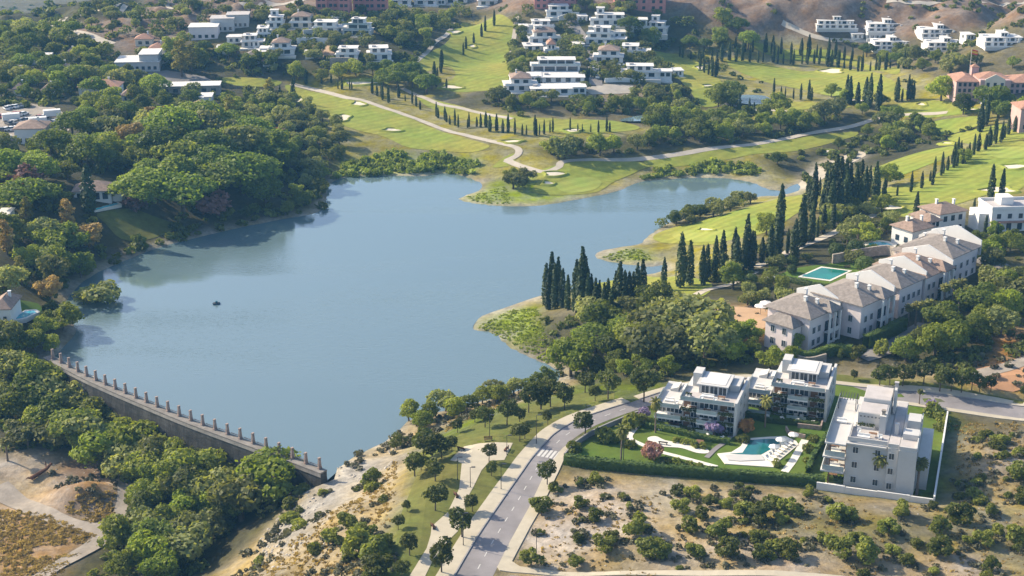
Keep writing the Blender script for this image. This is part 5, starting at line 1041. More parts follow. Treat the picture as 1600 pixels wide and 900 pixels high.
# a far modern villa: stacked white volumes, dark window bands, thin slabs
def modern(px, py, wpx, label, seed, floors=2, rz=0.0, wallm='white', roofm='whiteroof', hip=None, d=None, tower=False, pool=False, glassy=False, low=None):
    r = random.Random(seed); w = wpx * mpp(px, py); d = d or r.uniform(8, 11); fh = 2.35
    t = base_at(px, py, rz, label, 'house', 'villa', 'white villas on the hills'); Wm, Rm = M[wallm], M[roofm]
    x0, x1 = -w / 2, w / 2; wall = MB(); wall.box(x0, 0, -2.5, x1, d, fh); 
    slab = MB(); slab.box(x0 - .5, -.7, fh, x1 + .4, d + .3, fh + .25)
    n = max(2, int(w / 4.2)); windows(t, x0 + .6, x1 - .6, -.02, .35 if glassy else .6, n, (w - 1.2) / n * (.86 if glassy else .5), 2.2 if glassy else 1.7)
    windows(t, 1, d - 1, x0 - .02, .8, 2, 1.4, 1.5, 'l')
    z = fh + .25; a, b = x0, x1
    for f in range(1, floors):
        a += w * r.uniform(.04, .2); b -= w * r.uniform(.04, .22); y = r.uniform(.8, 2.2) * f
        wall.box(a, y, z - .05, b, d - .4, z + fh - .2); slab.box(a - .4, y - .5, z + fh - .2, b + .4, d, z + fh + .02)
        n = max(2, int((b - a) / 3.6)); windows(t, a + .4, b - .4, y - .02, z + .3, n, (b - a - .8) / n * (.85 if glassy else .55), 2.0)
        window(t, a - .02, (y + d) / 2, z + .6, 1.5, 1.4, 'l')
        MB().box(x0 + .1, -.5, z, x1 - .1, -.44, z + .9).build('railing', M['blueglass' if glassy else 'white'], t); z += fh + .02
    if low:   # a lower wing to one side
        s = low; wx = w * .35; xx = x1 + .05 if s > 0 else x0 - wx - .05
        wall.box(xx, 1.2, -2.5, xx + wx, d - .8, 2.6); slab.box(xx - (.0 if s > 0 else .3), .9, 2.6, xx + wx + (.3 if s > 0 else 0), d - .6, 2.82); windows(t, xx + .4, xx + wx - .4, 1.18, .6, 2, wx * .3, 1.5)
    if tower: wall.box(a + .5, d * .45, z - .05, a + 4.0, d * .45 + 3.5, z + 2.6); slab.box(a + .2, d * .45 - .3, z + 2.6, a + 4.3, d * .45 + 3.8, z + 2.8); window(t, a + 2.2, d * .45 - .02, z + .7, 1.4, 1.3)
    if hip:
        wall.box(a + .5, 1.5, z - .1, b - .5, d - 1, z + .3); MB().hip(a - .2, .6, b + .2, d + .2, z + .3, 1.9).build('roof', M[hip], t); chimney(t, a + (b - a) * .3, d * .6, z + 1.6)
    else: MB().box(a + 1, d * .4, z, a + 2.8, d * .4 + 1.6, z + .7).build('roof_plant', M['flatroof'], t)
    wall.build('wall', Wm, t); slab.build('roof', Rm, t)
    MB().box(x0 - .8, -3.2, -2.5, x1 + .8, -.02, -.05).build('terrace', M['deck'], t)
    if pool: MB().box(x0 + w * .3, -2.9, -.05, x1 - w * .15, -.9, .04).build('pool', M['pool'], t)
    return t
# central village
V = [(874,26,40,2,.05,{},'top white villa beside the red apartment rows'), (955,40,66,2,-.05,dict(low=1,tower=True),'long low white villa along the top of the village'), (1025,52,32,2,-.25,dict(tower=True),'white villa with twin turrets standing apart on the right'),
 (846,50,40,2,.05,dict(low=-1),'flat white villa under the topmost one'), (852,68,50,2,.1,dict(tower=True,hip='tile'),'white villa with arched tower on the left of the street'), (938,70,46,3,-.15,dict(low=1),'tall three-storey white villa right of the street'),
 (834,80,28,1,.1,{},'tiny white house at the left edge of the village'), (862,88,22,2,.0,dict(hip='terracotta'),'small pink-roofed house above the long modern villa'), (868,112,76,2,.0,dict(glassy=True),'long modern villa with two dark glass bands'),
 (950,98,46,2,-.1,dict(hip='tile'),'white villa with brown hipped roof beside the street'), (985,90,36,2,-.1,dict(low=1),'white block villa behind the hipped one'), (1000,122,58,2,-.05,dict(low=1),'white villa behind the cypress hedge'),
 (880,130,66,1,.0,dict(low=-1),'low white wall-like villa at the foot of the long modern villa'), (815,143,52,2,.08,dict(hip='tile'),'white villa with brown hipped roof at the bottom left of the village'), (862,148,64,1,.05,dict(low=1),'lowest long white house of the village'), (1035,126,24,1,.0,{},'small white pool house at the right end of the village')]
for i, (x, y, w, f, rz, kw, lab) in enumerate(V): modern(x, y, w, lab, 10 + i, f, rz, **kw)
V = [(430,44,27,2,.1,dict(tower=True),'leftmost white villa of the upper row on the left hill'), (470,44,34,2,.0,dict(hip='tile',wallm='cream'),'cream villa second in the upper row'), (508,52,38,2,-.05,dict(low=1),'white villa third in the upper row'), (557,56,44,3,-.1,dict(glassy=True),'white villa with three glazed storeys at the end of the row'),
 (440,86,40,2,.05,dict(hip='tile',low=-1),'white villa with brown roof alone in the lower row'), (542,94,34,2,.0,dict(pool=True),'greyish villa with turquoise pool in the lower row'), (593,94,37,2,.1,dict(low=None),'white villa at the right end of the lower row'),
 (625,8,34,2,0,{},'white house at the top edge left of centre'), (665,8,36,2,0,dict(low=1),'second white house on the top edge'), (712,6,36,2,0,{},'third white house on the top edge'), (762,9,30,2,0,{},'white house on the top edge right of the dark trees'),
 (390,74,24,2,.1,dict(wallm='palegrey'),'pale house at the left foot of the left hill'), (412,62,20,2,.1,{},'small white house below the leftmost hill villa')]
for i, (x, y, w, f, rz, kw, lab) in enumerate(V): modern(x, y, w, lab, 40 + i, f, rz, **kw)
for i, (x, y, w, h, lab, wm, rm) in enumerate([(96,118,20,3,'small white house in the far left trees','white','tile'),(140,112,22,3,'white bungalow left of the school','white','terracotta'),(178,140,20,3,'pale house right of the arched farmhouse','cream','tile'),(262,100,18,3,'white hut behind the school','white','whiteroof'),
    (395,100,22,3.4,'dark-roofed pavilion at the foot of the left hill','palegrey','greytile'),(350,86,22,3.2,'white house under the grey-green building','white','whiteroof'),(410,92,22,3,'white pool house left of the brown-roofed villa','white','whiteroof'),(486,92,18,2.6,'white hut beside the sandy bank','white','whiteroof'),
    (910,34,16,2.6,'small white house at the top bend of the street','white','whiteroof'),(905,78,16,2.6,'white hut left of the street bend','white','whiteroof'),(968,60,22,2.8,'white house under the long top villa','white','whiteroof'),(1060,120,16,2.6,'white hut beside the right fairway','white','whiteroof'),(1340,62,18,2.6,'white hut by the hillside road','white','whiteroof'),(1516,64,14,2.6,'white hut between the right apartment houses','white','whiteroof'),(366,68,22,2.8,'white house right below the grey flat roofs','white','whiteroof'),(404,74,18,2.6,'white hut in the dip beside the left hill','white','whiteroof'),(420,104,18,2.6,'small white house in the dark trees under the left hill','white','tile'),(20,118,20,2.8,'white house at the far left edge on the wooded hill','white','whiteroof'),(200,160,18,2.8,'white cottage right below the farmhouse','white','tile'),(165,182,16,2.8,'cream cottage right of the scrapyard','cream','tile'),(128,190,14,2.8,'white hut beside the scrapyard','white','whiteroof'),(528,36,18,2.6,'white hut behind the third hill villa','white','whiteroof'),(30,150,16,2.8,'white cottage above the scrapyard','white','tile'),(75,152,18,2.8,'beige cottage above the scrapyard','cream','tile')]): shed(x, y, w, 7, h, lab, wm, rm, .1, 2, 'tile' in rm or rm == 'terracotta', 'house', 'house')
# retaining walls on the left hill
def low_wall(pts, h, th, mt, label, name='retaining_wall', sink=1.0, group=None):
    c = gline(pts, 4); g = np.gradient(c, axis=0); g /= np.hypot(g[:, 0], g[:, 1])[:, None]; nn = np.column_stack([-g[:, 1], g[:, 0]]) * th / 2
    z = ground(c[:, 0], c[:, 1]); z = (z + z.max()) / 2 if h > 3 else z; V = []
    for i in range(len(c)):
        for s, zz in ((1, -sink), (-1, -sink), (-1, h), (1, h)): V.append((c[i, 0] + nn[i, 0] * s, c[i, 1] + nn[i, 1] * s, z[i] + zz))
    f = [(i * 4 + j, i * 4 + (j + 1) % 4, (i + 1) * 4 + (j + 1) % 4, (i + 1) * 4 + j) for i in range(len(c) - 1) for j in range(4)] + [(3, 2, 1, 0), tuple(range(len(V) - 4, len(V)))]
    return tag(MB().add(V, f).build(name, M[mt]), label, 'wall', group)
low_wall([(474,58),(492,57),(512,57)], 3.2, .5, 'palegrey', 'pale retaining wall under the third hill villa'); low_wall([(464,68),(478,67),(515,68)], 2.5, .5, 'white', 'white garden wall above the sandy bank on the left hill')
low_wall([(516,108),(540,106),(560,110)], 4.5, .8, 'stone', 'grey stone retaining wall under the turquoise pool'); low_wall([(945,129),(975,128),(1000,130)], 1.8, .4, 'white', 'long white wall along the bottom of the village'); low_wall([(620,30),(650,30),(690,32)], 2.5, .5, 'stone', 'stone retaining wall on the dark slope'); low_wall([(872,33),(890,27),(905,26)], 2.2, .4, 'white', 'curved white wall at the top of the street')
sheet('sandy_bank', gpoly([(472,72),(515,72),(522,86),(505,92),(480,86)], 3), mat('sandy_bank', (.42, .29, .19), .95, .25, .3, coord='World'), .12)
# terraced apartment houses on the right hill
def terrace_house(px, py, wpx, label, seed):
    r = random.Random(seed); w = wpx * mpp(px, py); t = base_at(px, py, r.uniform(-.06, .06), label, 'apartment house', 'apartment_house', 'white apartment houses on the brown hill'); wall, slab = MB(), MB(); d = 11; n = 6
    t.scale = (1, 1, .58)
    for f, (a, b, y) in enumerate([(-.5, .5, 0), (-.46, .44, 1.6), (-.06, .12, 3.4)]):
        z = f * 2.9; wall.box(w * a, y, z - (2.5 if f == 0 else .02), w * b, d - f * .3, z + 2.65); slab.box(w * a - .3, y - .35, z + 2.65, w * b + .3, d + .2 - f * .25, z + 2.88)
        k = n if f < 2 else 2; windows(t, w * a + .3, w * b - .3, y - .02, z + .35, k, (w * (b - a) - .6) / k * .62, 1.9); 
    for s in (-.3, .02, .33): wall.box(w * s - .5, -.30, -1, w * s + .5, -.01, 5.4)
    for s in (-.40, .30): MB().box(w * s - 1.2, 6, 5.78, w * s + 1.2, 8, 6.5).build('roof_box', M['white'], t)
    chimney(t, w * .1, 8, 8.6); wall.build('wall', M['white'], t); slab.build('roof', M['whiteroof'], t)
    MB().box(-w * .52, -2.6, -2.5, w * .52, -.36, -.1).build('terrace', M['palegrey'], t); MB().box(-w * .52, -2.62, -.1, w * .52, -2.54, .8).build('railing', M['white'], t)
for i, (x, y, w, lab) in enumerate([(1307,44,62,'white apartment house at the left end of the upper row on the brown hill'), (1387,49,62,'second white apartment house of the upper row on the brown hill'), (1470,58,60,'third white apartment house of the upper row on the brown hill'), (1570,72,64,'white apartment house at the right end of the hill'),
    (1395,77,60,'left white apartment house of the lower row on the brown hill'), (1480,79,62,'right white apartment house of the lower row on the brown hill'), (1366,60,24,'small white annex between the two rows on the brown hill')]): terrace_house(x, y, w, lab, 60 + i)
# red apartment rows on the skyline
def red_block(px, py, wpx, label, seed, floors=4):
    r = random.Random(seed); w = wpx * mpp(px, py); t = base_at(px, py, 0, label, 'apartment block', 'apartment_block', 'red apartment blocks along the top'); wall = MB(); n = max(3, int(w / 7)); roof = MB()
    for k in range(n):
        a, b = -w / 2 + w * k / n, -w / 2 + w * (k + 1) / n - .05; y = r.uniform(0, 2.5); h = floors * 3 + r.choice((-3, 0, 0)); wall.box(a, y, -3, b, 12 + y, h); roof.hip(a - .3, y - .4, b + .2, 12.4 + y, h + .02, 1.6)
        for f in range(h // 3): windows(t, a + .5, b - .5, y - .02, f * 3 + .7, 2, 1.5, 1.5)
    wall.build('wall', M['red'], t); roof.build('roof', M['terracotta'], t)
for i, (x, y, w, lab) in enumerate([(520,24,52,'brick red apartment block at the top above the left hill'), (578,24,52,'second red block right beside the one above the left hill'), (868,14,66,'red apartment row at the top above the village street'), (1000,17,80,'rightmost long red apartment row at the top')]): red_block(x, y, w, lab, 80 + i, 4)
# far left buildings
shed(215,112,68,16,4.0,'low school building with pale flat roof behind the car park','palegrey','whiteroof',.1,7,second=1)
shed(297,147,92,9,3.2,'long low shed with pale metal roof below the car park','concrete','whiteroof',.12,6)
shed(318,62,44,12,5.5,'pinkish flat-roofed building on the far left slope','pinkwhite','whiteroof',.1,4); shed(348,50,36,10,6,'grey-green flat-roofed building left of the villas','palegrey','flatroof',.1,4); shed(372,44,34,10,6,'upper grey flat-roofed building beside the hill villas','palegrey','flatroof',.1,4)
shed(155,152,62,9,4.2,'white farmhouse with arches left of the long shed','white','terracotta',.05,5,True,'house','house'); shed(55,101,44,8,3.4,'long white house on the wooded far left hill','white','whiteroof',.1,4,False,'house','house')
shed(48,226,46,10,5.5,'white two-storey house at the left below the scrapyard','white','tile',.1,4,True,'house','house'); shed(10,246,20,8,3.5,'small white house at the left edge behind trees','white','tile',.1,2,True,'house','house')
shed(322,166,18,8,3.6,'small white house among poplars left of the fairway','white','whiteroof',.1,2,False,'house','house'); shed(312,178,24,7,2.8,'low beige house by the small white one','cream','tile',.1,2,True,'house','house')
shed(5,356,18,8,3.4,'white house corner at the left edge under pines','white','whiteroof',.1,2,False,'house','house'); shed(4,508,28,9,4.2,'white house at the left edge beside a small blue pool','white','tile',.05,2,True,'house','house')
shed(110,95,14,6,3,'tiny white cottage on the far left hill','white','tile',.1,2,True,'house','house'); shed(225,72,26,7,3.2,'pale cottage under the bare far left hill','cream','terracotta',.1,2,True,'house','house'); shed(246,86,24,7,3,'white cottage above the school','white','terracotta',.1,2,True,'house','house')
# lakeside villa with pool
t = base_at(148, 314, .12, 'single-storey white villa with brown hipped roof beside a lap pool', 'house', 'villa'); MB().box(-6, 0, -1, 5, 8, 3.2).build('wall', M['white'], t); MB().hip(-6.6, -.6, 5.6, 8.6, 3.22, 2.2).build('roof', M['tile'], t); MB().box(5.1, 2, -1, 8, 7, 2.9).build('wing', M['white'], t); MB().hip(5.15, 1.5, 8.5, 7.5, 2.95, 1.3).build('wing_roof', M['tile'], t)
windows(t, -5.5, 4.5, -.02, .5, 4, 1.6, 2); chimney(t, -2, 5, 4.8)
def pool_thing(pts, label, water='pool', rim=1.0, z=None, name='swimming_pool', smooth=0):
    w = gpoly(pts, smooth); c = w.mean(0); zz = float(ground(w[:, 0], w[:, 1]).max()) if z is None else z; t = thing(name, (c[0], c[1], zz), 0, label, 'swimming pool')
    L_ = [tuple(p - c) for p in w]; g = [tuple(np.array(p) * (1 + rim / max(1.0, np.hypot(*p)))) for p in L_]
    MB().prism(g, -1.0, .10).build('coping', M['deck'], t); MB().prism(L_, -.2, .13).build('water', M[water], t); return t
pool_thing([(147,327),(182,319),(186,324),(150,331)], 'narrow turquoise lap pool beside the lakeside villa', rim=.9)
pool_thing([(24,496),(40,491),(54,496),(58,501),(40,504),(26,502)], 'small blue pool beside the house at the left edge', rim=1.0)
sheet('villa_lawn', gpoly([(152,334),(200,326),(240,338),(275,352),(262,364),(225,376),(190,374),(165,350)], 3), M['parkgrass'], .1); sheet('villa_lawn', gpoly([(10,470),(60,475),(62,495),(30,490)], 3), M['lawn'], .1)
# scrapyard of parked vehicles
def far_car(px, py, rz, col, label):
    p = G1(px, py); t = thing('parked_car', (p.x, p.y, p.z + .05), rz, label, 'car', 'vehicles in the yard at the far left')
    b = MB(); b.add([(-2.1, -.85, .3), (2.1, -.85, .3), (2.1, .85, .3), (-2.1, .85, .3), (-2.05, -.8, .95), (2.05, -.8, .82), (2.05, .8, .82), (-2.05, .8, .95)], [(3, 2, 1, 0), (4, 5, 6, 7), (0, 1, 5, 4), (1, 2, 6, 5), (2, 3, 7, 6), (3, 0, 4, 7)])
    b.add([(-1.6, -.72, .93), (1.0, -.72, .88), (1.0, .72, .88), (-1.6, .72, .93), (-1.2, -.6, 1.45), (.4, -.6, 1.45), (.4, .6, 1.45), (-1.2, .6, 1.45)], [(4, 5, 6, 7)]); b.build('body', col, t)
    MB().add([(-1.6, -.72, .93), (1.0, -.72, .88), (1.0, .72, .88), (-1.6, .72, .93), (-1.2, -.6, 1.44), (.4, -.6, 1.44), (.4, .6, 1.44), (-1.2, .6, 1.44)], [(0, 1, 5, 4), (1, 2, 6, 5), (2, 3, 7, 6), (3, 0, 4, 7)]).build('glazing', M['glass'], t)
    for x in (-1.3, 1.3):
        for y in (-.8, .8): MB().tube([(x, y - .1, .32), (x, y + .1, .32)], .32, 8).build('wheel', M['metal'], t)
CARC = [('white', (.65, .65, .65)), ('silver', (.42, .43, .45)), ('blue', (.05, .12, .25)), ('red', (.28, .05, .04)), ('dark grey', (.09, .09, .1))]
CM = {n: mat('car_' + n.replace(' ', '_'), c, .35, .05, 1, spec=.5) for n, c in CARC}; rc = random.Random(3); cnt = {}; cars = []
for j, (x0, y0, x1, y1, n) in enumerate([(8,172,36,166,5),(2,184,40,179,6),(10,196,70,184,9),(30,208,96,192,9),(60,200,104,186,7),(0,206,28,202,4)]):
    for k in range(n): cars.append((x0 + (x1 - x0) * (k + .5) / n + rc.uniform(-1.5, 1.5), y0 + (y1 - y0) * (k + .5) / n + rc.uniform(-.8, .8), rc.choices(CARC, [5, 3, 1.5, 1, 1])[0][0]))
cars.sort()
for x, y, c in cars:
    cnt[c] = cnt.get(c, 0) + 1; far_car(x, y, rc.uniform(0, 3.14), CM[c], '%s vehicle in the crowded scrapyard, %s of that colour from the left' % (c, ordinal(cnt[c])))
for i, (x, y) in enumerate([(925,104),(927,111),(929,118),(921,96),(934,122),(933,113)]): far_car(x, y, 1.45, CM[['white', 'silver', 'dark grey', 'blue', 'white', 'silver'][i]], '%s car parked on the village street, %s up from the gravel yard' % (['white', 'silver', 'dark grey', 'blue', 'white', 'silver'][i], ordinal(6 - sorted([104,111,118,96,122,113]).index(y))))
sheet('scrapyard', gpoly([(-5,168),(40,160),(84,168),(112,186),(108,204),(40,214),(-5,212)]), M['dirtroad'], .05)
for px, py, lab in [(18,190,'white box trailer left in the scrapyard'), (60,196,'white box trailer in the middle of the scrapyard'), (82,184,'white box trailer at the right of the scrapyard')]:
    p = G1(px, py); t = thing('box_trailer', (p.x, p.y, p.z), .4, lab, 'trailer', 'box trailers in the scrapyard'); MB().box(-3, -1.2, .8, 3, 1.2, 3.0).build('body', M['white'], t)
    for x in (-1.8, 1.8):
        for y in (-1.0, 1.0): MB().tube([(x, y - .15, .4), (x, y + .15, .4)], .4, 8).build('wheel', M['metal'], t)
    MB().box(-2.8, -1.0, .5, 2.8, 1.0, .8).build('chassis', M['metal'], t)
# hotel
t = base_at(1545, 160, -.06, 'large rose pink hotel with terracotta roofs and pale central gable', 'hotel', 'hotel'); wl_ = MB(); t.scale = (.88, .88, .80); t.location.x += 4
wl_.box(-18, 4, -2, -8.5, 20, 9); wl_.box(-8.45, 2, -2, 4.5, 18, 10.2); wl_.box(4.55, 5, -2, 24, 20, 8.6); wl_.box(-9, 16, 9, -6, 19, 13.5); wl_.build('wall', M['pink'], t)
MB().hip(-18.6, 3.4, -8.2, 20.5, 9.02, 2.4).hip(4.5, 4.4, 24.6, 20.6, 8.62, 2.6).hip(-8.6, 5.0, 4.6, 18.5, 10.22, 2.2).hip(-9.3, 15.7, -5.7, 19.3, 13.52, 1.4).build('roof', M['terracotta'], t)
MB().prism([(-6.5, 1.6), (2.0, 1.6), (2.0, 1.98), (-6.5, 1.98)], -2, 10.6).add([(-6.5, 1.6, 10.6), (2, 1.6, 10.6), (2, 1.98, 10.6), (-6.5, 1.98, 10.6), (-2.25, 1.6, 13), (-2.25, 1.98, 13)], [(0, 1, 4), (2, 3, 5), (1, 2, 5, 4), (3, 0, 4, 5)]).build('gable', M['cream'], t)
for f in range(3):
    windows(t, -17.5, -9, 3.98, 1 + f * 2.8, 4, 1.2, 1.7); windows(t, 5, 23.5, 4.98, .8 + f * 2.7, 8, 1.2, 1.6)
    for x in (-5.2, -2.2, .8): window(t, x, 1.58, .8 + f * 3.1, 1.3, 2.0)
MB().box(-8, -2, -2, 4, 1.5, .3).build('terrace', M['palegrey'], t)
t2 = thing('flagpole', tuple(G1(1512, 140)), 0, 'flagpole with red and yellow flag rising above the hotel', 'flagpole'); MB().tube([(0, 0, 0), (0, 0, 16)], [.12, .06], 6).build('pole', M['white'], t2)
FV = [(x * .5, .25 * math.sin(x * 1.3), 15.8 - zz - .1 * x) for zz in (0, .45, 1.35, 1.8) for x in range(6)]
for n_, (r0, mm) in {'flag': (0, (.5, .03, .03)), 'flag_band': (1, (.65, .40, .03)), 'flag_hem': (2, (.5, .03, .03))}.items(): MB().add(FV, [(r0 * 6 + i, r0 * 6 + i + 1, r0 * 6 + i + 7, r0 * 6 + i + 6) for i in range(5)]).build(n_, mat(n_, mm, .8, .05), t2)
shed(1612,205,40,10,8,'rose pink building cut by the right edge','pink','terracotta',0,3,True)
# white villas at the right
def tiled_villa(px, py, rz, label, w, d, h, wings, wallm='white', roofm='tile'):
    t = base_at(px, py, rz, label, 'house', 'villa', 'white villas at the right'); wl_ = MB().box(0, 0, -2, w, d, h); rf_ = MB().hip(-.6, -.6, w + .6, d + .6, h + .02, 1.9); nf = int(h / 2.9)
    for f in range(nf): windows(t, .6, w - .6, -.02, f * 2.9 + .7, max(2, int(w / 3)), 1.2, 1.5); windows(t, .6, d - .6, -.02, f * 2.9 + .7, 2, 1.2, 1.5, 'l')
    for (a, b, c, e, hh) in wings:
        wl_.box(a, b, -2, c, e, hh); rf_.hip(a - .5, b - .5, c + .5, e + .5, hh + .02, 1.5)
        windows(t, a + .4, c - .4, b - .02, .7, 2, 1.1, 1.5); windows(t, b + .4, e - .4, a - .02, .7, 2, 1.1, 1.5, 'l')
        if hh > 5: windows(t, a + .4, c - .4, b - .02, 3.5, 2, 1.1, 1.5)
    wl_.build('wall', M[wallm], t); rf_.build('roof', M[roofm], t); chimney(t, w * .3, d * .6, h + 1.3); chimney(t, w * .8, d * .4, h + 1.2); MB().box(-.5, -2.6, -2, w + .5, -.62, -.05).build('terrace', M['deck'], t)
    return t
tiled_villa(1466, 368, .45, 'two-storey white villa with brown hipped roofs above the pink apartments', 9, 8, 6.0, [(-4, 1.5, -.05, 7, 4.6)]); tiled_villa(1424, 386, .6, 'lower white villa with brown roof between pool and pink apartments', 8, 7, 4.4, [(8.05, 1, 12, 6, 5.2)])
t = base_at(1575, 362, .1, 'white flat-roofed villa with roof terrace at the right edge', 'house', 'villa', 'white villas at the right'); MB().box(-5, 0, -2, 8, 9, 6.2).box(-7.6, 2, -2, -5.05, 8.5, 4.6).build('wall', M['white'], t); MB().box(-5.2, -.2, 6.2, -4.9, 9.2, 7.0).build('parapet', M['white'], t); MB().box(-4.88, -.2, 6.2, 8.2, .1, 7.0).build('parapet', M['white'], t); MB().box(-4.88, 8.9, 6.2, 8.2, 9.2, 7.0).build('parapet', M['white'], t); MB().box(-4.85, .15, 6.2, 8, 8.85, 6.3).build('roof', M['flatroof'], t); MB().box(-1, 4, 6.3, 2.5, 8, 8.4).build('stair_house', M['white'], t); MB().box(-5.2, -1.4, 2.8, 8.2, -.02, 3.05).build('canopy', M['terracotta'], t); windows(t, -4.5, 7.5, -.02, .5, 4, 1.3, 1.9); windows(t, -4.5, 7.5, -.02, 3.7, 4, 1.1, 1.3)
shed(1513,396,30,7,3.2,'small brown-roofed pavilion behind the pink apartments','cream','tile',.6,2,True,'pavilion','pavilion')
pool_thing([(1357,385),(1378,381),(1394,384),(1384,391),(1364,392)], 'small round-ended blue pool in the villa garden', rim=1.6, smooth=3)
pool_thing([(1252,433),(1284,419),(1326,424),(1296,438)], 'rectangular green swimming pool with pale coping in the hedged garden', 'greenpool', 1.0, 12.05)
sheet('pool_lawn', gpoly([(1215,436),(1250,418),(1330,408),(1372,425),(1330,445),(1290,452)], 3), M['lawn'], .06)
def hedge_core(c, h, th, V, Fq, zb):
    g = np.gradient(c, axis=0); g /= np.hypot(g[:, 0], g[:, 1])[:, None]; nn = np.column_stack([-g[:, 1], g[:, 0]]) * (th / 2 - .1); z = ground(c[:, 0], c[:, 1]) if zb is None else np.full(len(c), zb); n0 = len(V); K = []
    for i in range(len(c)):
        for s_, zz in ((1, -.2), (-1, -.2), (-1, h - .1), (1, h - .1)): K.append((c[i, 0] + nn[i, 0] * s_, c[i, 1] + nn[i, 1] * s_, z[i] + zz))
    f = [(n0 + i * 4 + j, n0 + i * 4 + (j + 1) % 4, n0 + (i + 1) * 4 + (j + 1) % 4, n0 + (i + 1) * 4 + j) for i in range(len(c) - 1) for j in range(4)]
    return mesh_np('hedge', np.vstack([V, np.array(K)]), np.vstack([Fq, np.array(f)]), LM['clip'])
def hedge(pts, h, th, label, world=None, k=4, group='clipped hedges', parent=None, zbase=None, seed=0):
    c = smooth_line(np.array(world), k) if world is not None else gline(pts, k); L_ = np.concatenate([[0], np.cumsum(np.hypot(*np.diff(c, axis=0).T))]); r = np.random.default_rng(seed); n = int(L_[-1] * (h * 2 + th) * 9)
    s = r.uniform(0, L_[-1], n); x = np.interp(s, L_, c[:, 0]); y = np.interp(s, L_, c[:, 1]); g = np.gradient(c, axis=0); g /= np.hypot(g[:, 0], g[:, 1])[:, None]; gx_ = np.interp(s, L_, g[:, 0]); gy_ = np.interp(s, L_, g[:, 1]); nx, ny = -gy_, gx_
    face = r.choice(3, n, p=[h / (2 * h + th), th / (2 * h + th), h / (2 * h + th)]); u = np.where(face == 0, -th / 2, np.where(face == 2, th / 2, r.uniform(-th / 2, th / 2, n))); z = np.where(face == 1, h, r.uniform(0, h, n)) + r.normal(0, .04, n)
    P = np.column_stack([x + nx * u, y + ny * u, (ground(x, y) if zbase is None else zbase) + z]); Nn = np.column_stack([nx * np.sign(u) * (face != 1), ny * np.sign(u) * (face != 1), (face == 1) * 1.0]); V, Fq = leaves(P, Nn, .24, r, .3)
    return tag(link('hedge', hedge_core(c, h, th, V, Fq, zbase)), label, 'hedge', group)
hedge([(1208,434),(1236,441),(1270,449),(1296,452)], 1.3, 1.2, 'clipped hedge along the near side of the green pool'); hedge([(1155,470),(1190,480),(1215,486)], 1.2, 1.2, 'clipped hedge beside the earth yard'); hedge([(1300,405),(1335,396),(1370,390)], 1.4, 1.2, 'hedge under the villa garden terrace')
low_wall([(1300,412),(1340,404),(1385,398),(1400,404)], 2.6, .6, 'stone', 'dry stone retaining wall behind the ball tree')
# ---------------------------------------------------------------- pale pink apartments, five stepped blocks
def pink_block(px, py, label, w, d, h, wallm, roofm='greytile', rz=math.radians(45), bal=True, ext=None, rise=2.9, z=None):
    p = G1(px, py); t = thing('apartment_block', (p.x, p.y, p.z if z is None else z), rz, label, 'apartment block', 'pale pink stepped apartments'); wl_ = MB().box(0, 0, -4, w, d, h); rf_ = MB().hip(-.8, -.8, w + .8, d + .8, h + .02, rise)
    nf = int(h / 2.8)
    for f in range(nf):
        z0 = f * 2.8 + .7; windows(t, .8, w * (.5 if bal else 1) - .4, -.02, z0, 2 if bal else 4, 1.0, 1.5); windows(t, .8, d - .8, -.02, z0, 3, 1.0, 1.5, 'l'); windows(t, 1, d - 1, w + .02, z0, 3, 1.0, 1.5, 'r')
        if bal:
            MB().box(w * .58, -.06, z0 - .6, w * .86, .0, z0 + 1.7).build('loggia', M['glass'], t); MB().box(w * .54, -1.5, z0 - .75, w * .90, -.08, z0 - .6).box(w * .54, -1.5, z0 - .6, w * .90, -1.42, z0 + .3).build('balcony', M['white'], t)
    if bal:
        for x in (.53, .72, .91): MB().box(w * x - .2, -1.75, -3, w * x + .2, -1.35, h - .2).build('pillar', M['white'], t)
        rf_.hip(w * .5, -2.0, w * .94, d * .5, h + .4, 1.7, gable=False)
    if ext: a, b, c, e, hh = ext; wl_.box(a, b, -4, c, e, hh); rf_.hip(a - .6, b - .6, c + .6, e + .6, hh + .02, 1.8); windows(t, b + .5, e - .5, a - .02, .8, 2, 1, 1.5, 'l'); windows(t, b + .5, e - .5, a - .02, 3.6, 2, 1, 1.5, 'l')
    wl_.build('wall', M[wallm], t); rf_.build('roof', M[roofm], t)
    chimney(t, w * .35, d * .35, h + 1.6, 1.4); chimney(t, w * .75, d * .6, h + 1.7, 1.4); chimney(t, w * .55, d * .2, h + 1.0, 1.3)
    # firewall coping that steps the roofs
    MB().box(w + .82, -.3, h - 2.5, w + 1.2, d + .3, h + 1.2).add([(w + .82, -.3, h + 1.2), (w + 1.2, -.3, h + 1.2), (w + 1.2, d + .3, h + 1.2), (w + .82, d + .3, h + 1.2), (w + .82, d / 2, h + rise + .7), (w + 1.2, d / 2, h + rise + .7)], [(0, 1, 5, 4), (2, 3, 4, 5), (0, 4, 3), (1, 2, 5)]).build('party_wall', M['white'], t)
    return t
pink_block(1262, 548, 'front block of the pale pink apartments with grey hipped roof, nearest to the new buildings', 10.5, 11, 7.6, 'pinkwhite', ext=(-3.5, 2, -.05, 9, 5.8))
pink_block(1342, 530, 'second of the pale pink apartments with columned loggias', 12, 12, 8.0, 'pinkwhite')
pink_block(1402, 498, 'third of the pale pink apartments with plain grey roof', 10, 12, 7.6, 'pinkwhite', bal=False)
pink_block(1442, 478, 'fourth of the pale pink apartments, rosier walls behind palms', 11, 13, 7.2, 'pinkwhite', 'tile')
pink_block(1482, 448, 'last and largest of the pale pink apartments with long grey roof', 13, 13, 7.4, 'pinkwhite', bal=False, rise=3.0)
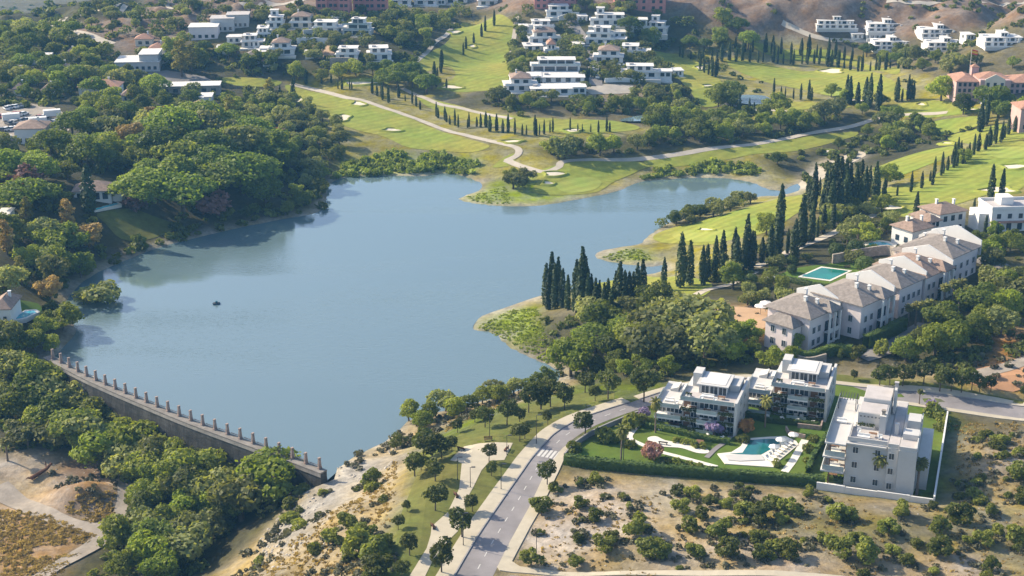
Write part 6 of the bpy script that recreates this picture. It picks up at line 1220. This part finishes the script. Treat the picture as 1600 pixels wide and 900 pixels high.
pink_block(1440, 436, 'rear wing of the pale pink apartments facing the pool garden', 11, 8, 5.8, 'pinkwhite', bal=False)
low_wall([(1236,566),(1262,572),(1290,566)], 2.0, .5, 'stone', 'brown garden wall under the first pink block'); ribbon('drive', [(1345,560),(1380,548),(1420,525),(1450,508)], 5, M['farasphalt'], .2); ribbon('drive', [(1520,402),(1545,410),(1562,420),(1575,440)], 6, M['farasphalt'], .2)
hedge([(1232,560),(1262,566),(1300,555),(1330,556)], 2.4, 1.6, 'tall dark hedge in front of the first pink block', seed=3); hedge([(1352,545),(1385,530),(1412,515)], 3.0, 1.8, 'tall dark hedge in front of the second pink block', seed=4)
# parasols by the earth yard
def parasol(x, y, z, label, r=1.5, group='white parasols', h=2.4):
    t = thing('parasol', (x, y, z), 0, label, 'parasol', group); MB().tube([(0, 0, 0), (0, 0, h + .3)], .04, 6).build('pole', M['metal'], t); k = 8; b = MB()
    V = [(0, 0, h + .35)] + [(r * math.cos(2 * math.pi * j / k), r * math.sin(2 * math.pi * j / k), h - .15) for j in range(k)] + [(r * math.cos(2 * math.pi * j / k), r * math.sin(2 * math.pi * j / k), h - .3) for j in range(k)]
    b.add(V, [(0, 1 + j, 1 + (j + 1) % k) for j in range(k)] + [(1 + j, 1 + k + j, 1 + k + (j + 1) % k, 1 + (j + 1) % k) for j in range(k)]); b.build('canopy', M['fabric'], t); MB().tube([(0, 0, 0), (0, 0, .1)], .3, 8).build('base', M['concrete'], t)
# fallen rusty trunk on the bare ground lower left
p = G1(66, 742); t = thing('fallen_tree', (p.x, p.y, p.z), .9, 'dark rusty brown fallen tree trunk lying on bare ground', 'fallen tree'); MB().tube([(-2.6, 0, .25), (-.6, .2, .5), (1.2, .1, .9), (2.4, -.2, 1.9)], [.45, .42, .36, .25], 8).build('trunk', M['rust'], t); MB().tube([(1.2, .1, .9), (1.7, .9, 1.3), (1.9, 1.3, 2.1)], [.22, .15, .06], 6).build('branch', M['rust'], t); MB().tube([(-2.6, 0, .25), (-3.2, .5, .4), (-3.4, .9, .1)], [.3, .16, .06], 6).build('root', M['rust'], t)
# ---------------------------------------------------------------- the new apartment blocks and their garden
DA = math.radians(-19); DZ = 12.2; FH = 2.85
def dev_xy(px, py, z=DZ):
    q = at_z(px, py, z); return (q[0] * math.cos(DA) + q[1] * math.sin(DA), -q[0] * math.sin(DA) + q[1] * math.cos(DA))
def dev_w(u, v): return (u * math.cos(DA) - v * math.sin(DA), u * math.sin(DA) + v * math.cos(DA))
M['planter'] = LM['clip']
rd_ = random.Random(12)
def greenery(par, x0, x1, y, z, n=None, drop=.7, seed=0):
    r = np.random.default_rng(seed + int(abs(x0 * 7 + z * 13))); n = n or int((x1 - x0) * 70); P = np.column_stack([r.uniform(x0, x1, n), y + r.normal(0, .10, n), z + r.uniform(-drop, .35, n)]); Nn = np.column_stack([np.zeros(n), -np.ones(n), np.full(n, .5)]); V, Fq = leaves(P, Nn, .17, r, .5)
    link('hanging_plants', mesh_np('hanging_plants', V, Fq, LM['park']), par)
def chair(par, x, y, z, a=0.0, col='fabric'):
    b = MB(); b.box(-.35, -.35, .1, .35, .35, .42).box(-.35, .22, .42, .35, .36, .85).box(-.36, -.3, .42, -.26, .22, .6).box(.26, -.3, .42, .36, .22, .6); o = b.build('armchair', M[col], par, (x, y, z)); o.rotation_euler = (0, 0, a)
def sofa(par, x, y, z, w=1.8): MB().box(-w / 2, -.4, .1, w / 2, .4, .42).box(-w / 2, .25, .42, w / 2, .42, .8).build('sofa', M['fabric'], par, (x, y, z))
def table(par, x, y, z): MB().box(-.7, -.4, .68, .7, .4, .74).box(-.6, -.05, 0, -.5, .05, .68).box(.5, -.05, 0, .6, .05, .68).build('table', M['wood'], par, (x, y, z))
def bay_floor(t, x0, x1, z, yw, yf, style, seed):
    """one storey of one bay: glazing set back under the slab, balcony slab, glass rail or hanging plants"""
    r = random.Random(seed)
    n = max(2, int((x1 - x0) / 1.6)); w = (x1 - x0 - .3) / n
    for k in range(n):
        if style == 'wood' and k % 2 == 0: MB().box(x0 + .15 + k * w, yw - .10, z + .02, x0 + .15 + (k + 1) * w - .05, yw - .03, z + 2.45).build('timber_panel', M['wood'], t)
        else: window(t, x0 + .15 + (k + .5) * w, yw - .07, z + .06, w - .10, 2.35)
    if yf < yw:
        MB().box(x0, yf, z - .42, x1, yw - .12, z).build('balcony_slab', M['white'], t)
        if style == 'glass': MB().box(x0 + .05, yf + .04, z, x1 - .05, yf + .08, z + .95).build('glass_rail', M['blueglass'], t)
        elif style == 'wood': MB().box(x0 + .05, yf + .03, z, x1 - .05, yf + .30, z + .5).build('planter', M['palegrey'], t); greenery(t, x0, x1, yf - .05, z + .45, seed=seed)
        for k in range(2):
            q = r.random(); xx = r.uniform(x0 + .8, x1 - .8); yy = (yf + yw) / 2
            if yw - yf > 1.4: (chair if q < .5 else sofa if q < .75 else table)(t, xx, yy, z)
def rear_block(u0, v0, label, mirror_top=0, left_tier=True):
    """local frame: x right, y away; three storeys stepping back on the left, penthouse with flat roof, side walls"""
    x, y = dev_w(u0, v0); t = thing('apartment_block', (x, y, DZ), DA, label, 'apartment block', 'new white apartment blocks'); W = MB(); S = MB(); t.scale = (1, 1, .73)
    # core volumes (wall boxes), x from 0..16
    W.box(5.0, 2.6, -.5, 15.2, 14, 2 * FH + FH - .3); 
    if left_tier: W.box(.4, 3.4, -.5, 4.95, 13.5, 2 * FH - .3)
    W.box(15.25, .6, -.5, 15.75, 14.4, 3 * FH + 1.0)                         # right fin wall
    W.box(7.4, 5.2, 3 * FH, 12.8, 11, 4 * FH - .35)                            # penthouse
    W.box(5.6, 8.2, 3 * FH, 7.3, 11.5, 4 * FH + .9)                          # stair tower
    W.box(12.9, 7.5, 3 * FH, 14.9, 12.5, 3 * FH + 1.9)
    if left_tier:
        for k in range(2): W.add([(1.0 + 1.9 * k, 9, 2 * FH), (2.6 + 1.9 * k, 9, 2 * FH), (2.6 + 1.9 * k, 12, 2 * FH), (1.0 + 1.9 * k, 12, 2 * FH), (1.0 + 1.9 * k, 9, 2 * FH + .5), (2.6 + 1.9 * k, 9, 2 * FH + 1.3), (2.6 + 1.9 * k, 12, 2 * FH + 1.3), (1.0 + 1.9 * k, 12, 2 * FH + .5)], [(4, 5, 6, 7), (0, 1, 5, 4), (1, 2, 6, 5), (2, 3, 7, 6), (3, 0, 4, 7)])
    W.build('wall', M['palegrey'], t)
    S.box(4.6, .9, 3 * FH - .3, 15.24, 14.2, 3 * FH - .02); S.box(7.0, 4.6, 4 * FH - .35, 13.2, 11.4, 4 * FH - .08)
    if left_tier: S.box(-.4, 1.2, 2 * FH - .3, 4.58, 13.8, 2 * FH - .02)
    S.build('roof', M['palegrey'], t)
    MB().box(7.7, 5.4, 4 * FH - .08, 12.5, 11.0, 4 * FH + .02).build('roof_membrane', M['whiteroof'], t); MB().box(4.9, 1.1, 3 * FH - .02, 15.1, 5.1, 3 * FH + .01).build('deck_tiles', M['flatroof'], t)
    MB().box(4.7, .95, 3 * FH - .02, 15.1, 1.0, 3 * FH + .9).box(4.7, 1.0, 3 * FH - .02, 4.76, 8, 3 * FH + .9).build('glass_rail', M['blueglass'], t)
    if left_tier: MB().box(-.3, 1.25, 2 * FH - .02, 4.5, 1.3, 2 * FH + .9).box(-.3, 1.3, 2 * FH - .02, -.24, 9, 2 * FH + .9).build('glass_rail', M['blueglass'], t)
    for xx in (7.9, 9.6, 11.3): window(t, xx + .75, 5.14, 3 * FH + .05, 1.5, 2.3)
    for i, f in enumerate(range(3)):
        z = f * FH
        bay_floor(t, 5.0, 8.0, z, 2.6, .9, 'wood', 3 + i); bay_floor(t, 8.05, 12.0, z, 2.6, .2, 'glass', 9 + i); bay_floor(t, 12.05, 15.2, z, 2.6, .9, 'wood', 15 + i)
        if f < 2 and left_tier: bay_floor(t, -.2, 4.95, z, 3.4, .6, 'glass', 20 + i)
        for yy in (5, 9): window(t, 15.77, yy, z + .9, 1.2, 1.2, 'r')
    for k in range(3): chair(t, 6 + k * 2.6, 2.2, 3 * FH)
    sofa(t, 9.5, 3.6, 3 * FH, 2.4); table(t, 12.2, 3.4, 3 * FH); sofa(t, 2, 4, 2 * FH); chair(t, 3.6, 3, 2 * FH); MB().box(5.4, 2, 3 * FH, 6.6, 3, 3 * FH + .5).build('roof_planter', M['palegrey'], t); greenery(t, 5.4, 6.6, 2.5, 3 * FH + .9, 60, .4)
    MB().box(-1.2, -2.2, -.3, 15.2, .15, -.02 + .08).build('ground_terrace', M['deck'], t)
    for k in range(5): chair(t, 1.5 + k * 3, -1.0, .06, rd_.uniform(-1, 1))
    return t
rear_block(-56.6, 248.6, 'left new white apartment block with stepped balconies and planted timber panels')
rear_block(-41.2, 261.0, 'rear new white apartment block behind the palm with planted balconies', left_tier=True)
# front block
u0, v0 = -22.5, 234.6
x, y = dev_w(u0, v0); t = thing('apartment_block', (x, y, DZ), DA, 'front new white apartment block with terraces on its left side, inside the white wall', 'apartment block', 'new white apartment blocks')
W = MB(); W.box(3.4, 1.2, -.5, 10.4, 22, 3 * FH); W.box(10.45, .6, -.5, 12.3, 22, 3 * FH + .1); W.box(12.35, .0, -.5, 15.4, 16, 3 * FH + .2); W.box(15.45, 4, -.5, 17.4, 18, 2 * FH)
W.box(4.4, 8.2, 3 * FH + .02, 9.4, 13.2, 4 * FH); W.box(4.8, 13.25, 3 * FH + .02, 9.6, 19.5, 4 * FH + .7); W.box(8.3, 6.2, 3 * FH + .02, 9.4, 8.15, 4 * FH + .6); W.box(9.9, 15.5, 3 * FH + .12, 10.35, 19, 4 * FH + 2.0)
W.box(13.0, 9.5, 3 * FH + .22, 15.2, 13, 3 * FH + 1.9); W.box(12.6, 4.8, 3 * FH + .22, 15.3, 7.5, 3 * FH + 1.3); W.box(11.0, 6.6, 3 * FH + .12, 11.7, 7.3, 3 * FH + 2.2); W.build('wall', M['palegrey'], t)
for (a, b, c, d_) in [(3.5, 1.3, 10.3, 1.5), (3.5, 1.55, 3.7, 8.1), (12.4, .1, 15.35, .3), (15.15, .35, 15.35, 4.7), (10.5, .7, 12.25, .9), (15.2, 13.1, 15.38, 15.9)]: MB().box(a, b, 3 * FH + .21, c, d_, 3 * FH + .95).build('parapet', M['palegrey'], t)
MB().box(3.75, 1.6, 3 * FH, 10.3, 8.1, 3 * FH + .06).box(10.5, 1, 3 * FH + .1, 12.25, 21.5, 3 * FH + .16).box(12.4, .4, 3 * FH + .2, 15.1, 4.7, 3 * FH + .26).box(4.9, 13.4, 4 * FH + .7, 9.5, 19.3, 4 * FH + .76).box(4.6, 8.4, 4 * FH, 9.2, 13.0, 4 * FH + .06).build('roof_membrane', M['flatroof'], t)
for k in range(7): window(t, 4.9 + k * .65, 8.17, 4 * FH - .8, .3, .3)
S = MB()
for f, yo in ((1, .4), (2, .2), (3, -.2)): S.box(-1.0 + .25 * f, yo + .0, f * FH - .3, 3.38, 20.5, f * FH - .02)
S.box(3.40, .7, 3 * FH - .28, 10.2, 1.18, 3 * FH - .02); S.build('balcony_slab', M['palegrey'], t)
for f in range(3):
    z = f * FH; n = 6
    for k in range(n):
        yy = 2.2 + k * 3.1
        window(t, 3.33, yy + 1.2, z + .06, 2.3, 2.35, 'l') if k % 3 else MB().box(3.22, yy, z + .02, 3.33, yy + 2.4, z + 2.45).build('timber_panel', M['wood'], t)
    MB().box(-.70 + .25 * f, .6, z + .02, -.64 + .25 * f, 20.2, z + .95).box(-.60 + .25 * f, .55, z + .02, 3.3, .61, z + .95).build('glass_rail', M['blueglass'], t) if f else None
    MB().box(.6, 1.0, z + .02, .8, 1.2, z + FH - .32).build('post', M['wood'], t); MB().box(.6, 8.0, z + .02, .8, 8.2, z + FH - .32).build('post', M['wood'], t)
    for k in range(5): (chair if k % 2 else sofa)(t, 1.6, 2.0 + k * 3.6, z + .02)
    table(t, 1.3, 3.6, z + .02)
    window(t, 5.0, 1.17, z + .9, .95, 1.2); window(t, 8.8, 1.17, z + .9, .9, 1.2); window(t, 11.2, .57, z + .9, .9, 1.2)
    window(t, 15.42, 2, z + .9, 1.0, 1.3, 'r')
for k in range(6): MB().box(.2 + k * .55, 1.0, 3 * FH - .6, .32 + k * .55, 4.2, 3 * FH - .44).build('pergola_slat', M['wood'], t)
for k in range(7): MB().box(.2 + k * .5, 15, 3 * FH + 2.0, .32 + k * .5, 18.5, 3 * FH + 2.12).build('pergola_slat', M['metal'], t)
for xx in (.2, 3.25):
    for yy in (15.1, 18.3): MB().box(xx, yy, 3 * FH, xx + .12, yy + .12, 3 * FH + 2.0).build('post', M['metal'], t)
MB().box(-.1, .1, 3 * FH, -.04, 20.2, 3 * FH + .9).build('glass_rail', M['blueglass'], t); sofa(t, 1.6, 9, 3 * FH); sofa(t, 6, 3.5, 3 * FH + .06, 2.2); table(t, 7.5, 4.5, 3 * FH + .06); chair(t, 8.8, 4.0, 3 * FH + .06); chair(t, 5.0, 5.4, 3 * FH + .06); greenery(t, 4.2, 7.5, 7.6, 3 * FH + .8, 110, .6); MB().box(4.2, 7.3, 3 * FH + .06, 7.5, 7.9, 3 * FH + .5).build('roof_planter', M['palegrey'], t)
chimney(t, 10.1, 17.2, 4 * FH + 2.4, .4, 'flatroof'); chimney(t, 8.85, 7.2, 4 * FH + 1.0, .3, 'stone')
MB().box(-2.2, -.2, -.3, 3.38, 20, -.1 + .12).build('ground_terrace', M['deck'], t)
# boundary wall
def dev_wall(pts, h, label, th=.3, mt='white'):
    for i in range(len(pts) - 1): pass
    w = [dev_w(*p) for p in pts]; c = np.array(w); tt = thing('boundary_wall', (c[0, 0], c[0, 1], DZ), 0, label, 'wall'); 
    for i in range(len(c) - 1):
        d = c[i + 1] - c[i]; L_ = np.hypot(*d); o = MB().box(0, -th / 2, -1.5, L_ - .02, th / 2, h - .1 * (i % 2)).build('panel', M[mt], tt, (c[i, 0] - c[0, 0], c[i, 1] - c[0, 1], 0)); o.rotation_euler = (0, 0, math.atan2(d[1], d[0]))
dev_wall([(-23.4, 232.6), (-18.5, 232.6), (-13, 232.7), (-7.5, 232.8), (-3.6, 232.9)], 1.5, 'stepped white garden wall in front of the front block')
dev_wall([(-3.5, 233.1), (-3.45, 242), (-3.4, 252), (-3.35, 262), (-3.3, 271)], 1.8, 'long white side wall along the dark strip right of the front block')
sheet('garden_lawn', np.array([dev_w(*dev_xy(a, b)) for a, b in [(884,722),(912,692),(965,664),(1012,650),(1040,660),(1180,600),(1320,600),(1478,655),(1458,770),(1292,754)]]), M['lawn'], .05)
def dpath(name, pts, w, mt, off=.12): return ribbon(name, [dev_w(*dev_xy(a, b)) for a, b in pts], w, mt, off, 6, True)
dpath('garden_path', [(1005,655),(994,668),(984,684),(1000,694),(1030,706),(1060,714),(1090,722),(1120,730)], 1.1, M['deck']); dpath('garden_path', [(1258,688),(1248,705),(1238,722),(1226,738)], 1.4, M['deck'])
R3 = lambda l: np.array([dev_w(*dev_xy(870 + a / 3.81, 630 + b / 3.81)) for a, b in l])
sheet('play_terrace', smooth_loop(R3([(540,210),(590,200),(650,225),(760,240),(840,245),(905,285),(890,302),(830,298),(740,270),(640,262),(560,240)]), 4), M['deck'], .14)
# pool with deck
DK = R3([(955,305),(1040,295),(1095,260),(1120,215),(1250,205),(1360,200),(1425,230),(1440,250),(1330,340),(1290,385),(1000,365)]); PWt = R3([(1030,305),(1105,300),(1135,255),(1150,225),(1250,217),(1340,220),(1355,238),(1290,270),(1215,312),(1130,312)])
c = DK.mean(0); t = thing('swimming_pool', (c[0], c[1], DZ), 0, 'angular turquoise pool with broad white deck in the residents garden', 'swimming pool')
MB().prism([tuple(p - c) for p in DK], -.4, .18).build('deck', M['deck'], t); MB().prism([tuple(p - c) for p in PWt], -.3, .21).build('water', mat('teal_pool', (.015, .13, .14), .08, .15, .5, spec=.5), t)
q = R3([(1000,318),(1080,312),(1220,318),(1235,345),(1090,352),(1020,345)]); MB().prism([tuple(p - c) for p in q], .18, .3).build('beach_step', M['palegrey'], t)
for i, (a, b) in enumerate([(1265,345),(1285,328),(1302,312),(1318,297),(1335,283),(1352,270),(1368,258),(1385,246)]):
    w = R3([(a, b)])[0]; tt = thing('sun_lounger', (w[0], w[1], DZ + .18), DA + 2.4, 'white sun lounger by the pool, %s from the near end' % ordinal(i + 1), 'sun lounger', 'sun loungers by the pool')
    MB().box(-.95, -.3, .28, .35, .3, .36).build('seat', M['fabric'], tt); MB().add([(.36, -.3, .28), (.95, -.3, .7), (.95, .3, .7), (.36, .3, .28), (.36, -.3, .36), (.92, -.3, .78), (.92, .3, .78), (.36, .3, .36)], [(3, 2, 1, 0), (4, 5, 6, 7), (0, 1, 5, 4), (1, 2, 6, 5), (2, 3, 7, 6), (3, 0, 4, 7)]).build('backrest', M['fabric'], tt)
    for xx in (-.8, .3):
        for yy in (-.22, .22): MB().box(xx - .03, yy - .03, 0, xx + .03, yy + .03, .28).build('leg', M['metal'], tt)
for i, (a, b, lab) in enumerate([(1290,322,'nearest white parasol by the pool steps'), (1330,280,'middle white parasol beside the pool water'), (1405,250,'farthest white parasol at the pool end')]):
    w = R3([(a, b)])[0]; parasol(w[0], w[1], DZ + .18, lab, 1.0, 'white parasols by the pool', 2.2)
for px, py, lab in [(1196,487,'white parasol left of the pink apartments'), (1188,492,'white parasol second left of the pink apartments'), (1202,446,'white parasol by the clipped garden row')]:
    w = G1(px, py); parasol(w.x, w.y, w.z, lab, 1.5)
hedge(None, 1.9, 1.5, 'long clipped hedge between the garden and the dry lot', [dev_w(*dev_xy(a, b)) for a, b in [(882,724),(920,730),(1000,738),(1100,746),(1200,754),(1288,760)]], zbase=DZ, seed=11)
hedge(None, 1.3, .9, 'low hedge along the left side of the front block', [dev_w(*dev_xy(a, b)) for a, b in [(1262,740),(1272,715),(1290,690),(1308,668)]], zbase=DZ, seed=12)
hedge(None, 1.1, .9, 'low hedge before the ground floor of the left block', [dev_w(*dev_xy(a, b)) for a, b in [(1010,668),(1050,676),(1100,688),(1140,694)]], zbase=DZ, seed=13)
hedge(None, 1.1, .9, 'low hedge before the ground floor of the rear block', [dev_w(*dev_xy(a, b)) for a, b in [(1165,650),(1200,660),(1240,664),(1278,668)]], zbase=DZ, seed=14)
hedge(None, 1.2, .9, 'low hedge at the foot of the front block wall', [dev_w(*dev_xy(a, b)) for a, b in [(1292,752),(1320,756),(1350,760)]], zbase=DZ, seed=15)
# stone retaining wall along the road bend, ramp wall and stair rail
c = [dev_w(*dev_xy(a, b)) for a, b in [(882,716),(898,698),(925,680),(960,664),(1000,648)]]; cc = smooth_line(np.array(c), 4); tt = thing('boundary_wall', (cc[0, 0], cc[0, 1], DZ), 0, 'dark grey garden wall along the road bend', 'wall')
for i in range(len(cc) - 1):
    d = cc[i + 1] - cc[i]; o = MB().box(0, -.15, -.8, np.hypot(*d) - .01, .15, 1.0).build('panel', M['kerb'], tt, (*(cc[i] - cc[0]), 0)); o.rotation_euler = (0, 0, math.atan2(d[1], d[0]))
for pts, lab, mm in [([(1228,672),(1232,680),(1258,686)], 'low brown ramp wall right of the rear block', 'brick'), ([(1246,668),(1282,672),(1285,662)], 'low brown wall at the garage ramp', 'brick')]:
    c = np.array([dev_w(*dev_xy(a, b)) for a, b in pts]); tt = thing('ramp_wall', (c[0, 0], c[0, 1], DZ), 0, lab, 'wall')
    for i in range(len(c) - 1):
        d = c[i + 1] - c[i]; o = MB().box(0, -.15, -.3, np.hypot(*d), .15, .9).build('panel', M[mm], tt, (*(c[i] - c[0]), 0)); o.rotation_euler = (0, 0, math.atan2(d[1], d[0]))
dpath('stair_path', [(1148,674),(1135,690),(1118,702),(1104,716)], 1.0, M['asphalt'], .16)
for a, b, lab in [(1036,695,'dark garden bench on the play terrace'), (1093,697,'wooden play box on the terrace')]:
    w = dev_w(*dev_xy(a, b)); tt = thing('garden_bench' if 'bench' in lab else 'play_box', (*w, DZ + .14), DA, lab, 'bench' if 'bench' in lab else 'play box')
    if 'bench' in lab:
        for k in range(3): MB().box(-.9, -.25 + k * .17, .40, .9, -.12 + k * .17, .46).build('seat_slat', M['metal'], tt)
        for xx in (-.7, .7): MB().box(xx - .05, -.22, 0, xx + .05, .2, .4).build('leg', M['metal'], tt)
    else:
        MB().box(-.6, -.4, 0, .6, .4, .5).build('box', mat('light_wood', (.5, .33, .18), .8, .15, 2), tt); MB().add([(-.7, -.5, .5), (.7, -.5, .5), (.7, .5, .9), (-.7, .5, .9), (-.7, -.5, .56), (.7, -.5, .56), (.7, .5, .96), (-.7, .5, .96)], [(3, 2, 1, 0), (4, 5, 6, 7), (0, 1, 5, 4), (1, 2, 6, 5), (2, 3, 7, 6), (3, 0, 4, 7)]).build('lid', M['wood'], tt)
# ---------------------------------------------------------------- air
hz = MB().box(-5900, -2400, -160, 5900, 8900, 136)
m = bpy.data.materials.new('haze_air'); m.use_nodes = True; N = m.node_tree.nodes; N.remove(N['Principled BSDF'])
pv = N.new('ShaderNodeVolumePrincipled'); pv.inputs['Color'].default_value = (.20, .54, 1.0, 1); pv.inputs['Density'].default_value = 0.00015; pv.inputs['Anisotropy'].default_value = 0.0
m.node_tree.links.new(pv.outputs[0], N['Material Output'].inputs['Volume'])
tag(hz.build('haze', m), 'thin bluish haze over the valley', 'haze', kind='stuff')
